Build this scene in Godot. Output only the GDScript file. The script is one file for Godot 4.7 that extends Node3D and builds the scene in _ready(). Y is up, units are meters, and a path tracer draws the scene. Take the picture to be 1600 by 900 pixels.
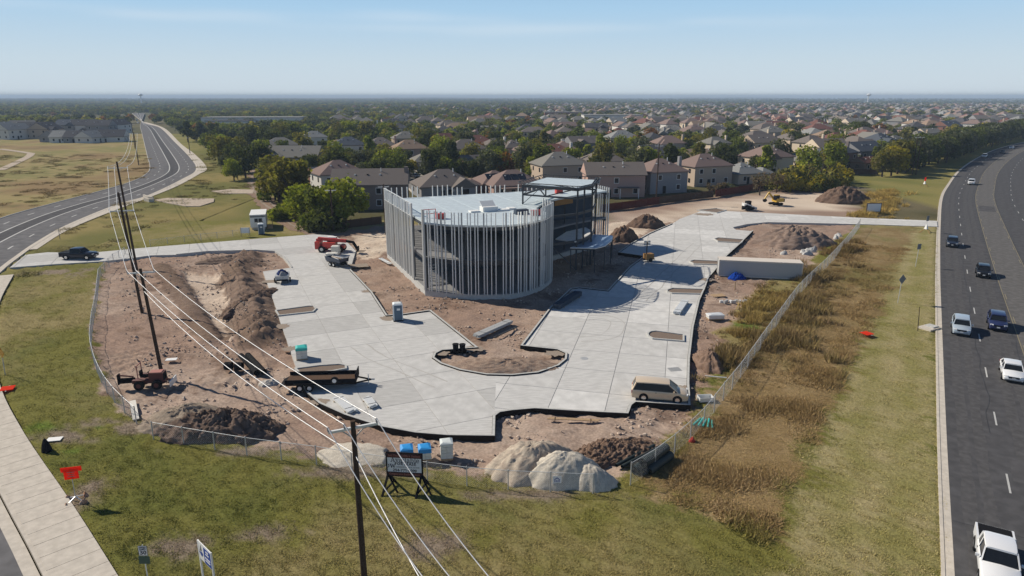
extends Node3D

var M := {}
var used := {}
var rng := RandomNumberGenerator.new()
var n_soil := FastNoiseLite.new()
var n_fine := FastNoiseLite.new()
var n_big := FastNoiseLite.new()
var SITE := PackedVector2Array()
var TAN := PackedVector2Array()
var MOWN := PackedVector2Array()
var LOT := PackedVector2Array()

func _ready() -> void:
	rng.seed = 11
	# camera: a drone hovering 27 m up, tilted 15.7 degrees down
	var cam := Camera3D.new()
	cam.name = "camera"
	cam.position = Vector3(0, 27, 0)
	cam.rotation = Vector3(-atan(300.0 / 1067.0), 0, 0)
	cam.fov = rad_to_deg(2.0 * atan(450.0 / 1067.0))
	cam.near = 0.5
	cam.far = 40000.0
	add_child(cam)
	# sky and air
	var sky_mat := PanoramaSkyMaterial.new()
	sky_mat.panorama = clear_sky()
	var env := Environment.new()
	env.background_mode = Environment.BG_SKY
	env.sky = Sky.new()
	env.sky.sky_material = sky_mat
	env.background_energy_multiplier = 0.89
	env.tonemap_mode = Environment.TONE_MAPPER_LINEAR
	env.tonemap_exposure = 1.14
	env.sdfgi_enabled = true
	env.ssao_enabled = true
	env.ssil_enabled = true
	env.fog_enabled = true
	env.fog_density = 0.00018
	env.fog_light_color = Color(0.80, 0.895, 1.0)
	var we := WorldEnvironment.new()
	we.name = "world_environment"
	we.environment = env
	add_child(we)
	var sun := DirectionalLight3D.new()
	sun.name = "sun"
	sun.light_energy = 1.6
	sun.light_color = Color(1.0, 0.96, 0.895)
	sun.light_angular_distance = 0.5
	sun.shadow_enabled = true
	sun.look_at_from_position(Vector3.ZERO, Vector3(cos(deg_to_rad(25.0)) * cos(deg_to_rad(36.0)), -sin(deg_to_rad(36.0)), sin(deg_to_rad(25.0)) * cos(deg_to_rad(36.0))))
	add_child(sun)
	materials()
	build_setting()
	build_all()

func clear_sky() -> ImageTexture:
	# clear autumn air: white at the horizon, deepening to blue overhead, with a few thin streaks of cirrus
	var w := 1024
	var h := 512
	var img := Image.create(w, h, false, Image.FORMAT_RGBAF)
	var stops := [[0.0, Color(0.62, 0.70, 0.76)], [2.5, Color(0.565, 0.685, 0.77)], [6.5, Color(0.40, 0.61, 0.81)], [12.0, Color(0.20, 0.39, 0.64)], [22.0, Color(0.070, 0.16, 0.36)], [40.0, Color(0.024, 0.063, 0.16)], [90.0, Color(0.015, 0.041, 0.11)]]
	var sun_at := Vector3(-cos(deg_to_rad(25.0)) * cos(deg_to_rad(36.0)), sin(deg_to_rad(36.0)), -sin(deg_to_rad(25.0)) * cos(deg_to_rad(36.0)))
	var n := FastNoiseLite.new()
	n.seed = 5
	n.frequency = 0.012
	n.fractal_octaves = 4
	for y in h:
		var el := 90.0 - 180.0 * (y + 0.5) / h
		if el < -1.0:
			img.fill_rect(Rect2i(0, y, w, 1), Color(0.2, 0.19, 0.15))
			continue
		var c: Color = stops[6][1]
		for k in 6:
			if el < stops[k + 1][0]:
				c = stops[k][1].lerp(stops[k + 1][1], clampf((el - stops[k][0]) / (stops[k + 1][0] - stops[k][0]), 0, 1))
				break
		for x in w:
			var az := ((x + 0.5) / w - 0.5) * TAU
			var dir := Vector3(sin(az) * cos(deg_to_rad(el)), sin(deg_to_rad(el)), -cos(az) * cos(deg_to_rad(el)))
			# the air whitens towards the sun
			var glow := exp(-pow(rad_to_deg(acos(clampf(dir.dot(sun_at), -1, 1))) / 38.0, 2.0)) * 0.42
			var q := c.lerp(Color(0.72, 0.76, 0.78), glow * clampf((30.0 - el) / 25.0, 0.1, 1.0))
			if el > 3.5 and el < 16.0:
				var k := n.get_noise_3d(cos(az) * 70.0, sin(az) * 70.0, el * 30.0)
				k = clampf((k - 0.20) * 1.3, 0.0, 0.35) * clampf((el - 3.5) / 2.0, 0, 1) * clampf((16.0 - el) / 6.0, 0, 1)
				for st in [[-0.615, 6.25, 0.05, 0.22], [-0.575, 6.0, 0.022, 0.12], [-0.66, 5.7, 0.03, 0.15], [0.95, 9.0, 0.07, 0.3], [2.2, 8.0, 0.06, 0.25]]:
					k = maxf(k, 0.55 * exp(-pow((az - st[0]) / st[2], 2.0) - pow((el - st[1] + n.get_noise_2d(x * 6.0, 4.0) * 0.25) / st[3], 2.0)) * (0.7 + n.get_noise_2d(x * 9.0, y * 20.0)))
				q = q.lerp(Color(0.88, 0.90, 0.91), clampf(k, 0, 0.8))
			img.set_pixel(x, y, q)
	return ImageTexture.create_from_image(img)

class Mb:
	var v := PackedVector3Array()
	var nn := PackedVector3Array()
	var cc := PackedColorArray()
	var col := Color(1, 1, 1)
	var colored := false

	func tri(a: Vector3, b: Vector3, c: Vector3) -> void:
		var n := (c - a).cross(b - a).normalized()
		v.append_array([a, b, c])
		nn.append_array([n, n, n])
		if colored:
			cc.append_array([col, col, col])

	func quad(a: Vector3, b: Vector3, c: Vector3, d: Vector3) -> void:
		tri(a, b, c)
		tri(a, c, d)

	func tri_to(a: Vector3, b: Vector3, c: Vector3, out: Vector3) -> void:
		if (c - a).cross(b - a).dot(out) < 0.0:
			tri(a, c, b)
		else:
			tri(a, b, c)

	func quad_to(a: Vector3, b: Vector3, c: Vector3, d: Vector3, out: Vector3) -> void:
		tri_to(a, b, c, out)
		tri_to(a, c, d, out)

	func box(at: Vector3, size: Vector3, turn := Basis()) -> Mb:
		var s := size * 0.5
		var x := turn * Vector3(s.x, 0, 0)
		var y := turn * Vector3(0, s.y, 0)
		var z := turn * Vector3(0, 0, s.z)
		for f in [[x, y, z], [-x, y, z], [y, z, x], [-y, z, x], [z, x, y], [-z, x, y]]:
			var o: Vector3 = at + f[0]
			quad_to(o - f[1] - f[2], o + f[1] - f[2], o + f[1] + f[2], o - f[1] + f[2], f[0])
		return self

	# a box whose base stands on y0
	func block(x: float, y0: float, z: float, w: float, h: float, d: float, yaw := 0.0) -> Mb:
		return box(Vector3(x, y0 + h * 0.5, z), Vector3(w, h, d), Basis(Vector3.UP, yaw))

	func bar(a: Vector3, b: Vector3, w: float, h := -1.0) -> Mb:
		if h < 0.0:
			h = w
		var d := b - a
		var l := d.length()
		if l < 1e-5:
			return self
		d /= l
		var side := d.cross(Vector3.UP)
		if side.length() < 0.01:
			side = Vector3.RIGHT
		side = side.normalized()
		var up := side.cross(d).normalized()
		return box((a + b) * 0.5, Vector3(w, h, l), Basis(side, up, -d))

	func tube(a: Vector3, b: Vector3, r0: float, r1 := -1.0, sides := 8, caps := true) -> Mb:
		if r1 < 0.0:
			r1 = r0
		var d := (b - a).normalized()
		var e := d.cross(Vector3.UP if absf(d.y) < 0.9 else Vector3.RIGHT).normalized()
		var f := d.cross(e).normalized()
		for i in sides:
			var q0 := TAU * i / sides
			var q1 := TAU * (i + 1) / sides
			var u0 := e * cos(q0) + f * sin(q0)
			var u1 := e * cos(q1) + f * sin(q1)
			var p := [a + u0 * r0, a + u1 * r0, b + u1 * r1, b + u0 * r1]
			var ns := [u0, u1, u1, u0]
			var order := [0, 1, 2, 0, 2, 3]
			if (p[2] - p[0]).cross(p[1] - p[0]).dot(u0 + u1) < 0.0:
				order = [0, 2, 1, 0, 3, 2]
			for k in order:
				v.append(p[k])
				nn.append(ns[k])
				if colored:
					cc.append(col)
			if caps:
				tri_to(a, a + u0 * r0, a + u1 * r0, -d)
				tri_to(b, b + u0 * r1, b + u1 * r1, d)
		return self

	# an upright prism over a polygon of (x, z)
	func prism(poly: PackedVector2Array, y0: float, y1: float, bottom := false) -> Mb:
		var idx := Geometry2D.triangulate_polygon(poly)
		for i in range(0, idx.size(), 3):
			var a := poly[idx[i]]
			var b := poly[idx[i + 1]]
			var c := poly[idx[i + 2]]
			tri_to(Vector3(a.x, y1, a.y), Vector3(b.x, y1, b.y), Vector3(c.x, y1, c.y), Vector3.UP)
			if bottom:
				tri_to(Vector3(a.x, y0, a.y), Vector3(b.x, y0, b.y), Vector3(c.x, y0, c.y), Vector3.DOWN)
		if y1 > y0:
			var cw := Geometry2D.is_polygon_clockwise(poly)
			for i in poly.size():
				var a := poly[i]
				var b := poly[(i + 1) % poly.size()]
				var o := Vector3(b.y - a.y, 0, a.x - b.x) * (-1.0 if cw else 1.0)
				quad_to(Vector3(a.x, y0, a.y), Vector3(b.x, y0, b.y), Vector3(b.x, y1, b.y), Vector3(a.x, y1, a.y), o)
		return self

	# rings of equally many points joined along their length
	func loft(rings: Array, ends := true) -> Mb:
		var n: int = rings[0].size()
		for k in rings.size() - 1:
			var mid := Vector3.ZERO
			for p in rings[k]:
				mid += p
			for p in rings[k + 1]:
				mid += p
			mid /= 2.0 * n
			for i in n:
				var j := (i + 1) % n
				var a: Vector3 = rings[k][i]
				var b: Vector3 = rings[k][j]
				var c: Vector3 = rings[k + 1][j]
				var d: Vector3 = rings[k + 1][i]
				var out := (a + b + c + d) / 4.0 - mid
				if a.distance_squared_to(b) > 1e-8:
					tri_to(a, b, c, out)
				if c.distance_squared_to(d) > 1e-8:
					tri_to(a, c, d, out)
		if ends:
			for k in [0, rings.size() - 1]:
				var mid := Vector3.ZERO
				for p in rings[k]:
					mid += p
				mid /= n
				var other := Vector3.ZERO
				for p in rings[1 if k == 0 else rings.size() - 2]:
					other += p
				other /= n
				for i in n:
					tri_to(mid, rings[k][i], rings[k][(i + 1) % n], mid - other)
		return self

	# a strip between two (x, z) lines at height y
	func strip(l: PackedVector2Array, r: PackedVector2Array, y: float) -> Mb:
		for i in l.size() - 1:
			quad_to(Vector3(l[i].x, y, l[i].y), Vector3(l[i + 1].x, y, l[i + 1].y), Vector3(r[i + 1].x, y, r[i + 1].y), Vector3(r[i].x, y, r[i].y), Vector3.UP)
		return self

	func done(crease := 0.0) -> ArrayMesh:
		if crease > 0.0:
			var at := {}
			for i in v.size():
				var key := Vector3i((v[i] * 500.0).round())
				if not at.has(key):
					at[key] = []
				at[key].append(nn[i])
			var lim := cos(deg_to_rad(crease))
			var out := PackedVector3Array()
			out.resize(v.size())
			for i in v.size():
				var s := Vector3.ZERO
				for m in at[Vector3i((v[i] * 500.0).round())]:
					if m.dot(nn[i]) > lim:
						s += m
				out[i] = s.normalized() if s.length() > 1e-6 else nn[i]
			nn = out
		var arr := []
		arr.resize(Mesh.ARRAY_MAX)
		arr[Mesh.ARRAY_VERTEX] = v
		arr[Mesh.ARRAY_NORMAL] = nn
		if colored:
			arr[Mesh.ARRAY_COLOR] = cc
		var m := ArrayMesh.new()
		m.add_surface_from_arrays(Mesh.PRIMITIVE_TRIANGLES, arr)
		return m

func numbered(n: String) -> String:
	if not used.has(n):
		used[n] = 0
		return n
	used[n] += 1
	return "%s_%03d" % [n, used[n]]

func part(called: String, mesh: Mesh, mat: Material, parent: Node3D, at := Vector3.ZERO, turn := 0.0) -> MeshInstance3D:
	var o := MeshInstance3D.new()
	o.name = called
	o.mesh = mesh
	o.material_override = mat
	o.position = at
	o.rotation.y = turn
	parent.add_child(o, true)
	return o

func thing(called: String, label: String, category: String, at := Vector3.ZERO, turn := 0.0, group := "") -> Node3D:
	var o := Node3D.new()
	o.name = numbered(called)
	add_child(o)
	o.position = at
	o.rotation.y = turn
	tag(o, label, category, group)
	return o

func tag(o: Node3D, label: String, category: String, group := "") -> void:
	o.set_meta("label", label)
	o.set_meta("category", category)
	if group:
		o.set_meta("group", group)

func single(called: String, mesh: Mesh, mat: Material, label: String, category: String, at := Vector3.ZERO, turn := 0.0, group := "") -> MeshInstance3D:
	var o := part(numbered(called), mesh, mat, self, at, turn)
	tag(o, label, category, group)
	return o

func struct(called: String, mesh: Mesh, mat: Material, parent: Node3D = self) -> MeshInstance3D:
	var o := part(numbered(called) if parent == self else called, mesh, mat, parent)
	if parent == self:
		o.set_meta("kind", "structure")
	return o

func struct_root(called: String) -> Node3D:
	var o := Node3D.new()
	o.name = numbered(called)
	o.set_meta("kind", "structure")
	add_child(o)
	return o

func copy(src: Node3D, at: Vector3, turn: float, label := "", group := "") -> Node3D:
	var base := src.name.rstrip("0123456789").trim_suffix("_")
	var o: Node3D = src.duplicate()
	o.name = numbered(base)
	add_child(o)
	o.position = at
	o.rotation.y = turn
	if label:
		o.set_meta("label", label)
	if group:
		o.set_meta("group", group)
	return o

func pts(a: Array) -> PackedVector2Array:
	var p := PackedVector2Array()
	for i in range(0, a.size(), 2):
		p.append(Vector2(a[i], a[i + 1]))
	return p

# a smooth line through the points, one point about every `step` metres
func smooth(p: PackedVector2Array, step: float) -> PackedVector2Array:
	var o := PackedVector2Array()
	for i in p.size() - 1:
		var a := p[maxi(i - 1, 0)]
		var b := p[i]
		var c := p[i + 1]
		var d := p[mini(i + 2, p.size() - 1)]
		var n := maxi(1, int(b.distance_to(c) / step))
		for k in n:
			o.append(b.cubic_interpolate(c, a, d, float(k) / n))
	o.append(p[p.size() - 1])
	return o

func resample(p: PackedVector2Array, step: float) -> PackedVector2Array:
	var o := PackedVector2Array([p[0]])
	var need := step
	for i in p.size() - 1:
		var a := p[i]
		var b := p[i + 1]
		var l := a.distance_to(b)
		var t := 0.0
		while l - t >= need:
			t += need
			o.append(a.lerp(b, t / l))
			need = step
		need -= l - t
	return o

# the line shifted sideways by d (positive: to the right when walking away from the camera)
func offset_line(p: PackedVector2Array, d: float) -> PackedVector2Array:
	var o := PackedVector2Array()
	for i in p.size():
		var t := (p[mini(i + 1, p.size() - 1)] - p[maxi(i - 1, 0)]).normalized()
		o.append(p[i] + Vector2(-t.y, t.x) * d)
	return o

func dist_line(q: Vector2, p: PackedVector2Array) -> float:
	var best := 1e9
	for i in p.size() - 1:
		best = minf(best, q.distance_squared_to(Geometry2D.get_closest_point_to_segment(q, p[i], p[i + 1])))
	return sqrt(best)

func lin(r: float, g: float, b: float) -> Color:
	return Color(r, g, b).linear_to_srgb()

func noise_tex(freq: float, lo: float, hi: float, size := 512, seed := 1, octaves := 5) -> NoiseTexture2D:
	var n := FastNoiseLite.new()
	n.seed = seed
	n.noise_type = FastNoiseLite.TYPE_SIMPLEX_SMOOTH
	n.frequency = freq
	n.fractal_octaves = octaves
	var t := NoiseTexture2D.new()
	t.width = size
	t.height = size
	t.seamless = true
	t.noise = n
	var g := Gradient.new()
	g.set_color(0, lin(lo, lo, lo))
	g.set_color(1, lin(hi, hi, hi))
	t.color_ramp = g
	return t

func flat(c: Color, rough := 0.8, metal := 0.0) -> StandardMaterial3D:
	var m := StandardMaterial3D.new()
	m.albedo_color = c
	m.roughness = rough
	m.metallic = metal
	# matt, dusty surfaces hardly mirror the sky
	m.metallic_specular = 0.12 if rough >= 0.75 else 0.5
	return m

# a material with grain of `size` metres per repeat
func grainy(c: Color, tex: Texture2D, size: float, rough := 0.9, relief := 0.0) -> StandardMaterial3D:
	var m := flat(c, rough)
	m.albedo_texture = tex
	m.uv1_triplanar = true
	m.uv1_world_triplanar = true
	m.uv1_scale = Vector3.ONE / size
	if relief > 0.0:
		m.heightmap_enabled = true
		m.heightmap_texture = tex
		m.heightmap_scale = relief
	return m

func stuff(called: String, mesh: Mesh, mat: Material, at: Array, colors: PackedColorArray, label: String, category: String) -> void:
	var mm := MultiMesh.new()
	mm.transform_format = MultiMesh.TRANSFORM_3D
	mm.use_colors = colors.size() > 0
	mm.mesh = mesh
	mm.instance_count = at.size()
	for i in at.size():
		mm.set_instance_transform(i, at[i])
		if mm.use_colors:
			mm.set_instance_color(i, colors[i])
	var o := MultiMeshInstance3D.new()
	o.name = numbered(called)
	o.multimesh = mm
	o.material_override = mat
	o.set_meta("kind", "stuff")
	tag(o, label, category)
	add_child(o)

func materials() -> void:
	var grain := noise_tex(0.03, 0.50, 1.0, 512, 3, 6)
	var coarse := noise_tex(0.012, 0.62, 1.0, 512, 8, 6)
	var mottled := noise_tex(0.008, 0.78, 1.0, 512, 21, 5)
	var streaky := noise_tex(0.02, 0.70, 1.0, 512, 33, 6)
	M.ground = grainy(Color.WHITE, grain, 5.0, 0.95, 3.0)
	M.ground.vertex_color_use_as_albedo = true
	M.far_ground = grainy(Color.WHITE, coarse, 90.0, 1.0)
	M.far_ground.vertex_color_use_as_albedo = true
	M.heap = grainy(Color.WHITE, grain, 2.5, 0.95, 4.0)
	M.heap.vertex_color_use_as_albedo = true
	M.concrete = []
	for k in 4:
		var c := grainy(lin(0.53 + 0.04 * k, 0.525 + 0.04 * k, 0.51 + 0.039 * k), mottled if k % 2 else streaky, 7.0 + 2.3 * k, 0.85)
		c.uv1_offset = Vector3(k * 0.37, 0, k * 0.61)
		c.uv1_scale = Vector3(0.06, 0.2, 0.35) if k % 2 == 0 else Vector3(0.16, 0.2, 0.13)
		M.concrete.append(c)
	M.old_concrete = grainy(lin(0.58, 0.53, 0.46), mottled, 3.1, 0.9)
	M.kerb = grainy(lin(0.52, 0.52, 0.50), mottled, 2.0, 0.9)
	M.joint = flat(lin(0.44, 0.435, 0.42), 0.95)
	M.form_board = grainy(lin(0.035, 0.03, 0.027), grain, 1.5, 0.9)
	M.asphalt = grainy(lin(0.098, 0.097, 0.102), coarse, 9.0, 0.85)
	M.asphalt_pale = grainy(lin(0.15, 0.145, 0.142), coarse, 7.0, 0.9)
	M.asphalt_left = grainy(lin(0.175, 0.172, 0.177), coarse, 14.0, 0.9)
	M.asphalt_dark = grainy(lin(0.105, 0.103, 0.108), coarse, 11.0, 0.9)
	M.asphalt_worn = grainy(lin(0.106, 0.104, 0.107), coarse, 5.0, 0.8)
	M.asphalt_oily = grainy(lin(0.083, 0.082, 0.087), coarse, 4.0, 0.8)
	M.tyre_mark = grainy(lin(0.50, 0.485, 0.46), streaky, 2.0, 0.9)
	M.mud = grainy(lin(0.40, 0.33, 0.27), grain, 2.0, 0.95)
	M.track_dirt = grainy(lin(0.30, 0.215, 0.16), coarse, 5.0, 0.95)
	M.floor = grainy(lin(0.26, 0.26, 0.265), mottled, 4.0, 0.85)  # concrete grey lowered to put deep indoor shade into the floors
	M.street = grainy(lin(0.26, 0.25, 0.235), coarse, 8.0, 0.9)
	M.crack = flat(lin(0.025, 0.025, 0.027), 0.7)
	M.white_paint = grainy(lin(0.62, 0.62, 0.60), grain, 1.0, 0.7)
	M.yellow_paint = grainy(lin(0.30, 0.25, 0.14), grain, 1.0, 0.7)
	M.dirt_fill = grainy(lin(0.27, 0.21, 0.17), grain, 2.0, 0.95, 3.0)
	M.caliche = grainy(lin(0.55, 0.46, 0.37), coarse, 6.0, 0.95)
	M.galv = flat(lin(0.70, 0.71, 0.70), 0.4, 0.2)
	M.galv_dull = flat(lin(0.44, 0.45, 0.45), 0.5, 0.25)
	M.steel = flat(lin(0.035, 0.040, 0.048), 0.55, 0.1)
	M.black = flat(lin(0.014, 0.014, 0.016), 0.76)
	M.rubber = flat(lin(0.022, 0.022, 0.023), 0.85)
	M.white = flat(lin(0.74, 0.74, 0.72), 0.5)
	M.cream = flat(lin(0.62, 0.60, 0.54), 0.6)
	M.glass = flat(lin(0.012, 0.015, 0.02), 0.06)
	M.glass.metallic_specular = 0.32
	M.chrome = flat(lin(0.6, 0.6, 0.62), 0.2, 0.9)
	M.lamp_glass = flat(lin(0.75, 0.76, 0.76), 0.12)
	M.red_lens = flat(lin(0.35, 0.02, 0.02), 0.2)
	M.wood = grainy(lin(0.13, 0.085, 0.06), coarse, 1.4, 0.9)
	M.pine = grainy(lin(0.48, 0.34, 0.21), coarse, 1.2, 0.85)
	M.pole = grainy(lin(0.085, 0.06, 0.045), coarse, 1.0, 0.95)
	M.wire = flat(lin(0.62, 0.62, 0.62), 0.35, 0.4)
	M.red = flat(lin(0.50, 0.045, 0.035), 0.4)
	M.orange = flat(lin(0.80, 0.06, 0.025), 0.8)
	M.orange.backlight_enabled = true
	M.orange.backlight = lin(0.9, 0.07, 0.03)
	M.blue_tarp = flat(lin(0.015, 0.09, 0.45), 0.45)
	M.teal = flat(lin(0.03, 0.40, 0.36), 0.5)
	M.sky_blue = flat(lin(0.02, 0.26, 0.62), 0.5)
	M.deck = grainy(lin(0.60, 0.68, 0.71), mottled, 5.0, 0.5)
	M.deck.metallic = 0.15
	M.canopy = flat(lin(0.30, 0.42, 0.58), 0.35, 0.3)  # bluish shade and sky reflection put into the canopy deck colour
	M.sheathing = grainy(lin(0.07, 0.09, 0.12), mottled, 3.0, 0.8)
	M.plywood = grainy(lin(0.42, 0.24, 0.10), coarse, 1.5, 0.8)
	M.rust_red = grainy(lin(0.16, 0.05, 0.04), grain, 0.8, 0.7)
	M.red_faded = flat(lin(0.36, 0.14, 0.11), 0.6)
	M.yellow = flat(lin(0.55, 0.34, 0.04), 0.45)
	M.dark_blue = flat(lin(0.06, 0.075, 0.11), 0.4, 0.2)
	M.toilet_blue = flat(lin(0.06, 0.11, 0.17), 0.45)
	M.toilet_white = flat(lin(0.62, 0.66, 0.68), 0.5)
	M.fence_wood = grainy(lin(0.115, 0.075, 0.055), coarse, 1.6, 0.95)
	M.fence_red = grainy(lin(0.15, 0.05, 0.04), coarse, 1.6, 0.95)
	M.green = flat(lin(0.01, 0.06, 0.04), 0.5)
	M.sign_blue = flat(lin(0.015, 0.06, 0.30), 0.4)
	M.sign_grey = flat(lin(0.16, 0.17, 0.18), 0.6)
	M.sign_face = flat(lin(0.72, 0.74, 0.76), 0.6)
	M.navy = flat(lin(0.012, 0.014, 0.035), 0.6)
	M.maroon = flat(lin(0.05, 0.012, 0.016), 0.6)
	M.amber = flat(lin(0.50, 0.26, 0.02), 0.6)
	M.wrap = flat(lin(0.62, 0.66, 0.64), 0.3)
	M.container = flat(lin(0.40, 0.41, 0.42), 0.6)
	M.container_top = flat(lin(0.62, 0.56, 0.49), 0.7)
	M.silt = flat(lin(0.018, 0.028, 0.026), 0.6)
	M.solar = flat(lin(0.012, 0.014, 0.022), 0.25)
	M.insulator = flat(lin(0.30, 0.30, 0.32), 0.25)

func setup_ground() -> void:
	n_soil.seed = 4
	n_soil.frequency = 0.11
	n_soil.fractal_octaves = 4
	n_fine.seed = 9
	n_fine.frequency = 0.5
	n_fine.fractal_octaves = 3
	n_big.seed = 31
	n_big.frequency = 0.022
	n_big.fractal_octaves = 4
	SITE = pts([-70.12, -115.77, -64.77, -104.23, -58.81, -92.69, -52.41, -81.23, -44.6, -68.23, -37.88, -59.26, -33.1, -54.58, -29.33, -51.51, -24.5, -50.19, -20.51, -49.24, -16.14, -48.32, -11.81, -46.95, -9.16, -45.82, -4.79, -45.46, -1.9, -44.92, 2.8, -44.05, 6.67, -43.37, 8.87, -45.55, 10.73, -47.72, 12.77, -50.19, 15.27, -53.97, 16.65, -57.17, 18.45, -61.49, 21.6, -66.07, 23.43, -71.11, 24.44, -77.58, 28.05, -81.23, 31.99, -89.55, 41.57, -103.43, 46.91, -105.45, 57.88, -124.69, 70.12, -139.04, 78.39, -151.83, 96.76, -186.7, 107.05, -211.33, 88.88, -211.33, 64.16, -195.59, 43.02, -183.12, 23.64, -167.05, 20.14, -151.83, -5.61, -147.84, -27.77, -146.3, -35.72, -139.04, -41.69, -132.44, -50.08, -131.19, -57.31, -127.57, -63.33, -117.76])
	TAN = pts([8.51, -43.37, 12.13, -48.42, 17.17, -55.85, 24.97, -68.23, 36.55, -86.61, 52.86, -111.97, 74.56, -144.05, 84.82, -144.05, 87.14, -143.31, 60.1, -103.43, 36.26, -68.23, 23.46, -48.93, 15.63, -36.82, 13.81, -40.23])
	MOWN = pts([88.86, -146.3, 92.47, -146.3, 38.24, -55.85, 25.02, -33.31, 14.76, -33.31, 24.99, -48.93, 45.68, -81.23, 68.43, -116.75])
	LOT = pts([-85.47, -117.1, -82.87, -119.15, -78.55, -118.63, -74.07, -119.15, -66.54, -123.44, -50.03, -131.08, -45.64, -132.97, -40.03, -135.57, -35.82, -134.26, -32.09, -129.24, -28.12, -120.19, -27.13, -113.68, -25.94, -106.1, -19.99, -93.15, -15.89, -82.32, -13.86, -82.84, -10.63, -84.46, -3.89, -70.91, -7.71, -70.12, -8.31, -69.16, -8.37, -67.85, -7.32, -66.23, -5.2, -64.51, -2.56, -63.35, 0, -63.19, 2.58, -63.85, 4.76, -65.71, 5.69, -67.48, 5.88, -69.16, 5.06, -70.32, 1.07, -71.51, 5.04, -85.56, 8.5, -94.81, 9.76, -95.5, 13.72, -93.81, 15.47, -98.32, 19.33, -108.23, 23, -115.61, 19.01, -118.63, 22.24, -125.7, 27.89, -136.24, 34.86, -147.02, 38.06, -153.46, 47.01, -166.12, 60.96, -161.38, 79.27, -155.15, 94.97, -150.98, 90.92, -143.99, 75.31, -147.02, 56.63, -149.37, 51.18, -147.02, 46.94, -143.25, 46.71, -140.36, 49.7, -138.96, 42.68, -125.7, 37.37, -116.11, 33.76, -108.67, 29.95, -100.92, 27.71, -94.81, 25.45, -89.06, 21.73, -77.85, 18.68, -67.48, 17.04, -61.15, 15.96, -56.32, 11.18, -56.99, 10.66, -56.32, 10.1, -54.65, 5.66, -55.16, 2, -55.67, 0, -55.28, -1.13, -54.9, -1.56, -54.15, -1.52, -50.56, -5.25, -50.67, -7.94, -51.11, -10.77, -52.13, -12.6, -53.19, -14.53, -54.4, -17.4, -56.72, -19.24, -59.08, -21.56, -64.01, -28.93, -80.78, -30.46, -84.46, -39.6, -105.27, -35.8, -107.8, -39.94, -116.11, -42.47, -119.67, -46.29, -120.72, -54.52, -119.67, -59.04, -117.1, -63.29, -116.6, -65.37, -114.64, -68.97, -112.27, -76.25, -109.99, -81.7, -107.8])

var TRENCH := pts([-53.5, -107.54, -45.9, -104.23, -38.74, -89.55, -32.22, -76.43, -33.04, -73.79, -40.97, -86.61, -48.3, -97.79])
var CALICHE := pts([20.33, -147.84, 30.16, -159.54, 50.08, -177.45, 80.4, -199.65, 97.23, -199.65, 85.74, -170.05, 67, -165.11, 49.4, -169.04, 35.96, -151.83, 22.74, -132.44, 17.68, -127.57])
var CALICHE2 := pts([-31.16, -136.33, -25.67, -139.04, -21.94, -117.76, -24.75, -114.32, -28.27, -118.78])
var BERM := pts([-46.67, -116.75, -43.65, -105.45, -38.25, -94.33, -33.24, -83.84, -29.15, -74.21])
var BERM2 := pts([-58.21, -109.72, -47.36, -94.33, -41.25, -83.84, -34.69, -74.21])
var TRACK := pts([-97.55, -262.73, -83.52, -222.68, -68.36, -186.7, -54.58, -160.44, -45.15, -144.05, -38.95, -136.33])
# bare gravelly patches (0) and lush spots (1) in the lawn: centre, half sizes
var WORN := [[-36.7, -50.51, 2.6, 1.5, 0], [-35.2, -53.36, 2.4, 1.4, 0], [-32.76, -52.42, 2.0, 1.0, 0], [-30.1, -42.96, 1.6, 2.2, 0], [-20.83, -36.82, 2.2, 1.2, 0], [-15.56, -37.79, 2.6, 1.0, 0], [-4.01, -36.82, 3.0, 1.5, 0], [-34.65, -52.42, 1.0, 0.5, 1], [-35.25, -48.62, 1.4, 0.5, 1], [-40.3, -52.77, 1.2, 1.4, 1], [-73.43, -105.45, 7.0, 2.4, 0], [-50.48, -81.23, 1.6, 4.0, 0], [-21.22, -48.42, 5.0, 0.7, 0], [-11.45, -45.28, 6.0, 0.7, 0], [2.71, -42.39, 6.0, 0.6, 0], [28.8, -76.43, 2.0, 4.0, 1]]
var ROAD_R := PackedVector2Array()
var ROAD_L := PackedVector2Array()
var right_edge := PackedVector2Array()

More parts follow.
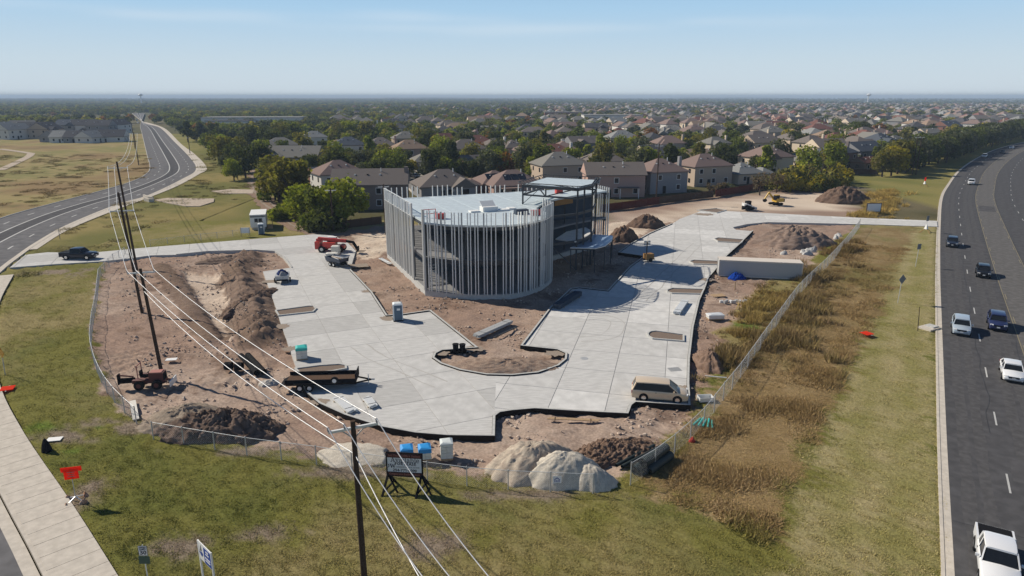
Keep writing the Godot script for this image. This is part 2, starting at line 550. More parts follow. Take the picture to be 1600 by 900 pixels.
func grass_color(x: float, z: float) -> Color:
	var p := Vector2(x, z)
	var a := n_big.get_noise_2d(x, z)
	var b := n_soil.get_noise_2d(x * 1.7, z * 1.7)
	var f := n_fine.get_noise_2d(x * 3.0, z * 3.0)
	var left := clampf((-x - 20.0) / 25.0, 0.0, 1.0) * 0.22
	var c := Color(0.225, 0.212, 0.06).lerp(Color(0.36, 0.295, 0.14), clampf(0.40 - left + a * 1.6 + b * 0.9 + f * 0.35, 0.0, 1.0))
	c = c.lerp(Color(0.16, 0.175, 0.045), clampf(b * 1.2 - a, 0.0, 0.7))
	for w in WORN:
		var q := (p - Vector2(w[0], w[1])) / Vector2(w[2], w[3])
		var k := clampf((1.0 + b * 1.1 + f * 0.7 - q.length()) * 2.2, 0.0, 1.0)
		if k > 0.0:
			c = c.lerp([Color(0.34, 0.27, 0.215), Color(0.16, 0.23, 0.04)][w[4]], k * 0.9)
	if Geometry2D.is_point_in_polygon(p + Vector2(b, f) * 3.0, MOWN):
		# mown stripes run along the road
		var s := sin(dist_line(p, right_edge) * TAU / 3.4)
		c = Color(0.30, 0.275, 0.105).lerp(Color(0.42, 0.36, 0.19), clampf(0.4 + b * 0.9 + f * 0.5 + s * 0.24, 0, 1))
	elif Geometry2D.is_point_in_polygon(p + Vector2(b, f) * 3.0, TAN):
		c = Color(0.27, 0.195, 0.092).lerp(Color(0.40, 0.30, 0.165), clampf(0.5 + b * 1.3 + f * 0.6, 0, 1))
		c = c.lerp(Color(0.17, 0.165, 0.05), clampf(a * 2.0 + b - 0.1, 0.0, 0.7))
	return c

func dirt_color(x: float, z: float) -> Color:
	var p := Vector2(x, z)
	var a := n_big.get_noise_2d(x * 1.6 + 70.0, z * 1.6)
	var b := n_soil.get_noise_2d(x, z + 40.0)
	var f := n_fine.get_noise_2d(x * 2.0, z * 2.0)
	var c := Color(0.40, 0.285, 0.22).lerp(Color(0.54, 0.42, 0.34), clampf(0.35 + a * 1.6 + b * 0.9 + f * 0.4, 0, 1))
	c = c.lerp(Color(0.20, 0.128, 0.094), clampf(b * 1.8 - 0.25 + f * 0.9, 0, 0.8))
	if Geometry2D.is_point_in_polygon(p + Vector2(b, f) * 1.2, TRENCH):
		c = Color(0.72, 0.59, 0.475).lerp(Color(0.58, 0.46, 0.365), clampf(0.5 + b + f * 0.5, 0, 1))
	elif Geometry2D.is_point_in_polygon(p + Vector2(b, f) * 2.0, CALICHE) or Geometry2D.is_point_in_polygon(p + Vector2(b, f) * 2.0, CALICHE2):
		c = Color(0.82, 0.69, 0.55).lerp(Color(0.62, 0.49, 0.38), clampf(0.4 + b * 1.2 + f * 0.5, 0, 1))
	if dist_line(p, BERM) < 3.0 + b * 2.0 or dist_line(p, BERM2) < 1.6 + b:
		c = c.lerp(Color(0.19, 0.13, 0.098), 0.75)
	return c

func in_site(x: float, z: float) -> bool:
	var w := Vector2(n_soil.get_noise_2d(x * 2.0, z * 2.0), n_soil.get_noise_2d(x * 2.0 + 99.0, z * 2.0)) * 1.6
	return Geometry2D.is_point_in_polygon(Vector2(x, z) + w, SITE)

func ground_height(x: float, z: float) -> float:
	var p := Vector2(x, z)
	if Geometry2D.is_point_in_polygon(p, LOT) or Geometry2D.is_point_in_polygon(p, ROAD_R) or Geometry2D.is_point_in_polygon(p, ROAD_L):
		return -0.30
	if x < -14.0 and z > -103.0 and pavement_side(p):
		return -0.25
	var h := n_big.get_noise_2d(x, z) * 0.12
	if Geometry2D.is_point_in_polygon(p, SITE):
		h += n_soil.get_noise_2d(x * 1.5, z * 1.5) * 0.22 + n_fine.get_noise_2d(x * 2.2, z * 2.2) * 0.19 - 0.18
		var d := dist_line(p, BERM)
		h += 1.1 * exp(-d * d / 5.0) * (1.0 + n_soil.get_noise_2d(x * 4.0, z * 4.0) * 0.8)
		d = dist_line(p, BERM2)
		h += 0.5 * exp(-d * d / 2.0)
		if Geometry2D.is_point_in_polygon(p, TRENCH):
			h -= 0.5
		# tyre tracks that swing round where machines have turned
		var q := p - Vector2(-34.69, -63.87)
		var r := q.length()
		if r > 5.0 and r < 10.5 and q.y < 3.0:
			h += 0.13 * sin(r * TAU / 1.5 + n_soil.get_noise_2d(x, z) * 3.0)
	else:
		h += n_fine.get_noise_2d(x * 1.5, z * 1.5) * 0.06
	return h

func terrain(called: String, x0: float, x1: float, z0: float, z1: float, step: float, drop: float, hole: Rect2, mat: Material, hole2 := Rect2()) -> void:
	var nx := int((x1 - x0) / step) + 1
	var nz := int((z1 - z0) / step) + 1
	var vs := PackedVector3Array()
	var cs := PackedColorArray()
	var ns := PackedVector3Array()
	var idx := PackedInt32Array()
	vs.resize(nx * nz)
	cs.resize(nx * nz)
	ns.resize(nx * nz)
	var near := step < 1.0
	for j in nz:
		for i in nx:
			var x := x0 + i * step
			var z := z0 + j * step
			var k := j * nx + i
			if near and absf(x) > 0.86 * -z + 14.0:
				vs[k] = Vector3(x, 0, z)
				cs[k] = Color(0.15, 0.14, 0.05)
				continue
			var h := ground_height(x, z)
			vs[k] = Vector3(x, h - drop - (0.6 if hole.has_point(Vector2(x, z)) or hole2.has_point(Vector2(x, z)) else 0.0), z)
			cs[k] = dirt_color(x, z) if in_site(x, z) else grass_color(x, z) if near else mid_color(x, z)
	for j in nz:
		for i in nx:
			var k := j * nx + i
			var a := vs[j * nx + maxi(i - 1, 0)]
			var b := vs[j * nx + mini(i + 1, nx - 1)]
			var c := vs[maxi(j - 1, 0) * nx + i]
			var d := vs[mini(j + 1, nz - 1) * nx + i]
			var n := (b - a).cross(d - c)
			ns[k] = (-n if n.y < 0.0 else n).normalized()
			if i < nx - 1 and j < nz - 1:
				idx.append_array([k, k + 1, k + nx + 1, k, k + nx + 1, k + nx])
	var arr := []
	arr.resize(Mesh.ARRAY_MAX)
	arr[Mesh.ARRAY_VERTEX] = vs
	arr[Mesh.ARRAY_NORMAL] = ns
	arr[Mesh.ARRAY_COLOR] = cs
	arr[Mesh.ARRAY_INDEX] = idx
	var m := ArrayMesh.new()
	m.add_surface_from_arrays(Mesh.PRIMITIVE_TRIANGLES, arr)
	struct(called, m, mat)

func mid_color(x: float, z: float) -> Color:
	var a := n_big.get_noise_2d(x * 0.6, z * 0.6)
	var b := n_soil.get_noise_2d(x * 0.4, z * 0.4)
	var c := Color(0.20, 0.205, 0.065).lerp(Color(0.32, 0.28, 0.10), clampf(0.40 + a * 1.6 + b, 0, 1))
	var f := n_fine.get_noise_2d(x * 0.35, z * 0.35)
	if x < -100.0 and x < z * 0.47 - 14.0:
		# dry unmown field beyond the road: straw, russet and dark weedy patches
		c = Color(0.40, 0.32, 0.15).lerp(Color(0.33, 0.235, 0.12), clampf(0.1 + a * 2.4 + b * 1.0, 0, 1))
		c = c.lerp(Color(0.19, 0.155, 0.08), clampf(b * 1.5 + f * 1.0 - 0.4, 0, 0.7))
		c = c.lerp(Color(0.26, 0.25, 0.09), clampf(f * 1.4 - a * 1.8, 0, 0.8))
	elif x < -60.0 and z > -340.0:
		c = Color(0.20, 0.195, 0.065).lerp(Color(0.34, 0.275, 0.11), clampf(0.4 + a * 1.8 + b * 1.2 + f * 0.5, 0, 1))
		c = c.lerp(Color(0.14, 0.15, 0.045), clampf(f * 1.3 + b - 0.2, 0, 0.6))
	elif z < -150.0 and x > -60.0 and x < 110.0:
		c = Color(0.11, 0.105, 0.05).lerp(Color(0.20, 0.17, 0.10), clampf(0.4 + a + b, 0, 1))
	return c

# a kerb of the given width along a line, from y0 up to y1
func kerb(line: PackedVector2Array, width: float, y0: float, y1: float, closed := false) -> ArrayMesh:
	var b := Mb.new()
	var p := line.duplicate()
	if closed:
		p.append(line[0])
	var n := p.size()
	var l := PackedVector2Array()
	var r := PackedVector2Array()
	for i in n:
		var t0 := (p[i] - p[(i - 1 + n) % n]).normalized() if i > 0 else ((p[0] - p[n - 2]).normalized() if closed else (p[1] - p[0]).normalized())
		var t1 := (p[i + 1] - p[i]).normalized() if i < n - 1 else ((p[1] - p[0]).normalized() if closed else t0)
		var m := (t0 + t1).normalized()
		if m.length() < 0.1:
			m = t1
		var s := Vector2(-m.y, m.x)
		var k := width * 0.5 / maxf(0.45, s.dot(Vector2(-t1.y, t1.x)))
		l.append(p[i] - s * k)
		r.append(p[i] + s * k)
	b.strip(l, r, y1)
	for i in n - 1:
		for e in [[l, -1.0], [r, 1.0]]:
			var a: Vector2 = e[0][i]
			var c: Vector2 = e[0][i + 1]
			var t := (p[i + 1] - p[i]).normalized()
			b.quad_to(Vector3(a.x, y0, a.y), Vector3(c.x, y0, c.y), Vector3(c.x, y1, c.y), Vector3(a.x, y1, a.y), Vector3(-t.y, 0, t.x) * e[1])
	if not closed:
		for i in [0, n - 1]:
			b.quad_to(Vector3(l[i].x, y0, l[i].y), Vector3(r[i].x, y0, r[i].y), Vector3(r[i].x, y1, r[i].y), Vector3(l[i].x, y1, l[i].y), Vector3(p[0].x - p[1].x, 0, p[0].y - p[1].y) * (1.0 if i == 0 else -1.0))
	return b.done()

func build_lot() -> void:
	var lot := struct_root("parking_lot")
	struct("joint_bed", Mb.new().prism(LOT, -0.35, 0.115).done(), M.joint, lot)
	var cut := Vector2(-1.55, -55.85)
	var far := 300.0
	var halves := [
		[pts([-far, 60, cut.x, 60, cut.x, -far, -far, -far]), Vector2(0.916, -0.40), 5.2, 5.6],
		[pts([cut.x, 60, far, 60, far, -far, cut.x, -far]), Vector2(0.972, 0.235), 5.0, 5.4]]
	for hf in halves:
		for piece in Geometry2D.intersect_polygons(LOT, hf[0]):
			var e: Vector2 = hf[1]
			var f := Vector2(-e.y, e.x)
			var g := 0.028
			for i in range(-20, 30):
				for j in range(-45, 10):
					var o: Vector2 = e * (i * hf[2]) + f * (j * hf[3])
					if absf(o.x) > 110.0 or o.y > 0.0 or o.y < -170.0:
						continue
					var cell := PackedVector2Array([o + (e + f) * g, o + e * (hf[2] - g) + f * g, o + e * (hf[2] - g) + f * (hf[3] - g), o + e * g + f * (hf[3] - g)])
					for q in Geometry2D.intersect_polygons(piece, cell):
						if q.size() < 3 or Geometry2D.is_polygon_clockwise(q) and false:
							continue
						if Geometry2D.triangulate_polygon(q).is_empty():
							continue
						struct("slab", Mb.new().prism(q, 0.10, 0.15).done(), M.concrete[rng.randi() % 3 + (0 if q[0].x < cut.x else 1)], lot)
	# kerbs: along the building side, and along the outer side down to the west wing
	var inner := [-25.94, -106.1, -19.99, -93.15, -15.89, -82.32, -13.86, -82.84, -10.63, -84.46, -3.89, -70.91, -7.71, -70.12, -8.31, -69.16, -8.37, -67.85, -7.32, -66.23, -5.2, -64.51, -2.56, -63.35, 0, -63.19, 2.58, -63.85, 4.76, -65.71, 5.69, -67.48, 5.88, -69.16, 5.06, -70.32, 1.07, -71.51, 5.04, -85.56, 8.5, -94.81, 9.76, -95.5, 13.72, -93.81, 15.47, -98.32, 19.33, -108.23, 23, -115.61, 19.01, -118.63, 22.24, -125.7, 27.89, -136.24, 34.86, -147.02]
	var outer := [49.7, -138.96, 42.68, -125.7, 37.37, -116.11, 33.76, -108.67, 29.95, -100.92, 27.71, -94.81, 25.45, -89.06, 21.73, -77.85, 18.68, -67.48, 17.04, -61.15, 15.96, -56.32, 11.18, -56.99, 10.66, -56.32, 10.1, -54.65, 5.66, -55.16, 2, -55.67, 0, -55.28, -1.13, -54.9, -1.56, -54.15, -1.52, -50.56, -5.25, -50.67, -7.94, -51.11, -10.77, -52.13, -12.6, -53.19, -14.53, -54.4, -17.4, -56.72, -19.24, -59.08]
	struct("form_board", kerb(pts(inner), 0.27, -0.45, 0.27), M.form_board, lot)
	struct("form_board", kerb(pts(outer), 0.27, -0.55, 0.27), M.form_board, lot)
	struct("kerb", kerb(pts(inner), 0.22, -0.45, 0.30), M.kerb, lot)
	struct("kerb", kerb(pts(outer), 0.22, -0.55, 0.30), M.kerb, lot)
	struct("kerb", kerb(pts([-35.8, -107.8, -39.94, -116.11, -42.47, -119.67, -46.29, -120.72, -54.52, -119.67, -59.04, -117.1]), 0.2, -0.45, 0.28), M.kerb, lot)
	for isl in [[-30.63, -84.46, -26.96, -86.41, -26.28, -86.41, -25.63, -85.28, -25.66, -83.91, -29.51, -82.32], [-22.08, -64.85, -19.83, -65.71, -17.93, -66.05, -17.18, -65.71, -16.92, -64.85, -18.12, -64.18, -21.11, -63.35], [15.89, -75.55, 16.33, -76.23, 16.98, -76.46, 19.99, -75.11, 19.47, -72.96, 16.15, -73.8, 15.8, -74.67], [22.2, -94.14, 23.17, -95.15, 27.61, -94.48, 26.63, -92.17, 22.57, -92.5, 22.08, -93.15], [29.83, -111.81, 30.82, -112.74, 35.11, -111.81, 34.02, -109.55, 30.12, -109.99], [39.35, -130.46, 40.45, -131.7, 44.87, -129.85, 43.41, -126.86, 39.39, -128.04], [45.19, -165.15, 50.71, -168.1, 52.2, -165.15, 48.77, -161.38]]:
		var p := pts(isl)
		struct("island_fill", Mb.new().prism(p, 0.1, 0.20).done(), M.dirt_fill, lot)
		struct("kerb", kerb(p, 0.2, 0.1, 0.31, true), M.kerb, lot)
	# tyre marks and tracked-in mud
	var mk := 0
	for q in [[7.97, -80.78, 11.32, -82.06, 12.96, -79.53, 11.16, -74.89, 7.71, -73.8], [17.43, -89.06, 22.12, -99.05, 27.89, -111.35, 35.17, -126.86], [-6.82, -61.15, -10.38, -64.34, -14.29, -67.85, -17.16, -71.72]]:
		for side in [-0.85, 0.85]:
			mk += 1
			var l := jitter(smooth(pts(q), 0.6), 0.3, mk)
			l = offset_line(l, side)
			struct("tyre_mark", Mb.new().strip(jitter(offset_line(l, -0.07), 0.1, mk + 40), jitter(offset_line(l, 0.07), 0.1, mk + 80), 0.1535 + 0.0004 * mk).done(), M.tyre_mark, lot)
	for q in [[-25.26, -109.11, 2.6], [-15.59, -81.54, 1.4], [-4.1, -70.71, 1.6], [-27.89, -78.32, 1.5], [-24.57, -70.71, 1.3], [-7.63, -69.35, 1.2], [4.72, -69.35, 1.5], [29.64, -100.16, 1.6], [43.39, -129.85, 2.4], [45.23, -159.55, 3.0], [-17.5, -57.12, 1.2], [16.51, -60.24, 1.0], [-36.55, -99.05, 1.6], [8.6, -92.82, 1.4], [-20.58, -93.81, 1.3]]:
		mk += 1
		var blot := PackedVector2Array()
		for i in 26:
			var an := TAU * i / 26
			var rr2: float = q[2] * (0.6 + 0.5 * absf(n_soil.get_noise_2d(cos(an) * 9.0 + mk * 13.0, sin(an) * 9.0)) + 0.35 * n_fine.get_noise_2d(cos(an) * 6.0, sin(an) * 6.0 + mk))
			blot.append(Vector2(q[0], q[1]) + Vector2(cos(an) * rr2, sin(an) * rr2 * 0.8))
		struct("mud_smear", Mb.new().prism(blot, 0.158 + 0.0004 * mk, 0.158 + 0.0004 * mk).done(), M.mud, lot)
	# drain covers
	var disc := PackedVector2Array()
	for i in 14:
		disc.append(Vector2(7.69, -67.85) + Vector2(cos(i * TAU / 14), sin(i * TAU / 14)) * 0.42)
	struct("manhole_cover", Mb.new().prism(disc, 0.13, 0.16).done(), M.galv_dull, lot)
	var gi := Vector2(16.59, -64.85)
	struct("drain_grate", Mb.new().block(gi.x, 0.12, gi.y, 1.3, 0.035, 1.0, 0.2).done(), M.joint, lot)
	for k in 6:
		struct("grate_bar", Mb.new().box(Vector3(gi.x, 0.165, gi.y) + Basis(Vector3.UP, 0.2) * Vector3(0, 0, -0.4 + k * 0.16), Vector3(1.2, 0.02, 0.05), Basis(Vector3.UP, 0.2)).done(), M.galv_dull, lot)

func dashes(road: Node3D, line: PackedVector2Array, from: float, long: float, gap: float, w: float, y: float, mat: Material, most: int) -> void:
	var fine := resample(line, 0.5)
	var k := int(from / 0.5)
	var made := 0
	while k + int(long / 0.5) < fine.size() and made < most:
		var seg := PackedVector2Array()
		for i in range(k, k + int(long / 0.5) + 1):
			seg.append(fine[i])
		struct("lane_dash", Mb.new().strip(offset_line(seg, -w * 0.5), offset_line(seg, w * 0.5), y).done(), mat, road)
		k += int((long + gap) / 0.5)
		made += 1

func jitter(line: PackedVector2Array, amount: float, seed: int) -> PackedVector2Array:
	var n := FastNoiseLite.new()
	n.seed = seed
	n.frequency = 0.13
	var o := PackedVector2Array()
	for q in line:
		o.append(q + Vector2(n.get_noise_2d(q.x, q.y), n.get_noise_2d(q.y, q.x + 50.0)) * amount)
	return o

func build_roads() -> void:
	var e := PackedVector2Array([Vector2(5, 0), Vector2(16, -18)])
	e.append_array(pts([25.35, -33.86, 30.9, -43.37, 38.24, -55.85, 53.29, -81.23, 68.97, -107.54, 93.4, -147.84, 117.45, -186.7, 136.23, -214.45, 170.72, -262.73, 215.52, -319.63, 259.95, -371.51, 311.63, -424.16]))
	e.append(Vector2(390, -498))
	right_edge = smooth(e, 2.0)
	ROAD_R = right_edge.duplicate()
	var far := offset_line(right_edge, 21.0)
	far.reverse()
	ROAD_R.append_array(far)
	# the left road, from behind the camera round to the far end
	var re := PackedVector2Array([Vector2(-12, -18), Vector2(-27.6, -33.9), Vector2(-35.6, -41.8), Vector2(-53.3, -59.5), Vector2(-72.5, -87.0), Vector2(-81.9, -105.9)])
	re.append_array(pts([-87.11, -118.78, -90.78, -128.75, -96.48, -147.84, -101.84, -177.45, -102.24, -192.97, -110.68, -231.53, -119.75, -262.73, -144.57, -312.89, -204.51, -424.16, -314.81, -626.83, -393.34, -750.61]))
	re.append(Vector2(-620, -1150))
	var le := PackedVector2Array([Vector2(-28, -2), Vector2(-46, -20), Vector2(-62, -36), Vector2(-80, -60), Vector2(-95, -88), Vector2(-106, -118)])
	le.append_array(pts([-116.86, -154.32, -119.49, -176.35, -120.86, -196.92, -123.45, -219.32, -129.02, -241.1, -141.49, -269.97, -177.63, -337.81, -284.41, -537.78, -369.71, -698.92]))
	le.append(Vector2(-600, -1150))
	var rs := smooth(re, 2.0)
	var ls := smooth(le, 2.0)
	var nseg := 300
	var rr := resample(rs, line_length(rs) / (nseg + 0.01))
	var ll := resample(ls, line_length(ls) / (nseg + 0.01))
	nseg = mini(rr.size(), ll.size())
	# pair the two edges by nearness so that lines across stay square to the road
	ll = PackedVector2Array()
	for q in rr:
		ll.append(nearest(q, ls))
	ROAD_L = rr.duplicate()
	var lback := ll.duplicate()
	lback.reverse()
	ROAD_L.append_array(lback)

	var road := struct_root("road")
	struct("lane", Mb.new().strip(offset_line(right_edge, 0.45), offset_line(right_edge, 4.15), 0.0).done(), M.asphalt, road)
	struct("lane", Mb.new().strip(offset_line(right_edge, 4.15), offset_line(right_edge, 7.95), 0.0).done(), M.asphalt, road)
	struct("turn_lane", Mb.new().strip(offset_line(right_edge, 7.95), offset_line(right_edge, 12.3), 0.0).done(), M.asphalt_pale, road)
	struct("lane", Mb.new().strip(offset_line(right_edge, 12.3), offset_line(right_edge, 20.4), 0.0).done(), M.asphalt, road)
	# wheel paths polished pale, oil-dark strips between them, and old repairs
	for wp in [[1.6, 0.42, 5, 1], [2.75, 0.40, 6, 1], [5.5, 0.42, 7, 1], [6.7, 0.40, 8, 1]]:
		var l0 := jitter(offset_line(right_edge, wp[0] - wp[1]), 0.22, wp[2])
		var l1 := jitter(offset_line(right_edge, wp[0] + wp[1]), 0.22, wp[2] + 20)
		struct("wheel_path" if wp[3] else "oil_strip", Mb.new().strip(l0, l1, 0.002).done(), M.asphalt_worn if wp[3] else M.asphalt_oily, road)
	for wp in [[26, 4.5, 7.4, 3], [52, 0.8, 3.6, 2], [70, 4.6, 7.7, 5], [95, 8.4, 11.8, 6]]:
		var seg := right_edge.slice(wp[0], wp[0] + wp[3])
		struct("repair_patch", Mb.new().strip(offset_line(seg, wp[1]), offset_line(seg, wp[2]), 0.003).done(), M.asphalt_dark, road)
	struct("gutter", Mb.new().strip(offset_line(right_edge, -0.05), offset_line(right_edge, 0.45), 0.004).done(), M.old_concrete, road)
	struct("kerb", kerb(offset_line(right_edge, -0.13), 0.2, -0.3, 0.035), M.old_concrete, road)
	struct("kerb", kerb(offset_line(right_edge, 20.7), 0.5, -0.3, 0.13), M.old_concrete, road)
	dashes(road, offset_line(right_edge, 4.15), 4.0, 3.0, 9.0, 0.13, 0.006, M.white_paint, 40)
	dashes(road, offset_line(right_edge, 16.3), 7.0, 3.0, 9.0, 0.13, 0.006, M.white_paint, 40)
	dashes(road, offset_line(right_edge, 8.25), 2.0, 3.0, 9.0, 0.10, 0.008, M.yellow_paint, 40)
	dashes(road, offset_line(right_edge, 12.0), 5.0, 3.0, 9.0, 0.10, 0.008, M.yellow_paint, 40)
	for o in [8.0, 12.25]:
		struct("edge_line", Mb.new().strip(offset_line(right_edge, o - 0.045), offset_line(right_edge, o + 0.045), 0.006).done(), M.yellow_paint, road)
	for ck in [[3.75, 1, 30, 400], [7.7, 2, 10, 300], [12.5, 3, 40, 260], [16.0, 4, 20, 300]]:
		var line := jitter(offset_line(right_edge, ck[0]), 0.55, ck[1]).slice(ck[2], ck[3])
		struct("crack_seal", Mb.new().strip(offset_line(line, -0.03), offset_line(line, 0.03), 0.0035).done(), M.crack, road)
	for k in [22, 37, 58, 84]:
		var a := right_edge[k]
		var t := (right_edge[k + 1] - a).normalized()
		var s := Vector2(-t.y, t.x)
		var across := jitter(resample(PackedVector2Array([a + s * 0.5, a + s * (3.6 + (k % 3) * 3.0)]), 0.6), 0.35, k)
		struct("crack_seal", Mb.new().strip(offset_line(across, -0.035), offset_line(across, 0.035), 0.0035).done(), M.crack, road)

	var lroad := struct_root("road")
	var mixl := func(f: float) -> PackedVector2Array:
		var o := PackedVector2Array()
		for i in rr.size():
			o.append(rr[i].lerp(ll[i], f))
		return o
	struct("lane", Mb.new().strip(mixl.call(0.4), mixl.call(0.0), 0.0).done(), M.asphalt_left, lroad)
	struct("turn_lane", Mb.new().strip(mixl.call(0.6), mixl.call(0.4), 0.0).done(), M.asphalt_dark, lroad)
	struct("lane", Mb.new().strip(mixl.call(1.0), mixl.call(0.6), 0.0).done(), M.asphalt_left, lroad)
	for f in [0.4, 0.6]:
		var c: PackedVector2Array = mixl.call(f)
		struct("edge_line", Mb.new().strip(offset_line(c, -0.16), offset_line(c, 0.16), 0.01).done(), M.white_paint, lroad)
	for f in [0.2, 0.8]:
		dashes(lroad, mixl.call(f), 2.0, 3.0, 9.0, 0.26, 0.01, M.white_paint, 45)
	struct("kerb", kerb(mixl.call(-0.01), 0.25, -0.3, 0.13), M.old_concrete, lroad)
	struct("kerb", kerb(mixl.call(1.01), 0.25, -0.3, 0.12), M.joint, lroad)
	var gut: PackedVector2Array = mixl.call(0.0)
	struct("gutter", Mb.new().strip(gut, offset_line(gut, -0.7), 0.006).done(), M.old_concrete, lroad)
	# pavement beside it: poured in slabs
	var walk := struct_root("pavement")
	var wr := smooth(pts([-14, -24.6, -23.1, -33.9, -30.5, -41.4, -40.8, -51.6, -49.9, -61.5, -60.0, -74.6, -69.7, -89.0, -78.0, -103.5]), 1.0)
	wr = resample(wr, 1.62)
	for i in wr.size() - 1:
		var a := wr[i]
		var b := wr[i + 1]
		var c := nearest(a, rr)
		var d := nearest(b, rr)
		var ca := c + (a - c).normalized() * 0.33
		var db := d + (b - d).normalized() * 0.33
		var t := (b - a).normalized() * 0.02
		struct("slab", Mb.new().prism(PackedVector2Array([a + t, b - t, db - t, ca + t]), 0.02, 0.14 + rng.randf() * 0.006).done(), M.old_concrete, walk)
	struct("slab_bed", Mb.new().strip(wr, nearest_line(wr, rr, 0.25), 0.10).done(), M.joint, walk)
	var wf := smooth(pts([-86.71, -121.94, -93.22, -142.58, -97.76, -170.05, -99.55, -184.3, -103.69, -211.33, -111.73, -245.14, -119.45, -269.97, -154.88, -337.81, -193.34, -406.89, -305.15, -614.14, -391.29, -750.61]), 3.0)
	struct("walk", Mb.new().strip(wf, nearest_line(wf, rr, 0.3), 0.10).done(), M.old_concrete, walk)

	var flume := struct_root("drainage_flume")
	struct("apron", Mb.new().prism(pts([-96.36, -183.12, -94.31, -186.7, -81.01, -185.49, -78.73, -179.68, -79.11, -172.1, -82.68, -172.1, -89.82, -177.45]), -0.1, 0.16).done(), M.caliche, flume)
	struct("apron", Mb.new().prism(pts([-88.47, -201.04, -84.52, -205.33, -76.89, -203.88, -74.24, -195.59, -82.49, -195.59]), -0.1, 0.14).done(), M.caliche, flume)
	for q in [[-101.43, -187.92, -98.16, -184.3, -96.36, -183.12], [-98.16, -181.96, -95.63, -179.68, -94.45, -179.68]]:
		struct("headwall", kerb(pts(q), 0.4, -0.3, 0.9), M.old_concrete, flume)
	var dirt := struct_root("dirt_track")
	var dl := smooth(TRACK, 1.5)
	struct("track", Mb.new().strip(jitter(offset_line(dl, -2.4), 1.6, 71), jitter(offset_line(dl, 2.4), 1.6, 72), 0.10).done(), M.track_dirt, dirt)
	for o in [-0.9, 0.9]:
		struct("wheel_rut", Mb.new().strip(jitter(offset_line(dl, o - 0.3), 0.5, 73), jitter(offset_line(dl, o + 0.3), 0.5, 74), 0.108).done(), M.mud, dirt)
	var street := struct_root("road")
	for q in [[-51.69, -297.18, -42.32, -265.1, -33.44, -231.53, -24.68, -199.65], [-42.32, -265.1, -35.7, -275.01, -20.03, -269.97, -2.5, -269.97]]:
		var sl := smooth(pts(q), 3.0)
		struct("street", Mb.new().strip(offset_line(sl, -4.2), offset_line(sl, 4.2), 0.10).done(), M.street, street)
		struct("kerb", kerb(offset_line(sl, -4.4), 0.4, -0.1, 0.22), M.old_concrete, street)
		struct("kerb", kerb(offset_line(sl, 4.4), 0.4, -0.1, 0.22), M.old_concrete, street)
	var track := struct_root("path")
	for q in [[-193.43, -260.39, -205.85, -285.68, -223.19, -319.63, -234.04, -337.81], [-234.04, -337.81, -248.23, -349.72, -270.33, -366.94]]:
		var l := smooth(pts(q), 4.0)
		struct("track", Mb.new().strip(offset_line(l, -1.6), offset_line(l, 1.6), 0.12).done(), M.caliche, track)

func nearest(q: Vector2, line: PackedVector2Array) -> Vector2:
	var best := line[0]
	var bd := 1e12
	for i in line.size() - 1:
		var c := Geometry2D.get_closest_point_to_segment(q, line[i], line[i + 1])
		var d := q.distance_squared_to(c)
		if d < bd:
			bd = d
			best = c
	return best

func nearest_line(a: PackedVector2Array, b: PackedVector2Array, keep: float) -> PackedVector2Array:
	var o := PackedVector2Array()
	for q in a:
		var c := nearest(q, b)
		o.append(c + (q - c).normalized() * keep)
	return o

func line_length(p: PackedVector2Array) -> float:
	var s := 0.0
	for i in p.size() - 1:
		s += p[i].distance_to(p[i + 1])
	return s

func build_setting() -> void:
	setup_ground()
	build_roads()
	terrain("ground", -78, 92, -152, -20, 0.5, 0.0, Rect2(), M.ground)
	terrain("ground", -330, -70, -335, -95, 1.5, 0.02, Rect2(-76, -150, 20, 128), M.ground)
	terrain("ground", -440, 440, -520, 10, 5.0, 0.06, Rect2(-76, -150, 166, 128), M.ground, Rect2(-328, -332, 256, 236))
	# the plain beyond, out to the horizon, and its low ridges
	var b := Mb.new()
	b.colored = true
	var n := FastNoiseLite.new()
	n.seed = 12
	n.frequency = 0.0016
	n.fractal_octaves = 4
	var radii := [0.0, 300.0, 420.0, 560.0, 760.0, 1000.0, 1300.0, 1700.0, 2200.0, 2900.0, 3800.0, 5000.0, 6500.0, 8000.0, 9500.0]
	var segs := 180
	var at := func(r: float, k: int) -> Vector3:
		var q := TAU * k / segs
		var p := Vector2(sin(q), -cos(q)) * r
		var lift := clampf((r - 3000.0) / 6000.0, 0.0, 1.0) * (13.0 + 20.0 * n.get_noise_2d(p.x * 0.35, p.y * 0.35))
		return Vector3(p.x, -0.9 - r * 0.001 + lift, p.y)
	for i in radii.size() - 1:
		for k in segs:
			var p0: Vector3 = at.call(radii[i], k)
			var f := n.get_noise_2d(p0.x, p0.z)
			b.col = Color(0.10, 0.105, 0.055).lerp(Color(0.20, 0.175, 0.10), clampf(0.3 + f * 1.4, 0, 1))
			b.quad_to(p0, at.call(radii[i], k + 1), at.call(radii[i + 1], k + 1), at.call(radii[i + 1], k), Vector3.UP)
	struct("terrain", b.done(), M.far_ground)
	build_lot()

func build_all() -> void:
	build_office()
	build_vehicles()
	build_props()
	build_houses()
	build_green()

const BA := Vector2(-21.7, -115.8)
const BU := Vector2(0.925, -0.38)
const BW := Vector2(0.38, 0.925)

# a point of the new building's plan: t metres along its back, s metres towards the front
func bp(t: float, s: float) -> Vector2:
	return BA + BU * t + BW * s

func v3(p: Vector2, y: float) -> Vector3:
	return Vector3(p.x, y, p.y)

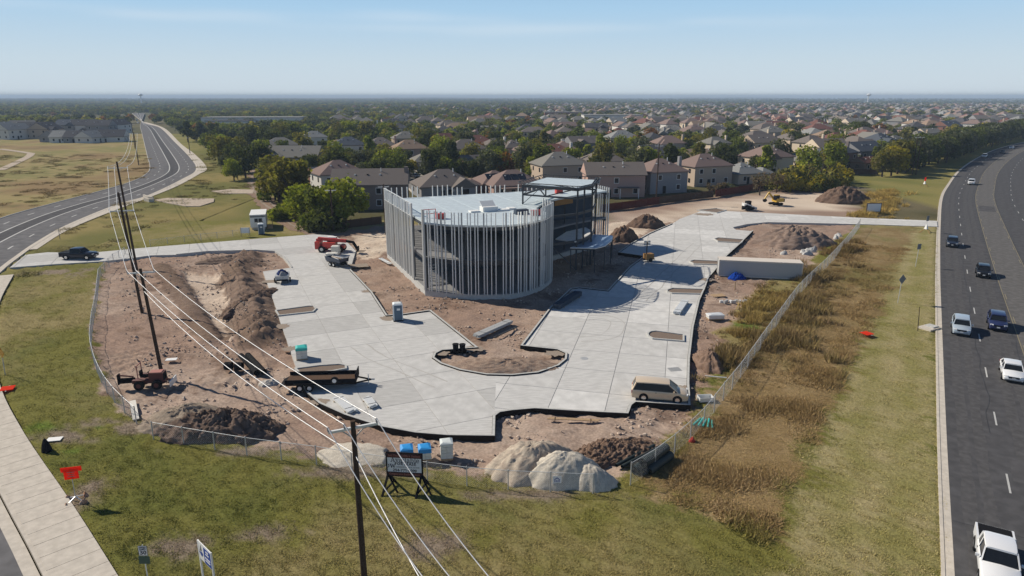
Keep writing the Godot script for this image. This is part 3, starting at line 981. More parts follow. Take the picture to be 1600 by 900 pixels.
func build_office() -> void:
	var deck_y := 10.2
	var top_y := 12.0
	var b := thing("office_building", "fan-shaped office building under construction, open steel stud walls and a pale metal roof deck", "building")
	var arc := smooth(PackedVector2Array([bp(0, 24.7), bp(2.6, 27.6), bp(5.6, 29.6), bp(8.8, 30.9), bp(12.1, 31.1), bp(15.3, 29.6), bp(17.9, 27.4), bp(20.1, 24.4)]), 0.4)
	var foot := PackedVector2Array([bp(0, 0), bp(0, 24.7)])
	foot.append_array(arc)
	foot.append_array([bp(20.1, 19.5), bp(25.0, 13.0), bp(31.0, 9.5), bp(40.5, 6.0), bp(40.5, 0)])
	# foundation, floors, roof
	part("foundation", Mb.new().prism(foot, -0.5, 0.55).done(), M.kerb, b)
	var inner: PackedVector2Array = Geometry2D.offset_polygon(foot, -0.35)[0]
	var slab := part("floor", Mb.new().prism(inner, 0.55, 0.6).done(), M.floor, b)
	slab.set_meta("label", "ground floor slab of new concrete darkened to look deep in shade")
	var upper := PackedVector2Array([bp(0.4, 0.4), bp(0.4, 24.3)])
	for i in range(0, arc.size(), 4):
		upper.append(arc[i] - BW * 0.5)
	upper.append_array([bp(19.6, 19.2), bp(24.6, 12.6), bp(31.0, 9.0), bp(40.0, 5.6), bp(40.0, 0.4)])
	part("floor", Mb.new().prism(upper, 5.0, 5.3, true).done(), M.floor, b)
	var deck := part("roof_deck", Mb.new().prism(upper, deck_y - 0.28, deck_y, true).done(), M.deck, b)
	# seams of the deck sheets, standing proud
	for k in 9:
		var t := 2.0 + k * 4.3
		var s1 := 24.0 if t < 20.0 else 12.0 - (t - 24.0) * 0.35
		if t < 18.0:
			s1 = 28.0
		part("seam", Mb.new().bar(v3(bp(t, 0.6), deck_y + 0.012), v3(bp(t, s1 - 1.0), deck_y + 0.012), 0.05, 0.025).done(), M.deck, deck)
	# perimeter beams and columns of dark steel
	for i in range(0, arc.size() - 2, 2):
		part("shade_strip", Mb.new().bar(v3(arc[i] - BW * 0.42, 5.14), v3(arc[i + 2] - BW * 0.42, 5.14), 0.04, 0.36).done(), M.steel, b)  # dark strip added to hide the pale slab edge, standing in for indoor shade
	for y in [4.82, deck_y - 0.55]:
		for seg in [[bp(0.5, 0.5), bp(0.5, 24.2)], [bp(0.5, 0.5), bp(40, 0.5)], [bp(20, 19.3), bp(24.8, 12.8)], [bp(40, 0.5), bp(40, 5.5)]]:
			part("beam", Mb.new().bar(v3(seg[0], y), v3(seg[1], y), 0.2, 0.4).done(), M.steel, b)
		for i in range(0, arc.size() - 6, 6):
			part("beam", Mb.new().bar(v3(arc[i] - BW * 0.6, y), v3(arc[i + 6] - BW * 0.6, y), 0.2, 0.4).done(), M.steel, b)
	for c in [[0.6, 0.6], [0.6, 8.5], [0.6, 17.0], [0.6, 24.0], [10, 0.6], [10, 9], [10, 18], [10, 26.5], [19.3, 0.6], [19.3, 9], [19.3, 18.5], [30, 0.6], [30, 8.5], [39.7, 0.6], [39.7, 5.4], [5.2, 27.8], [15.0, 28.0]]:
		part("column", Mb.new().bar(v3(bp(c[0], c[1]), 0.55), v3(bp(c[0], c[1]), deck_y - 0.3), 0.24).done(), M.steel, b)
	# joists under the roof, seen through the studs
	for k in 7:
		part("joist", Mb.new().bar(v3(bp(1.0, 3.0 + k * 3.3), deck_y - 0.6), v3(bp(19.0, 3.0 + k * 3.3), deck_y - 0.6), 0.12, 0.5).done(), M.steel, b)
	# studs of bright folded steel sheet; pairs stand at the window jambs
	var stud := Mb.new().box(Vector3(0, 0.5, 0), Vector3(0.12, 1.0, 0.20)).done()
	var place := func(p: Vector2, y0: float, y1: float, dir: Vector2, wide := 1.0) -> void:
		var o := part("stud", stud, M.galv if wide < 1.5 else M.galv_dull, b)  # wider studs get duller steel, painting in the dark gaps between studs
		o.transform = Transform3D(Basis(Vector3(dir.x, 0, dir.y) * wide, Vector3.UP * (y1 - y0), Vector3(-dir.y, 0, dir.x)), v3(p, y0))
	var s := 0.15
	var row := 0
	while s < 18.4:
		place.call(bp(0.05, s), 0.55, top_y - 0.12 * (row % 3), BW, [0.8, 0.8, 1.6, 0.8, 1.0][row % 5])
		s += [0.62, 1.05, 0.62, 1.2][row % 4]
		row += 1
	for q in [24.35, 24.62]:
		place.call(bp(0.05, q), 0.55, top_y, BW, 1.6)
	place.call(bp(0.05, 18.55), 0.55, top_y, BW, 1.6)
	var fine := resample(arc, 0.2)
	var at := 1
	var step := 0
	var gaps := [3, 2, 4, 2, 3, 3, 5, 2, 3, 2, 4, 2]
	while at < fine.size() - 1:
		var dir := (fine[at + 1] - fine[at - 1]).normalized()
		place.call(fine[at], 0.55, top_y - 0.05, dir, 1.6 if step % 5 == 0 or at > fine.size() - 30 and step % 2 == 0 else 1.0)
		at += 4 if at > fine.size() - 30 else gaps[step % gaps.size()]
		step += 1
	for q in range(0, 44):
		if q % 9 < 7:
			place.call(bp(0.4 + q * 0.9, 0.05), 0.55, top_y - 0.5 if q > 12 else top_y, BU)
	s = 0.1
	while s < 6.0:
		place.call(bp(40.45, s), 0.55, top_y - 1.2, BW)
		s += 0.8
	s = 0.0
	while s < 1.0:
		place.call(bp(20.1 + s * 0.2, 24.2 - s * 4.0), 0.55, top_y - 0.1, BW)
		s += 0.24
	# tracks that hold the studs
	for y in [0.58, deck_y - 0.1, top_y]:
		if y < 1.0 or y > 5.5:
			part("track", Mb.new().bar(v3(bp(0.05, 0), y), v3(bp(0.05, 18.6), y), 0.17, 0.06).done(), M.galv, b)
		for i in range(0, arc.size() - 3, 3):
			if y < top_y - 0.5 or i > arc.size() * 0.72:
				part("track", Mb.new().bar(v3(arc[i], y), v3(arc[i + 3], y), 0.17, 0.05).done(), M.galv_dull, b)
	# rooms: partitions, stair and material inside
	for w in [[4.0, 4.0, 4.0, 16.0, 0.6, 4.6], [4.0, 16.0, 13.0, 16.0, 0.6, 4.6], [13.0, 5.0, 13.0, 14.0, 0.6, 4.8], [4.0, 10.0, 16.0, 10.0, 5.3, 9.6], [16.0, 3.0, 16.0, 20.0, 5.3, 9.8], [22.0, 6.0, 38.0, 4.0, 5.3, 9.6], [22.0, 6.0, 38.0, 4.0, 0.6, 4.8]]:
		var p0 := bp(w[0], w[1])
		var p1 := bp(w[2], w[3])
		part("partition", Mb.new().bar(v3(p0, (w[4] + w[5]) * 0.5), v3(p1, (w[4] + w[5]) * 0.5), 0.12, w[5] - w[4]).done(), M.sheathing, b)
	for k in 14:
		part("stair_step", Mb.new().box(v3(bp(1.6 + k * 0.05, 23.0 - k * 0.38), 0.75 + k * 0.32), Vector3(1.8, 0.06, 0.32), Basis(Vector3.UP, 0.39)).done(), M.galv, b)
	for e in [0.7, 2.5]:
		part("stringer", Mb.new().bar(v3(bp(e, 23.2), 0.65), v3(bp(e + 0.7, 17.7), 5.2), 0.06, 0.28).done(), M.galv_dull, b)
	part("plywood_panel", Mb.new().bar(v3(bp(27, 10.6), 9.4), v3(bp(31.5, 8.6), 9.4), 0.06, 1.1).done(), M.plywood, b)
	build_tower(b)
	# loose things on the roof
	var crate := Mb.new().box(Vector3(0, 0.35, 0), Vector3(1.3, 0.7, 0.7)).done()
	var spots := [[3.2, 22.6, "red steel tool box standing on the roof deck behind a red ladder frame"], [16.9, 25.0, "red steel tool box on the roof deck by the curved wall's tower end"], [30.5, 5.0, "red steel tool box on the roof deck beneath the dark tower"]]
	for k in 3:
		var o := thing("tool_box", spots[k][2], "tool box", v3(bp(spots[k][0], spots[k][1]), deck_y + 0.01), 0.4)
		part("body", crate, M.red, o)
		part("lid", Mb.new().box(Vector3(0, 0.73, 0), Vector3(1.34, 0.07, 0.74)).done(), M.red, o)
		for e in [-0.6, 0.6]:
			part("skid", Mb.new().box(Vector3(e, -0.0, 0), Vector3(0.1, 0.06, 0.7)).done(), M.black, o)
	var fr := thing("guard_frame", "red pipe guard frame on the roof deck beside a tool box", "frame", v3(bp(1.9, 21.2), deck_y), 0.4)
	for x in [-1.0, 0.0, 1.0]:
		part("post", Mb.new().tube(Vector3(x, 0, 0), Vector3(x, 1.25, 0), 0.05, -1, 6).done(), M.red, fr)
	for y in [0.6, 1.2]:
		part("rail", Mb.new().tube(Vector3(-1, y, 0), Vector3(1, y, 0), 0.05, -1, 6).done(), M.red, fr)
	var ha := thing("roof_hatch", "raised pale roof hatch with a dark open lid on the metal deck", "hatch", v3(bp(12.0, 18.6), deck_y), 0.4)
	part("curb", Mb.new().box(Vector3(0, 0.35, 0), Vector3(2.4, 0.7, 1.6)).done(), M.white, ha)
	part("lid", Mb.new().box(Vector3(0, 1.0, -0.5), Vector3(2.2, 0.08, 1.5), Basis(Vector3.RIGHT, 0.5)).done(), M.galv, ha)
	for o in [[-2.4, 0.2, 1.5], [2.0, 0.6, 1.9], [3.8, -0.2, 1.2]]:
		part("flashing", Mb.new().box(Vector3(o[0], 0.12, o[1]), Vector3(o[2], 0.22, 1.2)).done(), M.white, ha)
	single("insulation_bale", Mb.new().box(Vector3(0, 0.35, 0), Vector3(2.0, 0.7, 1.0)).done(), M.sheathing, "small grey blue bale of board on the roof deck beside the hatch", "bale", v3(bp(15.4, 23.2), deck_y + 0.01), 0.4)

func build_tower(b: Node3D) -> void:
	var ring := pts([1.74, -109.64, 5.9, -119.47, 14.24, -115.71, 12.81, -108.83, 10.1, -104.91])
	var base := 0.3
	var deck: PackedVector2Array = Geometry2D.offset_polygon(ring, -0.3)[0]
	part("tower_deck", Mb.new().prism(deck, 13.28, 13.42, true).done(), M.deck, b)
	for y in [13.15, 11.75]:
		for i in ring.size():
			part("tower_beam", Mb.new().bar(v3(ring[i], y), v3(ring[(i + 1) % ring.size()], y), 0.22, 0.42 if y > 13.0 else 0.24).done(), M.steel, b)
	# a ring of pipe on short brackets round the tower's roof
	var out: PackedVector2Array = Geometry2D.offset_polygon(ring, 0.75)[0]
	var loop := out.duplicate()
	loop.append(out[0])
	for i in out.size():
		part("ring_pipe", Mb.new().tube(v3(out[i], 13.75), v3(out[(i + 1) % out.size()], 13.75), 0.07, -1, 6).done(), M.steel, b)
	for q in resample(loop, 1.15):
		part("bracket", Mb.new().bar(v3(q, 13.75), v3(nearest(q, ring), 13.25), 0.06).done(), M.steel, b)
	# columns: the western two stand on the roof, the others on the ground
	var feet := [10.2, 10.2, 0.4, 0.4, 0.4]
	for i in ring.size():
		part("tower_column", Mb.new().bar(v3(ring[i], feet[i]), v3(ring[i], 13.3), 0.26).done(), M.steel, b)
	part("tower_column", Mb.new().bar(v3(ring[4].lerp(ring[3], 0.45), base), v3(ring[4].lerp(ring[3], 0.45), 13.3), 0.26).done(), M.steel, b)
	var m04 := ring[0].lerp(ring[4], 0.42)
	part("brace", Mb.new().bar(v3(m04, 11.75), v3(ring[4].lerp(ring[2], 0.3), 13.1), 0.14).done(), M.steel, b)
	part("brace", Mb.new().bar(v3(m04, 11.75), v3(ring[0].lerp(ring[1], 0.5), 13.1), 0.14).done(), M.steel, b)
	for k in 2:
		part("brace", Mb.new().bar(v3(ring[0], 10.3 + k * 1.5), v3(ring[0].lerp(ring[1], 0.7), 11.75 + k * 1.4), 0.07).done(), M.steel, b)
	for y in [9.4, 5.1]:
		part("tower_beam", Mb.new().bar(v3(ring[4], y), v3(ring[3], y), 0.2, 0.35).done(), M.steel, b)
		part("tower_beam", Mb.new().bar(v3(ring[3], y), v3(ring[2], y), 0.2, 0.35).done(), M.steel, b)
		part("tower_beam", Mb.new().bar(v3(ring[4], y), v3(bp(20.1, 23.0), y), 0.2, 0.35).done(), M.steel, b)
	part("brace", Mb.new().bar(v3(ring[4], 0.6), v3(bp(20.6, 22.0), 5.0), 0.14).done(), M.steel, b)
	part("landing", Mb.new().prism(pts([6.91, -106.42, 9.88, -104.44, 11.68, -107.44, 13.57, -112.26, 12.7, -116.31, 9.08, -112.26]), 5.0, 5.2, true).done(), M.concrete[3], b)
	# entrance canopy
	var can := pts([9.23, -104.82, 12.31, -109.23, 14.03, -115.12, 17.06, -114.01, 16.32, -110.26, 14.74, -106.25, 12.99, -104.35])
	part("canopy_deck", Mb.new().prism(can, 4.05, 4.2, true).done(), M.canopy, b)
	for i in can.size():
		part("canopy_beam", Mb.new().bar(v3(can[i], 3.92), v3(can[(i + 1) % can.size()], 3.92), 0.16, 0.26).done(), M.steel, b)
		part("canopy_post", Mb.new().bar(v3(can[i], 0.2), v3(can[i], 3.85), 0.16).done(), M.steel, b)
	part("canopy_edge", Mb.new().prism(Geometry2D.offset_polygon(can, 0.1)[0], 4.0, 4.12, true).done(), M.galv, b)

var paints := {}

func paint(c: Color, metal := 0.15) -> StandardMaterial3D:
	var key := "%s" % c
	if not paints.has(key):
		var m := flat(c, 0.3, metal)
		m.clearcoat_enabled = true
		m.clearcoat = 0.4
		m.metallic_specular = 0.35
		m.clearcoat_roughness = 0.08
		paints[key] = m
	return paints[key]

# one ring of a car body at z: bottom yb, top yt, half width w
func body_ring(z: float, yb: float, yt: float, w: float) -> Array:
	var ym := lerpf(yb, yt, 0.55)
	var r := minf(0.13, (yt - yb) * 0.3)
	return [Vector3(-w * 0.93, yb, z), Vector3(-w, ym, z), Vector3(-w * 0.985, yt - r, z), Vector3(-w * 0.955, yt - r * 0.35, z), Vector3(-w * 0.88, yt, z), Vector3(0, yt + 0.025, z), Vector3(w * 0.88, yt, z), Vector3(w * 0.955, yt - r * 0.35, z), Vector3(w * 0.985, yt - r, z), Vector3(w, ym, z), Vector3(w * 0.93, yb, z), Vector3(0, yb, z)]

func wheel(parent: Node3D, at: Vector3, r: float, w: float) -> void:
	var s := signf(at.x)
	var t := part("wheel", Mb.new().tube(at - Vector3(w * 0.5, 0, 0), at + Vector3(w * 0.5, 0, 0), r, -1, 18).done(), M.rubber, parent)
	part("rim", Mb.new().tube(at + Vector3(s * w * 0.3, 0, 0), at + Vector3(s * (w * 0.5 + 0.012), 0, 0), r * 0.66, r * 0.6, 14).done(), M.chrome if r < 0.45 else M.cream, t)

# kinds: sedan, suv, van, pickup. The front looks along +z.
func car(called: String, kind: String, col: Color, label: String, category: String, at: Vector3, turn: float, group := "") -> Node3D:
	var o := thing(called, label, category, at, turn, group)
	var p := paint(col)
	var spec: Dictionary = {
		"sedan": {"l": 4.7, "w": 0.91, "belt": 0.92, "roof": 1.45, "yb": 0.24, "hood": 0.90, "trunk": 0.98, "g": [1.05, 0.35, -1.05, -1.75], "wr": 0.33, "wx": [1.42, -1.38]},
		"suv": {"l": 4.7, "w": 0.94, "belt": 1.06, "roof": 1.70, "yb": 0.28, "hood": 1.05, "trunk": 1.06, "g": [1.12, 0.50, -1.75, -2.22], "wr": 0.37, "wx": [1.42, -1.38]},
		"van": {"l": 5.1, "w": 0.97, "belt": 1.05, "roof": 1.78, "yb": 0.26, "hood": 1.02, "trunk": 1.05, "g": [1.62, 0.75, -2.15, -2.46], "wr": 0.35, "wx": [1.58, -1.42]},
		"pickup": {"l": 5.9, "w": 1.0, "belt": 1.22, "roof": 1.92, "yb": 0.40, "hood": 1.18, "trunk": 1.20, "g": [1.25, 0.62, -0.95, -1.05], "wr": 0.41, "wx": [1.85, -1.75]}}[kind]
	var hl: float = spec.l * 0.5
	var w: float = spec.w
	var yb: float = spec.yb
	var g: Array = spec.g
	var rings := [
		body_ring(hl, yb + 0.16, spec.hood - 0.34, w * 0.74), body_ring(hl - 0.06, yb + 0.06, spec.hood - 0.20, w * 0.86), body_ring(hl - 0.30, yb, spec.hood - 0.08, w * 0.965),
		body_ring(hl - 0.7, yb, spec.hood - 0.02, w), body_ring(g[0] + 0.1, yb, spec.hood + 0.02, w), body_ring(g[0] - 0.25, yb, spec.belt, w), body_ring(0, yb, spec.belt, w),
		body_ring(g[3] + 0.4 if kind != "pickup" else -0.9, yb, spec.belt + 0.02, w)]
	if kind != "pickup":
		rings.append_array([body_ring(minf(g[3] - 0.02, -hl + 0.45), yb, spec.trunk, w * 0.98), body_ring(-hl + 0.14, yb + 0.04, spec.trunk - 0.05, w * 0.93), body_ring(-hl, yb + 0.14, spec.trunk - 0.22, w * 0.84)])
		part("body", Mb.new().loft(rings).done(38.0), p, o)
	else:
		rings.append(body_ring(-1.06, yb, spec.belt, w))
		part("body", Mb.new().loft(rings).done(38.0), p, o)
		# open load bed
		var bd := part("bed", Mb.new().box(Vector3(0, 0.62, -2.0), Vector3(w * 1.9, 0.16, 1.86)).done(), M.black, o)
		for s in [-1.0, 1.0]:
			part("bed_side", Mb.new().box(Vector3(s * w * 0.94, 0.86, -2.0), Vector3(0.11, 0.74, 1.86)).done(), p, bd)
		part("bed_front", Mb.new().box(Vector3(0, 0.86, -1.12), Vector3(w * 1.77, 0.7, 0.08)).done(), p, bd)
		part("tonneau_cover", Mb.new().box(Vector3(0, 1.215, -2.0), Vector3(w * 1.72, 0.03, 1.8)).done(), M.black, bd)
		part("tailgate", Mb.new().box(Vector3(0, 0.85, -2.9), Vector3(w * 1.94, 0.72, 0.09)).done(), p, o)
		part("bumper", Mb.new().box(Vector3(0, 0.52, -2.99), Vector3(w * 1.9, 0.2, 0.16)).done(), M.chrome, o)
	# cabin: glass all round under a painted roof
	var belt: float = spec.belt - 0.03
	var roof: float = spec.roof
	var wb := w * 0.92
	var wt := w * 0.76
	var gl := [[Vector3(-wb, belt, g[0]), Vector3(wb, belt, g[0]), Vector3(wb, belt, g[3]), Vector3(-wb, belt, g[3])], [Vector3(-wt, roof - 0.07, g[1]), Vector3(wt, roof - 0.07, g[1]), Vector3(wt, roof - 0.07, g[2]), Vector3(-wt, roof - 0.07, g[2])]]
	part("windows", Mb.new().loft(gl).done(), M.glass, o)
	var rf := []
	for e in [[g[1] + 0.10, 0.03, 0.93], [g[1] - 0.1, 0.0, 1.0], [(g[1] + g[2]) * 0.5, -0.025, 1.02], [g[2] + 0.1, 0.0, 1.0], [g[2] - 0.06, 0.03, 0.95]]:
		var hw: float = wt * 1.03 * e[2]
		rf.append([Vector3(-hw, roof - 0.11 - e[1], e[0]), Vector3(-hw * 0.96, roof - 0.03 - e[1], e[0]), Vector3(-hw * 0.7, roof - e[1], e[0]), Vector3(hw * 0.7, roof - e[1], e[0]), Vector3(hw * 0.96, roof - 0.03 - e[1], e[0]), Vector3(hw, roof - 0.11 - e[1], e[0])])
	part("roof", Mb.new().loft(rf).done(40.0), p, o)
	for s in [-1.0, 1.0]:
		var q := Vector3(s, 1, 1)
		part("pillar", Mb.new().bar(Vector3(wb, belt, g[0]) * q, Vector3(wt, roof - 0.08, g[1]) * q, 0.075, 0.06).done(), p, o)
		part("pillar", Mb.new().bar(Vector3(wb, belt, g[3]) * q, Vector3(wt, roof - 0.08, g[2]) * q, 0.12, 0.09).done(), p, o)
		if kind != "van":
			part("pillar", Mb.new().bar(Vector3(wb + 0.012, belt, -0.25) * q, Vector3(wt + 0.012, roof - 0.08, -0.3) * q, 0.05, 0.08).done(), M.black if kind == "suv" else p, o)
		if kind == "suv" or kind == "van":
			part("pillar", Mb.new().bar(Vector3(wb + 0.004, belt, g[3] * 0.62) * q, Vector3(wt + 0.004, roof - 0.08, g[3] * 0.62) * q, 0.05, 0.10).done(), p if kind == "suv" else M.glass, o)
		part("mirror", Mb.new().box(Vector3((w + 0.10) * s, spec.belt + 0.06, g[0] - 0.38), Vector3(0.2, 0.15, 0.12)).done(), p, o)
		part("headlight", Mb.new().box(Vector3(w * 0.70 * s, spec.hood - 0.22, hl - 0.16), Vector3(w * 0.36, 0.13, 0.22), Basis(Vector3.UP, 0.28 * s)).done(), M.lamp_glass, o)
		part("tail_light", Mb.new().box(Vector3(w * 0.86 * s, spec.trunk - 0.22, -hl + 0.10), Vector3(0.17, 0.24 if kind != "sedan" else 0.15, 0.2)).done(), M.red_lens, o)
		part("door_handle", Mb.new().box(Vector3((w + 0.005) * s, spec.belt - 0.14, -0.35), Vector3(0.03, 0.035, 0.16)).done(), M.black, o)
		for z in spec.wx:
			part("wheel_arch", Mb.new().tube(Vector3(w * 0.80 * s, spec.wr + 0.02, z), Vector3((w + 0.004) * s, spec.wr + 0.02, z), spec.wr + 0.07, -1, 18).done(), M.black, o)
			wheel(o, Vector3((w - 0.09) * s, spec.wr, z), spec.wr, 0.23)
	part("grille", Mb.new().box(Vector3(0, spec.hood - 0.30, hl - 0.035), Vector3(w * 0.98, 0.16, 0.10)).done(), M.black, o)
	part("bumper", Mb.new().box(Vector3(0, yb + 0.17, hl - 0.08), Vector3(w * 1.42, 0.12, 0.14)).done(), M.black if kind != "pickup" else M.chrome, o)
	part("number_plate", Mb.new().box(Vector3(0, yb + 0.3, hl + 0.0), Vector3(0.32, 0.15, 0.03)).done(), M.white, o)
	part("underbody", Mb.new().box(Vector3(0, yb + 0.02, 0), Vector3(w * 1.6, 0.18, spec.l * 0.86)).done(), M.black, o)
	return o

# places a car on the right-hand road, facing the way its lane runs
func road_car(called: String, kind: String, col: Color, label: String, p: Vector2, lane: float) -> void:
	var best := 0
	for i in right_edge.size():
		if right_edge[i].distance_squared_to(p) < right_edge[best].distance_squared_to(p):
			best = i
	var t := (right_edge[mini(best + 1, right_edge.size() - 1)] - right_edge[maxi(best - 1, 0)]).normalized()
	var at := right_edge[best] + Vector2(-t.y, t.x) * lane
	at += t * (p - right_edge[best]).dot(t)
	var f := -t
	car(called, kind, col, label, {"pickup": "pickup truck", "suv": "car", "sedan": "car", "van": "van"}[kind], Vector3(at.x, 0.0, at.y), atan2(f.x, f.y), "vehicles driving on the curved main road")

func build_vehicles() -> void:
	road_car("pickup_truck", "pickup", lin(0.80, 0.81, 0.82), "white pickup truck with an empty black load bed driving on the main road", Vector2(28.58, -34.3), 2.5)
	road_car("car", "sedan", lin(0.80, 0.81, 0.82), "white sedan with a black glass roof line on the main road behind the white pickup", Vector2(50.27, -63.38), 6.2)
	road_car("car", "suv", lin(0.025, 0.035, 0.10), "dark navy blue car beside the pale silver crossover on the main road", Vector2(59.43, -78.28), 6.1)
	road_car("car", "suv", lin(0.40, 0.47, 0.54), "pale silver blue crossover in the kerb lane of the main road", Vector2(53.27, -77.11), 2.3)
	road_car("car", "suv", lin(0.012, 0.013, 0.016), "black sport utility car on the main road between two dark blue cars", Vector2(73.76, -103.04), 6.1)
	road_car("car", "suv", lin(0.025, 0.035, 0.06), "slate blue sport utility car in the kerb lane passing the construction entrance", Vector2(82.34, -125.26), 2.3)
	road_car("car", "suv", lin(0.72, 0.73, 0.74), "white car alone in the inner lane of the main road beyond the construction entrance", Vector2(145.72, -217.67), 6.0)
	road_car("car", "suv", lin(0.78, 0.79, 0.8), "white sport utility car leading a dark car past the roadside trees", Vector2(215.9, -316.23), 2.2)
	road_car("car", "sedan", lin(0.05, 0.055, 0.06), "dark grey car following a white one past the roadside trees", Vector2(238.87, -341.69), 6.0)
	road_car("car", "sedan", lin(0.8, 0.81, 0.82), "white sedan farthest along the bend of the main road", Vector2(268.3, -366.94), 5.5)
	car("pickup_truck", "pickup", lin(0.004, 0.007, 0.022), "dark navy pickup truck stopped on the concrete site driveway", "pickup truck", Vector3(-74.12, 0.15, -114.16), PI * 0.5 - 0.03)
	car("minivan", "van", lin(0.66, 0.53, 0.38), "beige minivan parked at the corner of the new concrete lot", "van", Vector3(13.59, 0.15, -57.95), PI * 0.5 - 0.20)
	for c in [[-378.96, -715.35, "white"], [-419.27, -789.5, "pale grey"]]:
		var f := Vector2(0.47, 0.88)
		car("car", "suv", lin(0.75, 0.76, 0.77), "%s car far up the S-bend road where it meets the trees" % c[2], "car", Vector3(c[0] - 2.0, 0.0, c[1]), atan2(f.x, f.y))
	for c in [[-33.31, -235.27, 0.6, "sedan", lin(0.05, 0.05, 0.055), "dark sedan parked on the suburban street behind the building"], [-39.46, -255.85, 0.6, "suv", lin(0.7, 0.7, 0.7), "white car parked on the suburban street behind the building"], [-74.37, -269.97, 1.4, "van", lin(0.7, 0.71, 0.72), "white van parked beside the broad grey gable"], [-69.64, -255.85, 1.4, "suv", lin(0.1, 0.13, 0.2), "blue car parked beside a white van by the grey gable"]]:
		car("car" if c[3] != "van" else "van", c[3], c[4], c[5], "car" if c[3] != "van" else "van", Vector3(c[0], 0.1, c[1]), c[2])
	build_trailer()
	build_telehandler()
	build_trencher()
	build_diggers()

func build_trailer() -> void:
	# flatbed equipment trailer on the lot's west edge
	var o := thing("flatbed_trailer", "long black flatbed trailer with a spare wheel parked at the edge of the lot", "trailer", Vector3(-18.16, 0.15, -60.69), 0.07)
	part("deck", Mb.new().box(Vector3(0, 0.72, 0), Vector3(6.6, 0.14, 2.1)).done(), M.wood, o)
	for s in [-1.0, 1.0]:
		part("side_rail", Mb.new().box(Vector3(0, 0.9, 1.06 * s), Vector3(6.6, 0.42, 0.09)).done(), M.black, o)
		part("frame_rail", Mb.new().box(Vector3(0, 0.55, 0.8 * s), Vector3(6.6, 0.2, 0.12)).done(), M.black, o)
		for x in [-1.9, -1.0]:
			var w := part("wheel", Mb.new().tube(Vector3(x, 0.37, 1.12 * s), Vector3(x, 0.37, 1.35 * s), 0.37, -1, 16).done(), M.rubber, o)
			part("rim", Mb.new().tube(Vector3(x, 0.37, 1.2 * s), Vector3(x, 0.37, 1.37 * s), 0.2, -1, 12).done(), M.galv, w)
		part("mudguard", Mb.new().box(Vector3(-1.45, 0.82, 1.24 * s), Vector3(2.0, 0.05, 0.34)).done(), M.black, o)
		part("tongue", Mb.new().bar(Vector3(3.2, 0.55, 0.75 * s), Vector3(4.6, 0.55, 0), 0.12).done(), M.black, o)
	part("headboard", Mb.new().box(Vector3(3.28, 1.15, 0), Vector3(0.08, 0.8, 2.1)).done(), M.black, o)
	part("jack", Mb.new().tube(Vector3(4.35, 0.1, 0.1), Vector3(4.35, 1.15, 0.1), 0.05, -1, 8).done(), M.galv, o)
	part("coupler", Mb.new().box(Vector3(4.75, 0.58, 0), Vector3(0.35, 0.14, 0.14)).done(), M.galv_dull, o)
	part("ramp", Mb.new().box(Vector3(-3.55, 0.55, 0), Vector3(0.75, 0.08, 2.0), Basis(Vector3(0, 0, 1), 0.5)).done(), M.black, o)
	var sp := part("spare_wheel", Mb.new().tube(Vector3(1.35, 1.05, 1.12), Vector3(1.35, 1.05, 1.34), 0.36, -1, 16).done(), M.rubber, o)
	part("rim", Mb.new().tube(Vector3(1.35, 1.05, 1.2), Vector3(1.35, 1.05, 1.36), 0.2, -1, 12).done(), M.galv, sp)
	# small material trailers up the west wing
	var a := thing("utility_trailer", "small grey utility trailer heaped with blue tarpaulin and scrap on the west wing", "trailer", Vector3(-34.43, 0.15, -99.05), 0.25)
	part("box", Mb.new().box(Vector3(0, 0.95, 0), Vector3(1.9, 0.55, 2.9)).done(), M.galv_dull, a)
	part("chassis", Mb.new().box(Vector3(0, 0.6, 0), Vector3(1.5, 0.2, 3.1)).done(), M.black, a)
	part("tongue", Mb.new().bar(Vector3(0, 0.6, -1.5), Vector3(0, 0.55, -2.9), 0.12).done(), M.black, a)
	for s in [-1.0, 1.0]:
		var w := part("wheel", Mb.new().tube(Vector3(0.98 * s, 0.36, 0.3), Vector3(1.18 * s, 0.36, 0.3), 0.36, -1, 14).done(), M.rubber, a)
		part("rim", Mb.new().tube(Vector3(1.0 * s, 0.36, 0.3), Vector3(1.2 * s, 0.36, 0.3), 0.18, -1, 10).done(), M.white, w)
		part("prop_leg", Mb.new().bar(Vector3(0.8 * s, 0.02, 1.3), Vector3(0.8 * s, 0.6, 1.3), 0.08).done(), M.black, a)
	var lp := heap_mesh(0.9, 1.3, 0.75, 41, Color(0.03, 0.06, 0.22), Color(0.02, 0.03, 0.09), 14)
	part("tarpaulin", lp, M.heap, a, Vector3(0, 1.2, 0))
	var lp2 := heap_mesh(0.7, 0.6, 0.5, 43, Color(0.5, 0.5, 0.5), Color(0.35, 0.36, 0.37), 12)
	part("load", lp2, M.heap, a, Vector3(0.1, 1.22, 0.85))
	var d := thing("dump_trailer", "dark dump trailer with curved sides carrying boards beside the telehandler", "trailer", Vector3(-28.73, 0.15, -109.11), 0.9)
	var prof := []
	for z in [-1.9, -1.6, 0.0, 1.6, 1.9]:
		var lift := 0.12 if absf(z) > 1.7 else 0.0
		prof.append([Vector3(-1.0, 1.45 + lift, z), Vector3(-0.85, 0.75 + lift, z), Vector3(0.85, 0.75 + lift, z), Vector3(1.0, 1.45 + lift, z), Vector3(0.9, 1.45 + lift, z), Vector3(0.75, 0.85 + lift, z), Vector3(-0.75, 0.85 + lift, z), Vector3(-0.9, 1.45 + lift, z)])
	part("box", Mb.new().loft(prof, false).done(), M.dark_blue, d)
	for z in [-1.75, 1.75]:
		part("end_panel", Mb.new().box(Vector3(0, 1.15, z), Vector3(1.75, 0.6, 0.08)).done(), M.dark_blue, d)
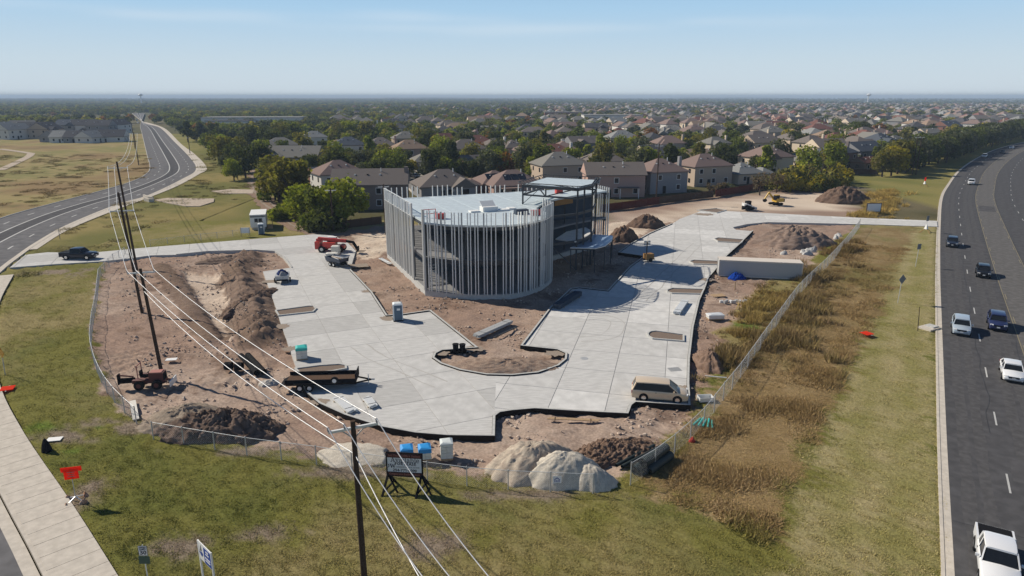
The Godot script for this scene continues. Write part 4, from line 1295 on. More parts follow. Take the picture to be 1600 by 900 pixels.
	part("chassis", Mb.new().box(Vector3(0, 0.62, 0), Vector3(1.2, 0.2, 4.0)).done(), M.black, d)
	part("tongue", Mb.new().bar(Vector3(0, 0.6, 2.0), Vector3(0, 0.5, 3.3), 0.14).done(), M.black, d)
	for s in [-1.0, 1.0]:
		for z in [-0.5, 0.4]:
			var w := part("wheel", Mb.new().tube(Vector3(0.85 * s, 0.36, z), Vector3(1.08 * s, 0.36, z), 0.36, -1, 14).done(), M.rubber, d)
			part("rim", Mb.new().tube(Vector3(0.9 * s, 0.36, z), Vector3(1.1 * s, 0.36, z), 0.18, -1, 10).done(), M.white, w)
	for k in 5:
		part("board", Mb.new().box(Vector3(-0.4 + k * 0.22, 1.35 + 0.06 * (k % 3), 0.2), Vector3(0.16, 0.07, 2.9), Basis(Vector3.UP, 0.12 * (k - 2))).done(), M.pine if k % 2 else M.galv, d)

func build_telehandler() -> void:
	var o := thing("telehandler", "red telehandler with its boom lowered and black forks on the ground", "telehandler", Vector3(-32.2, 0.1, -119.89), -0.06)
	part("chassis", Mb.new().box(Vector3(0, 0.95, 0), Vector3(4.6, 0.55, 1.3)).done(), M.red, o)
	part("engine_cover", Mb.new().box(Vector3(-0.3, 1.45, 0.72), Vector3(2.2, 0.75, 0.85)).done(), M.red, o)
	part("counterweight", Mb.new().box(Vector3(-2.45, 1.25, 0), Vector3(0.9, 1.35, 1.9)).done(), M.red, o)
	part("tower_mount", Mb.new().box(Vector3(-2.3, 2.1, 0), Vector3(0.9, 0.5, 0.9)).done(), M.red, o)
	part("boom", Mb.new().bar(Vector3(-2.5, 2.35, 0), Vector3(2.6, 1.95, 0), 0.48, 0.55).done(), M.red, o)
	part("inner_boom", Mb.new().bar(Vector3(2.3, 1.97, 0), Vector3(3.9, 1.75, 0), 0.34, 0.4).done(), M.black, o)
	part("boom_head", Mb.new().bar(Vector3(3.8, 1.8, 0), Vector3(4.5, 0.55, 0), 0.36, 0.42).done(), M.black, o)
	part("lift_ram", Mb.new().tube(Vector3(-0.6, 1.2, -0.1), Vector3(1.4, 1.9, -0.1), 0.1, -1, 8).done(), M.chrome, o)
	part("carriage", Mb.new().box(Vector3(4.6, 0.55, 0), Vector3(0.14, 0.9, 1.4)).done(), M.black, o)
	for z in [-0.45, 0.45]:
		part("fork", Mb.new().box(Vector3(5.3, 0.14, z), Vector3(1.3, 0.07, 0.14)).done(), M.black, o)
	var c := part("cab", Mb.new().box(Vector3(-0.2, 1.75, -0.72), Vector3(1.5, 1.4, 0.85)).done(), M.glass, o)
	part("cab_roof", Mb.new().box(Vector3(-0.2, 2.5, -0.72), Vector3(1.6, 0.1, 0.95)).done(), M.white, c)
	for x in [-0.95, 0.55]:
		for z in [-1.15, -0.3]:
			part("cab_post", Mb.new().bar(Vector3(x, 1.1, z), Vector3(x, 2.45, z), 0.09).done(), M.red, c)
	part("step", Mb.new().box(Vector3(0.4, 0.6, 1.15), Vector3(0.6, 0.1, 0.3)).done(), M.black, o)
	for x in [-1.6, 1.6]:
		for s in [-1.0, 1.0]:
			var w := part("wheel", Mb.new().tube(Vector3(x, 0.62, 0.85 * s), Vector3(x, 0.62, 1.27 * s), 0.62, -1, 20).done(), M.rubber, o)
			part("rim", Mb.new().tube(Vector3(x, 0.62, 1.1 * s), Vector3(x, 0.62, 1.29 * s), 0.34, 0.3, 14).done(), M.cream, w)

func build_trencher() -> void:
	var o := thing("trencher", "rusty red ride-on trencher tractor with a roll bar parked on bare dirt", "tractor", Vector3(-34.84, 0, -60.88), 0.12)
	part("frame", Mb.new().box(Vector3(0, 0.65, 0), Vector3(3.0, 0.3, 0.8)).done(), M.rust_red, o)
	part("engine_hood", Mb.new().box(Vector3(0.75, 1.15, 0), Vector3(1.3, 0.75, 0.95)).done(), M.rust_red, o)
	part("hood_top", Mb.new().box(Vector3(0.7, 1.55, 0), Vector3(1.1, 0.07, 0.8)).done(), M.red_faded, o)
	part("grille", Mb.new().box(Vector3(1.42, 1.1, 0), Vector3(0.06, 0.6, 0.8)).done(), M.black, o)
	part("seat", Mb.new().box(Vector3(-0.45, 1.15, 0), Vector3(0.55, 0.16, 0.55)).done(), M.black, o)
	part("backrest", Mb.new().box(Vector3(-0.72, 1.45, 0), Vector3(0.12, 0.55, 0.55)).done(), M.black, o)
	for s in [-0.5, 0.5]:
		part("roll_bar_post", Mb.new().tube(Vector3(-0.85, 0.8, s), Vector3(-0.85, 2.35, s), 0.05, -1, 8).done(), M.red_faded, o)
		part("fender", Mb.new().box(Vector3(-0.75, 1.02, s * 1.55), Vector3(1.0, 0.08, 0.36)).done(), M.rust_red, o)
	part("roll_bar_top", Mb.new().tube(Vector3(-0.85, 2.33, -0.5), Vector3(-0.85, 2.33, 0.5), 0.05, -1, 8).done(), M.red_faded, o)
	part("steering_column", Mb.new().bar(Vector3(0.1, 1.0, 0), Vector3(-0.05, 1.5, 0), 0.07).done(), M.black, o)
	part("steering_wheel", Mb.new().tube(Vector3(-0.06, 1.52, 0), Vector3(-0.08, 1.55, 0), 0.2, -1, 12).done(), M.black, o)
	part("digging_boom", Mb.new().bar(Vector3(-1.3, 0.8, 0.1), Vector3(-2.7, 0.75, 0.1), 0.2, 0.5).done(), M.black, o)
	part("boom_frame", Mb.new().bar(Vector3(-1.4, 1.15, 0.1), Vector3(-2.8, 1.35, 0.1), 0.1, 0.12).done(), M.rust_red, o)
	part("boom_end", Mb.new().box(Vector3(-2.75, 0.95, 0.1), Vector3(0.12, 1.0, 0.5)).done(), M.black, o)
	part("blade", Mb.new().box(Vector3(2.1, 0.5, 0), Vector3(0.1, 0.55, 1.7)).done(), M.galv, o)
	for s in [-0.4, 0.4]:
		part("blade_arm", Mb.new().bar(Vector3(1.3, 0.6, s), Vector3(2.1, 0.5, s), 0.1).done(), M.rust_red, o)
	for x in [-0.75, 0.85]:
		for s in [-1.0, 1.0]:
			var w := part("wheel", Mb.new().tube(Vector3(x, 0.46, 0.55 * s), Vector3(x, 0.46, 0.9 * s), 0.46, -1, 16).done(), M.rubber, o)
			part("rim", Mb.new().tube(Vector3(x, 0.46, 0.7 * s), Vector3(x, 0.46, 0.92 * s), 0.22, -1, 12).done(), M.rust_red, w)

func build_diggers() -> void:
	var o := thing("excavator", "yellow mini excavator with its arm raised on the pale graded ground", "excavator", Vector3(67.97, 0, -175.27), 0.3)
	for s in [-0.85, 0.85]:
		var tr := []
		for x in [[-1.5, 0.25, 0.4], [-1.25, 0.02, 0.6], [1.25, 0.02, 0.6], [1.5, 0.25, 0.4]]:
			tr.append([Vector3(x[0], x[1], s - 0.22), Vector3(x[0], x[2], s - 0.22), Vector3(x[0], x[2], s + 0.22), Vector3(x[0], x[1], s + 0.22)])
		part("track", Mb.new().loft(tr).done(), M.black, o)
	part("turntable", Mb.new().tube(Vector3(0, 0.55, 0), Vector3(0, 0.8, 0), 0.6, -1, 14).done(), M.black, o)
	part("house", Mb.new().box(Vector3(0.5, 1.25, 0), Vector3(2.2, 0.9, 1.9)).done(), M.yellow, o)
	part("counterweight", Mb.new().box(Vector3(1.7, 1.2, 0), Vector3(0.5, 0.8, 1.8)).done(), M.black, o)
	part("cab", Mb.new().box(Vector3(-0.25, 1.95, 0.45), Vector3(1.1, 1.2, 0.9)).done(), M.glass, o)
	part("cab_roof", Mb.new().box(Vector3(-0.25, 2.6, 0.45), Vector3(1.2, 0.1, 1.0)).done(), M.yellow, o)
	part("boom", Mb.new().bar(Vector3(-0.5, 1.4, -0.3), Vector3(-2.2, 3.2, -0.3), 0.3, 0.4).done(), M.yellow, o)
	part("arm", Mb.new().bar(Vector3(-2.2, 3.2, -0.3), Vector3(-3.3, 1.6, -0.3), 0.25, 0.3).done(), M.yellow, o)
	part("bucket", Mb.new().box(Vector3(-3.2, 1.25, -0.3), Vector3(0.7, 0.6, 0.8), Basis(Vector3(0, 0, 1), 0.5)).done(), M.black, o)
	var k := thing("skid_steer", "dark compact track loader with white panels on the pale graded ground", "loader", Vector3(57.98, 0, -167.05), 0.35)
	for s in [-0.7, 0.7]:
		part("track", Mb.new().box(Vector3(0, 0.4, s), Vector3(2.2, 0.7, 0.4)).done(), M.black, k)
		part("lift_arm", Mb.new().bar(Vector3(-1.2, 1.7, s), Vector3(1.5, 0.7, s), 0.14, 0.24).done(), M.white, k)
	part("body", Mb.new().box(Vector3(-0.3, 0.95, 0), Vector3(2.2, 0.7, 1.0)).done(), M.black, k)
	part("cab", Mb.new().box(Vector3(0.0, 1.65, 0), Vector3(1.2, 1.0, 0.95)).done(), M.glass, k)
	part("cab_roof", Mb.new().box(Vector3(0.0, 2.2, 0), Vector3(1.3, 0.08, 1.05)).done(), M.black, k)
	part("engine_cover", Mb.new().box(Vector3(-1.1, 1.4, 0), Vector3(0.7, 0.6, 1.0)).done(), M.white, k)
	part("bucket", Mb.new().box(Vector3(1.8, 0.4, 0), Vector3(0.6, 0.6, 1.8)).done(), M.galv_dull, k)

# a heap of loose matter: an uneven mound, its rim sunk into the ground
func heap_mesh(rx: float, rz: float, h: float, seed: int, c0: Color, c1: Color, rings := 22, rough := 1.0) -> ArrayMesh:
	var n := FastNoiseLite.new()
	n.seed = seed
	n.frequency = 0.35
	n.fractal_octaves = 4
	var segs := rings * 3
	var vs := PackedVector3Array()
	var cs := PackedColorArray()
	var idx := PackedInt32Array()
	for i in rings + 1:
		var f := float(i) / rings
		for k in segs:
			var q := TAU * k / segs
			var edge := 1.0 + 0.22 * n.get_noise_2d(cos(q) * 4.0, sin(q) * 4.0)
			var x := cos(q) * f * rx * edge
			var z := sin(q) * f * rz * edge
			var y := h * pow(maxf(0.0, cos(f * PI * 0.5)), 0.85) - 0.14 * f
			y += n.get_noise_2d(x * 2.2 + 30.0, z * 2.2) * h * 0.30 * rough * (1.0 - f * 0.6) + n.get_noise_2d(x * 8.0, z * 8.0) * 0.16 * rough + n.get_noise_2d(x * 19.0, z * 19.0) * 0.07 * rough
			vs.append(Vector3(x, maxf(y, -0.25) if i < rings else -0.35, z))
			cs.append(c0.lerp(c1, clampf(0.5 + n.get_noise_2d(x * 5.0, z * 5.0 + 80.0) * 1.3, 0, 1)))
	for i in rings:
		for k in segs:
			var a := i * segs + k
			var b := i * segs + (k + 1) % segs
			idx.append_array([a, b, b + segs, a, b + segs, a + segs])
	var st := SurfaceTool.new()
	st.begin(Mesh.PRIMITIVE_TRIANGLES)
	st.set_smooth_group(0)
	for i in vs.size():
		st.set_color(cs[i])
		st.add_vertex(vs[i])
	for i in idx:
		st.add_index(i)
	st.generate_normals()
	return st.commit()

func heap(called: String, label: String, at: Vector3, rx: float, rz: float, h: float, yaw: float, seed: int, c0: Color, c1: Color, rings := 22, rough := 1.0) -> void:
	single(called, heap_mesh(rx, rz, h, seed, c0, c1, rings, rough), M.heap, label, "pile", at, yaw)

func lettering(s: String, size: float, bold := 600, serif := false, italic := false) -> TextMesh:
	var f := SystemFont.new()
	f.font_names = PackedStringArray(["Droid Serif" if serif else "Droid Sans"])
	f.font_weight = bold
	f.font_italic = italic
	var t := TextMesh.new()
	t.text = s
	t.font = f
	t.font_size = 32
	t.pixel_size = size / 32.0
	t.depth = 0.012
	return t

func build_props() -> void:
	var dark0 := Color(0.24, 0.165, 0.125)
	var dark1 := Color(0.15, 0.10, 0.078)
	var pale0 := Color(0.74, 0.68, 0.58)
	var pale1 := Color(0.62, 0.56, 0.47)
	heap("soil_pile", "big dark pile of stony topsoil inside the bend of the wire fence", Vector3(-24.45, 0, -51.96), 5.4, 2.6, 1.7, 0.1, 3, Color(0.24, 0.18, 0.15), Color(0.14, 0.10, 0.08), 44, 1.3)
	heap("soil_pile", "low pale shoulder of spread soil beside the dark stony pile", Vector3(-28.44, 0, -53.97), 3.6, 2.8, 1.1, 0.4, 4, Color(0.42, 0.35, 0.28), Color(0.30, 0.24, 0.19))
	heap("gravel_pile", "flat round pile of pale gravel beside the foreground utility pole", Vector3(-12.57, 0, -47.92), 3.0, 2.2, 0.32, 0.0, 5, pale0, pale1, 18, 0.25)
	heap("gravel_pile", "big pale gravel pile with a ridged crest behind the chain-link fence", Vector3(3.77, 0, -44.65), 3.4, 1.9, 2.0, 0.1, 6, pale0, pale1, 26, 0.35)
	heap("gravel_pile", "second lobe of pale gravel heaped against the fence, lower at its far end", Vector3(5.5, 0, -44.05), 2.3, 1.5, 1.35, -0.25, 7, pale0, pale1, 22, 0.3)
	heap("gravel_pile", "older buff gravel pile rising behind the pale ones", Vector3(1.46, 0, -46.19), 3.8, 2.6, 1.9, 0.4, 8, Color(0.60, 0.52, 0.42), Color(0.46, 0.38, 0.31), 24, 0.6)
	heap("soil_pile", "brown clumpy soil pile between the pale gravel and the lot corner", Vector3(7.98, 0, -48.42), 4.0, 2.0, 0.7, 0.3, 9, Color(0.30, 0.21, 0.16), Color(0.18, 0.12, 0.09), 40, 1.7)
	heap("soil_pile", "small brown soil pile on weeds beside the lot's straight kerb", Vector3(20.65, 0, -66.96), 1.5, 2.8, 1.35, 0.1, 10, Color(0.32, 0.22, 0.17), Color(0.20, 0.135, 0.10))
	heap("soil_pile", "broad grey brown soil pile behind the long pale container", Vector3(54.13, 0, -128.75), 8.0, 5.5, 2.9, 0.0, 11, Color(0.38, 0.29, 0.24), Color(0.25, 0.18, 0.145), 28)
	heap("soil_pile", "dark cone of soil on the graded ground near the far bushes", Vector3(88.25, 0, -181.96), 7.5, 5.5, 3.6, 0.2, 12, Color(0.25, 0.175, 0.135), Color(0.15, 0.10, 0.075), 26)
	heap("soil_pile", "dark soil mound beside the far end of the lot", Vector3(29.01, 0, -145.54), 4.2, 3.0, 2.4, 0.0, 13, dark0, dark1)
	heap("soil_pile", "dark soil mound beside the building's end wall", Vector3(21.66, 0, -131.19), 3.2, 2.6, 2.6, 0.3, 14, dark0, dark1)
	heap("soil_pile", "buff mound of soil filling the rounded planting island", Vector3(-0.66, 0, -65.73), 6.6, 2.6, 0.75, 0.0, 15, Color(0.44, 0.34, 0.27), Color(0.28, 0.20, 0.16))
	heap("soil_pile", "brown ridge of soil beside the dug-out west of the lot", Vector3(-35.58, 0, -89.55), 1.9, 7.0, 1.0, -0.2, 16, Color(0.27, 0.19, 0.15), Color(0.17, 0.12, 0.09))
	heap("soil_pile", "low broken soil ridge along the driveway's edge", Vector3(-47.83, 0, -112.9), 6.0, 2.0, 0.9, 0.05, 17, Color(0.34, 0.26, 0.21), Color(0.20, 0.14, 0.11))
	build_signs()
	build_poles()
	build_fence()
	build_materials()

func toilet(at: Vector3, turn: float, label: String) -> void:
	var o := thing("portable_toilet", label, "toilet", at, turn)
	part("cabin", Mb.new().box(Vector3(0, 1.05, 0), Vector3(1.12, 2.0, 1.12)).done(), M.toilet_blue, o)
	part("base", Mb.new().box(Vector3(0, 0.06, 0), Vector3(1.22, 0.14, 1.22)).done(), M.black, o)
	var rf := []
	for e in [[0.6, 2.05, 0.6], [0.58, 2.16, 0.58], [0.4, 2.27, 0.4]]:
		rf.append([Vector3(-e[0], e[1], -e[2]), Vector3(e[0], e[1], -e[2]), Vector3(e[0], e[1], e[2]), Vector3(-e[0], e[1], e[2])])
	part("roof", Mb.new().loft(rf).done(), M.toilet_white, o)
	var d := part("door", Mb.new().box(Vector3(0, 1.05, 0.575), Vector3(0.84, 1.8, 0.05)).done(), M.toilet_blue, o)
	part("notice", Mb.new().box(Vector3(0.05, 1.55, 0.605), Vector3(0.4, 0.26, 0.012)).done(), M.white, d)
	part("handle", Mb.new().box(Vector3(0.33, 1.05, 0.61), Vector3(0.05, 0.14, 0.03)).done(), M.black, d)
	for e in [-0.53, 0.53]:
		for f in [-0.53, 0.53]:
			part("corner_post", Mb.new().box(Vector3(e, 1.05, f), Vector3(0.1, 2.02, 0.1)).done(), M.toilet_white, o)
	part("vent_pipe", Mb.new().tube(Vector3(0.35, 2.1, -0.4), Vector3(0.35, 2.6, -0.4), 0.05, -1, 8).done(), M.black, o)

func build_materials() -> void:
	toilet(Vector3(-14.18, 0.15, -80.78), 0.25, "blue portable toilet with a white roof standing on the new concrete")
	toilet(Vector3(-50.77, 0, -136.33), 0.3, "blue portable toilet in front of the white office trailer")
	# office trailer
	var o := thing("office_trailer", "white site office trailer beside the dirt track", "trailer", Vector3(-53.26, 0, -141.86), 0.30)
	part("body", Mb.new().box(Vector3(0, 1.9, -2.3), Vector3(3.1, 2.6, 7.2)).done(), M.white, o)
	part("roof", Mb.new().box(Vector3(0, 3.24, -2.3), Vector3(3.2, 0.1, 7.3)).done(), M.white, o)
	part("fascia", Mb.new().box(Vector3(0, 2.9, 1.33), Vector3(3.0, 0.35, 0.03)).done(), M.sign_grey, o)
	for x in [-0.35, 0.45]:
		var w := part("window", Mb.new().box(Vector3(x, 2.1, 1.33), Vector3(0.75, 0.85, 0.06)).done(), M.galv_dull, o)
		part("pane", Mb.new().box(Vector3(x, 2.1, 1.37), Vector3(0.62, 0.72, 0.03)).done(), M.glass, w)
	for z in [-4.5, -2.0, 0.6]:
		part("pier", Mb.new().box(Vector3(0, 0.3, z), Vector3(2.6, 0.6, 0.4)).done(), M.kerb, o)
	var st := part("stair", Mb.new().box(Vector3(2.2, 0.35, -0.6), Vector3(1.1, 0.7, 1.4)).done(), M.pine, o)
	part("rail", Mb.new().bar(Vector3(2.7, 1.6, 0), Vector3(2.7, 1.6, -1.3), 0.08).done(), M.pine, st)
	for z in [0.0, -1.3]:
		part("rail_post", Mb.new().bar(Vector3(2.7, 0.1, z), Vector3(2.7, 1.6, z), 0.08).done(), M.pine, st)
	var bd := thing("notice_board", "small pale notice board on posts beside the office trailer", "sign", Vector3(-53.03, 0, -133.71), 0.2)
	part("panel", Mb.new().box(Vector3(0, 1.3, 0), Vector3(1.8, 1.1, 0.06)).done(), M.sign_face, bd)
	for x in [-0.8, 0.8]:
		part("post", Mb.new().bar(Vector3(x, -0.1, 0), Vector3(x, 1.9, 0), 0.08).done(), M.pine, bd)
	# shipping container
	var c := thing("shipping_container", "long pale grey shipping container on the bare ground beside the wire fence", "container", (Vector3(32.55, 0, -103.43) + Vector3(44, 0, -99.6)) * 0.5 + Vector3(0, 0.05, -1.2), -0.19)
	part("shell", Mb.new().box(Vector3(0, 1.3, 0), Vector3(12.1, 2.5, 2.4)).done(), M.container, c)
	part("roof", Mb.new().box(Vector3(0, 2.58, 0), Vector3(12.2, 0.06, 2.44)).done(), M.container_top, c)
	for k in 40:
		part("rib", Mb.new().box(Vector3(-5.85 + k * 0.3, 1.3, 1.215), Vector3(0.13, 2.3, 0.04)).done(), M.container, c)
	for x in [-6.05, 6.05]:
		for z in [-1.18, 1.18]:
			part("corner_post", Mb.new().box(Vector3(x, 1.32, z), Vector3(0.16, 2.6, 0.16)).done(), M.container_top, c)
	for y in [0.1, 2.5]:
		part("side_beam", Mb.new().box(Vector3(0, y, 1.22), Vector3(12.1, 0.16, 0.07)).done(), M.container_top, c)
	# blue tarpaulin
	single("tarpaulin", heap_mesh(1.5, 0.8, 0.9, 51, Color(0.02, 0.09, 0.5), Color(0.015, 0.06, 0.36), 16, 1.6), M.heap, "crumpled bright blue tarpaulin thrown over goods in front of the container", "tarpaulin", Vector3(34.54, 0, -101.48), 0.1)
	single("wooden_stake", Mb.new().box(Vector3(0, 0.6, 0), Vector3(0.12, 1.3, 0.06)).done(), M.pine, "upright wooden stake in front of the blue tarpaulin", "stake", Vector3(32.21, 0, -95), 0.2)
	# pallets of material
	var pallet := func(called: String, label: String, at: Vector3, turn: float, w: float, h: float, d: float, body: Material, cap: Material, cap_h: float) -> void:
		var p := thing(called, label, "pallet", at, turn)
		part("pallet_base", Mb.new().box(Vector3(0, 0.07, 0), Vector3(w, 0.14, d)).done(), M.pine, p)
		var rows := maxi(2, int(h / 0.24))
		for r in rows:
			for q in 2:
				part("block", Mb.new().box(Vector3((q - 0.5) * w * 0.5, 0.14 + (r + 0.5) * h / rows, 0), Vector3(w * 0.485, h / rows - 0.02, d * (0.96 + 0.03 * (r % 2)))).done(), body, p)
		if cap_h > 0.0:
			part("cover", Mb.new().loft([[Vector3(-w * 0.53, 0.14 + h - cap_h * 0.5, -d * 0.53), Vector3(w * 0.53, 0.14 + h - cap_h * 0.5, -d * 0.53), Vector3(w * 0.53, 0.14 + h - cap_h * 0.5, d * 0.53), Vector3(-w * 0.53, 0.14 + h - cap_h * 0.5, d * 0.53)], [Vector3(-w * 0.51, 0.16 + h, -d * 0.51), Vector3(w * 0.51, 0.16 + h, -d * 0.51), Vector3(w * 0.51, 0.16 + h, d * 0.51), Vector3(-w * 0.51, 0.16 + h, d * 0.51)], [Vector3(-w * 0.36, 0.24 + h, -d * 0.3), Vector3(w * 0.3, 0.27 + h, -d * 0.36), Vector3(w * 0.36, 0.22 + h, d * 0.33), Vector3(-w * 0.3, 0.26 + h, d * 0.36)]]).done(), cap, p)
	pallet.call("block_pallet", "pallet of pale blocks under a rumpled teal sheet on the west wing", Vector3(-22.31, 0.15, -67.85), 0.3, 1.15, 1.15, 1.15, M.cream, M.teal, 0.45)
	pallet.call("bag_pallet", "blue wrapped pallet half hidden behind the lease sign", Vector3(-8.14, 0, -47.43), 0.2, 0.95, 0.75, 1.0, M.wrap, M.sky_blue, 0.7)
	pallet.call("bag_pallet", "blue covered white pallet between the lease sign and a taller one", Vector3(-6.74, 0, -47.33), 0.2, 0.95, 0.85, 1.0, M.wrap, M.sky_blue, 0.6)
	pallet.call("bag_pallet", "tall white shrink-wrapped pallet of bags standing near the fence", Vector3(-5.06, 0, -47.43), 0.15, 0.95, 1.25, 0.95, M.wrap, M.wrap, 0.2)
	pallet.call("panel_pallet", "low silver stack of panels on the weeds beside the kerb", Vector3(25.55, 0, -81.74), 0.1, 2.0, 0.45, 1.1, M.galv, M.galv, 0.15)
	pallet.call("block_pallet", "cream wrapped pallet behind the dump trailer", Vector3(-30.93, 0.15, -117.1), 0.0, 1.3, 1.4, 1.2, M.cream, M.cream, 0.2)
	pallet.call("block_pallet", "low buff wrapped pallet touching the taller cream one", Vector3(-30.86, 0.15, -114.16), 0.15, 1.9, 0.8, 1.2, M.cream, M.cream, 0.3)
	# bundles of studs, pipes, joists
	var bundle := func(called: String, label: String, category: String, at: Vector3, turn: float, nx: int, ny: int, w: float, h: float, l: float, mat: Material, piece: String) -> void:
		var p := thing(called, label, category, at, turn)
		var m := Mb.new().box(Vector3.ZERO, Vector3(w * 0.94, h * 0.94, l)).done()
		for i in nx:
			for j in ny:
				part(piece, m, mat, p, Vector3((i - nx * 0.5 + 0.5) * w, 0.1 + (j + 0.5) * h, 0.06 * ((i * 7 + j * 3) % 4)))
		for z in [-l * 0.35, l * 0.35]:
			part("bearer", Mb.new().box(Vector3(0, 0.05, z), Vector3(nx * w + 0.1, 0.1, 0.1)).done(), M.pine, p)
			part("strap", Mb.new().box(Vector3(0, 0.105 + ny * h, z), Vector3(nx * w + 0.02, 0.012, 0.06)).done(), M.black, p)
	bundle.call("stud_bundle", "wide strapped bundle of bright steel studs lying on the lot", "bundle", Vector3(-15.1, 0.15, -56.32), 0.62, 6, 2, 0.15, 0.11, 3.6, M.galv, "steel_stud")
	bundle.call("stud_bundle", "narrow ribbed bundle of bright steel studs lying on the lot", "bundle", Vector3(-12.87, 0.15, -56.72), 0.5, 5, 2, 0.15, 0.12, 2.0, M.galv, "steel_stud")
	bundle.call("stud_bundle", "long stepped bundle of steel studs near the lot's long straight kerb", "bundle", Vector3(22.18, 0.15, -85.56), -0.42, 6, 3, 0.15, 0.11, 5.8, M.galv, "steel_stud")
	bundle.call("deck_bundle", "stack of grey metal decking sheets on the soil before the building", "bundle", Vector3(-2.15, 0, -77.34), -0.62, 2, 5, 0.5, 0.07, 6.6, M.galv_dull, "deck_sheet")
	bundle.call("joist_bundle", "single dark channel lying on soil beside the decking stack", "bundle", Vector3(-0.76, 0, -76.2), -0.62, 1, 1, 0.2, 0.12, 4.6, M.steel, "channel")
	bundle.call("stud_bundle", "pale steel studs lying at the foot of the west stud wall", "bundle", Vector3(-21.44, 0, -112.43), 0.55, 4, 1, 0.16, 0.12, 4.6, M.galv, "steel_stud")
	bundle.call("board_bundle", "long blue grey wrapped bundle of boards along the kerb in the building's shade", "bundle", Vector3(7.62, 0.15, -88.46), -0.50, 2, 2, 0.55, 0.3, 7.2, M.sheathing, "wrapped_board")
	bundle.call("timber_bundle", "two weathered planks lying on soil below the stepped kerb", "plank", Vector3(5.26, 0, -53.72), 1.47, 2, 1, 0.2, 0.06, 4.4, M.pine, "plank")
	var pipes := func(label: String, at: Array, turn: float, r: float, l: float, spots: Array, mat: Material) -> void:
		for k in spots.size():
			var e := Basis(Vector3.UP, turn) * Vector3(spots[k][0], spots[k][1], spots[k][2])
			var p: Vector3 = at[0] + e
			var d := Basis(Vector3.UP, turn) * Vector3(0, 0, l * 0.5)
			var t := thing("drain_pipe", label, "pipe", p, 0.0, "black drain pipes " + at[1])
			var mb := Mb.new()
			mb.tube(-d, d, r, -1, 16, false)
			mb.tube(-d, d, r * 0.88, -1, 16, false)
			part("pipe_wall", mb.done(), mat, t)
			for q in range(0, int(l / 0.6)):
				part("pipe_ring", Mb.new().tube(-d + d.normalized() * (0.3 + q * 0.6), -d + d.normalized() * (0.38 + q * 0.6), r * 1.05, -1, 16, false).done(), mat, t)
	pipes.call("long black corrugated drain pipe lying on the dirt near the flatbed trailer", [Vector3(-26.98, 0, -66.07), "on the western dirt"], 0.62, 0.30, 5.8, [[-0.32, 0.3, 0], [0.32, 0.3, 0.2]], M.rubber)
	pipes.call("short black drain pipe ring on the dirt at the long pipes' end", [Vector3(-28.44, 0, -65.04), "cut into rings"], 1.5, 0.42, 0.7, [[0, 0.42, -0.55], [0, 0.42, 0.55]], M.rubber)
	pipes.call("dark green black roll of silt fabric lying by the fence corner", [Vector3(11.26, 0, -46.19), "by the fence corner"], -0.75, 0.36, 3.2, [[0, 0.34, 0.2], [-0.72, 0.34, 0.8], [-0.36, 0.9, 0.3]], M.silt)
	pipes.call("long thin dark pipe lying beside the rolls of silt fabric", [Vector3(10.33, 0, -46.95), "beside the silt rolls"], -0.85, 0.14, 4.6, [[-0.5, 0.16, 0], [-0.9, 0.16, 0.2]], M.silt)
	# small stuff
	for k in 2:
		var p := thing("bucket", "black plastic bucket on the lot beside the rounded island", "bucket", Vector3(-6.18, 0.15, -70.32) + Vector3(k * 0.75, 0, 0.06 * k), 0.0, "buckets beside the rounded island")
		part("tub", Mb.new().tube(Vector3(0, 0, 0), Vector3(0, 0.7, 0), 0.28, 0.34, 14).done(), M.black, p)
		part("rim", Mb.new().tube(Vector3(0, 0.66, 0), Vector3(0, 0.72, 0), 0.37, -1, 14, false).done(), M.black, p)
	var lt := thing("light_tower", "portable light tower with a folded mast at the edge of the building's shadow", "light tower", Vector3(23.03, 0.15, -112.27), 0.3)
	part("cabinet", Mb.new().box(Vector3(0, 0.85, 0), Vector3(1.5, 0.9, 1.1)).done(), M.plywood, lt)
	part("chassis", Mb.new().box(Vector3(0, 0.4, 0), Vector3(1.9, 0.14, 1.0)).done(), M.black, lt)
	part("mast", Mb.new().tube(Vector3(-0.4, 0.9, 0), Vector3(-0.4, 3.4, 0), 0.09, -1, 8).done(), M.black, lt)
	for x in [-0.8, -0.1]:
		for y in [3.0, 3.4]:
			part("lamp_head", Mb.new().box(Vector3(x, y, 0.1), Vector3(0.4, 0.3, 0.2)).done(), M.galv_dull, lt)
	for s in [-0.6, 0.6]:
		part("wheel", Mb.new().tube(Vector3(0.1, 0.32, s - 0.09), Vector3(0.1, 0.32, s + 0.09), 0.32, -1, 12).done(), M.rubber, lt)
	for k in 9:
		single("concrete_block", Mb.new().box(Vector3(0, 0.18, 0), Vector3(0.42, 0.36, 0.28)).done(), M.galv_dull if k % 3 else M.white, "grey building block lying in a scattered row before the container", "block", Vector3(30.39, 0, -88.65) + Vector3(-2.0 + k * 0.42, 0, 0.28 * sin(k * 2.1)), k * 0.7, "scattered building blocks")
	single("plywood_sheet", Mb.new().box(Vector3(0, 0.06, 0), Vector3(1.8, 0.05, 1.3)).done(), M.pine, "pinkish plywood sheet lying on the soil before the container", "sheet", Vector3(28.95, 0, -92.04), 0.2)
	for k in 7:
		single("junk_bag", heap_mesh(0.7 + 0.2 * (k % 3), 0.5, 0.5, 60 + k, Color(0.72, 0.72, 0.70), Color(0.45, 0.45, 0.46), 8, 1.8), M.heap, "white bag of rubbish lying on the ground near the wire fence by the soil pile", "bag", [Vector3(48.46, 0, -118.78), Vector3(52.19, 0, -119.81), Vector3(54.23, 0, -121.4), Vector3(55.39, 0, -122.48), Vector3(65.61, 0, -135.01), Vector3(52.67, 0, -118.78), Vector3(63.93, 0, -132.44)][k], k * 1.3, "white rubbish bags near the broad soil pile")
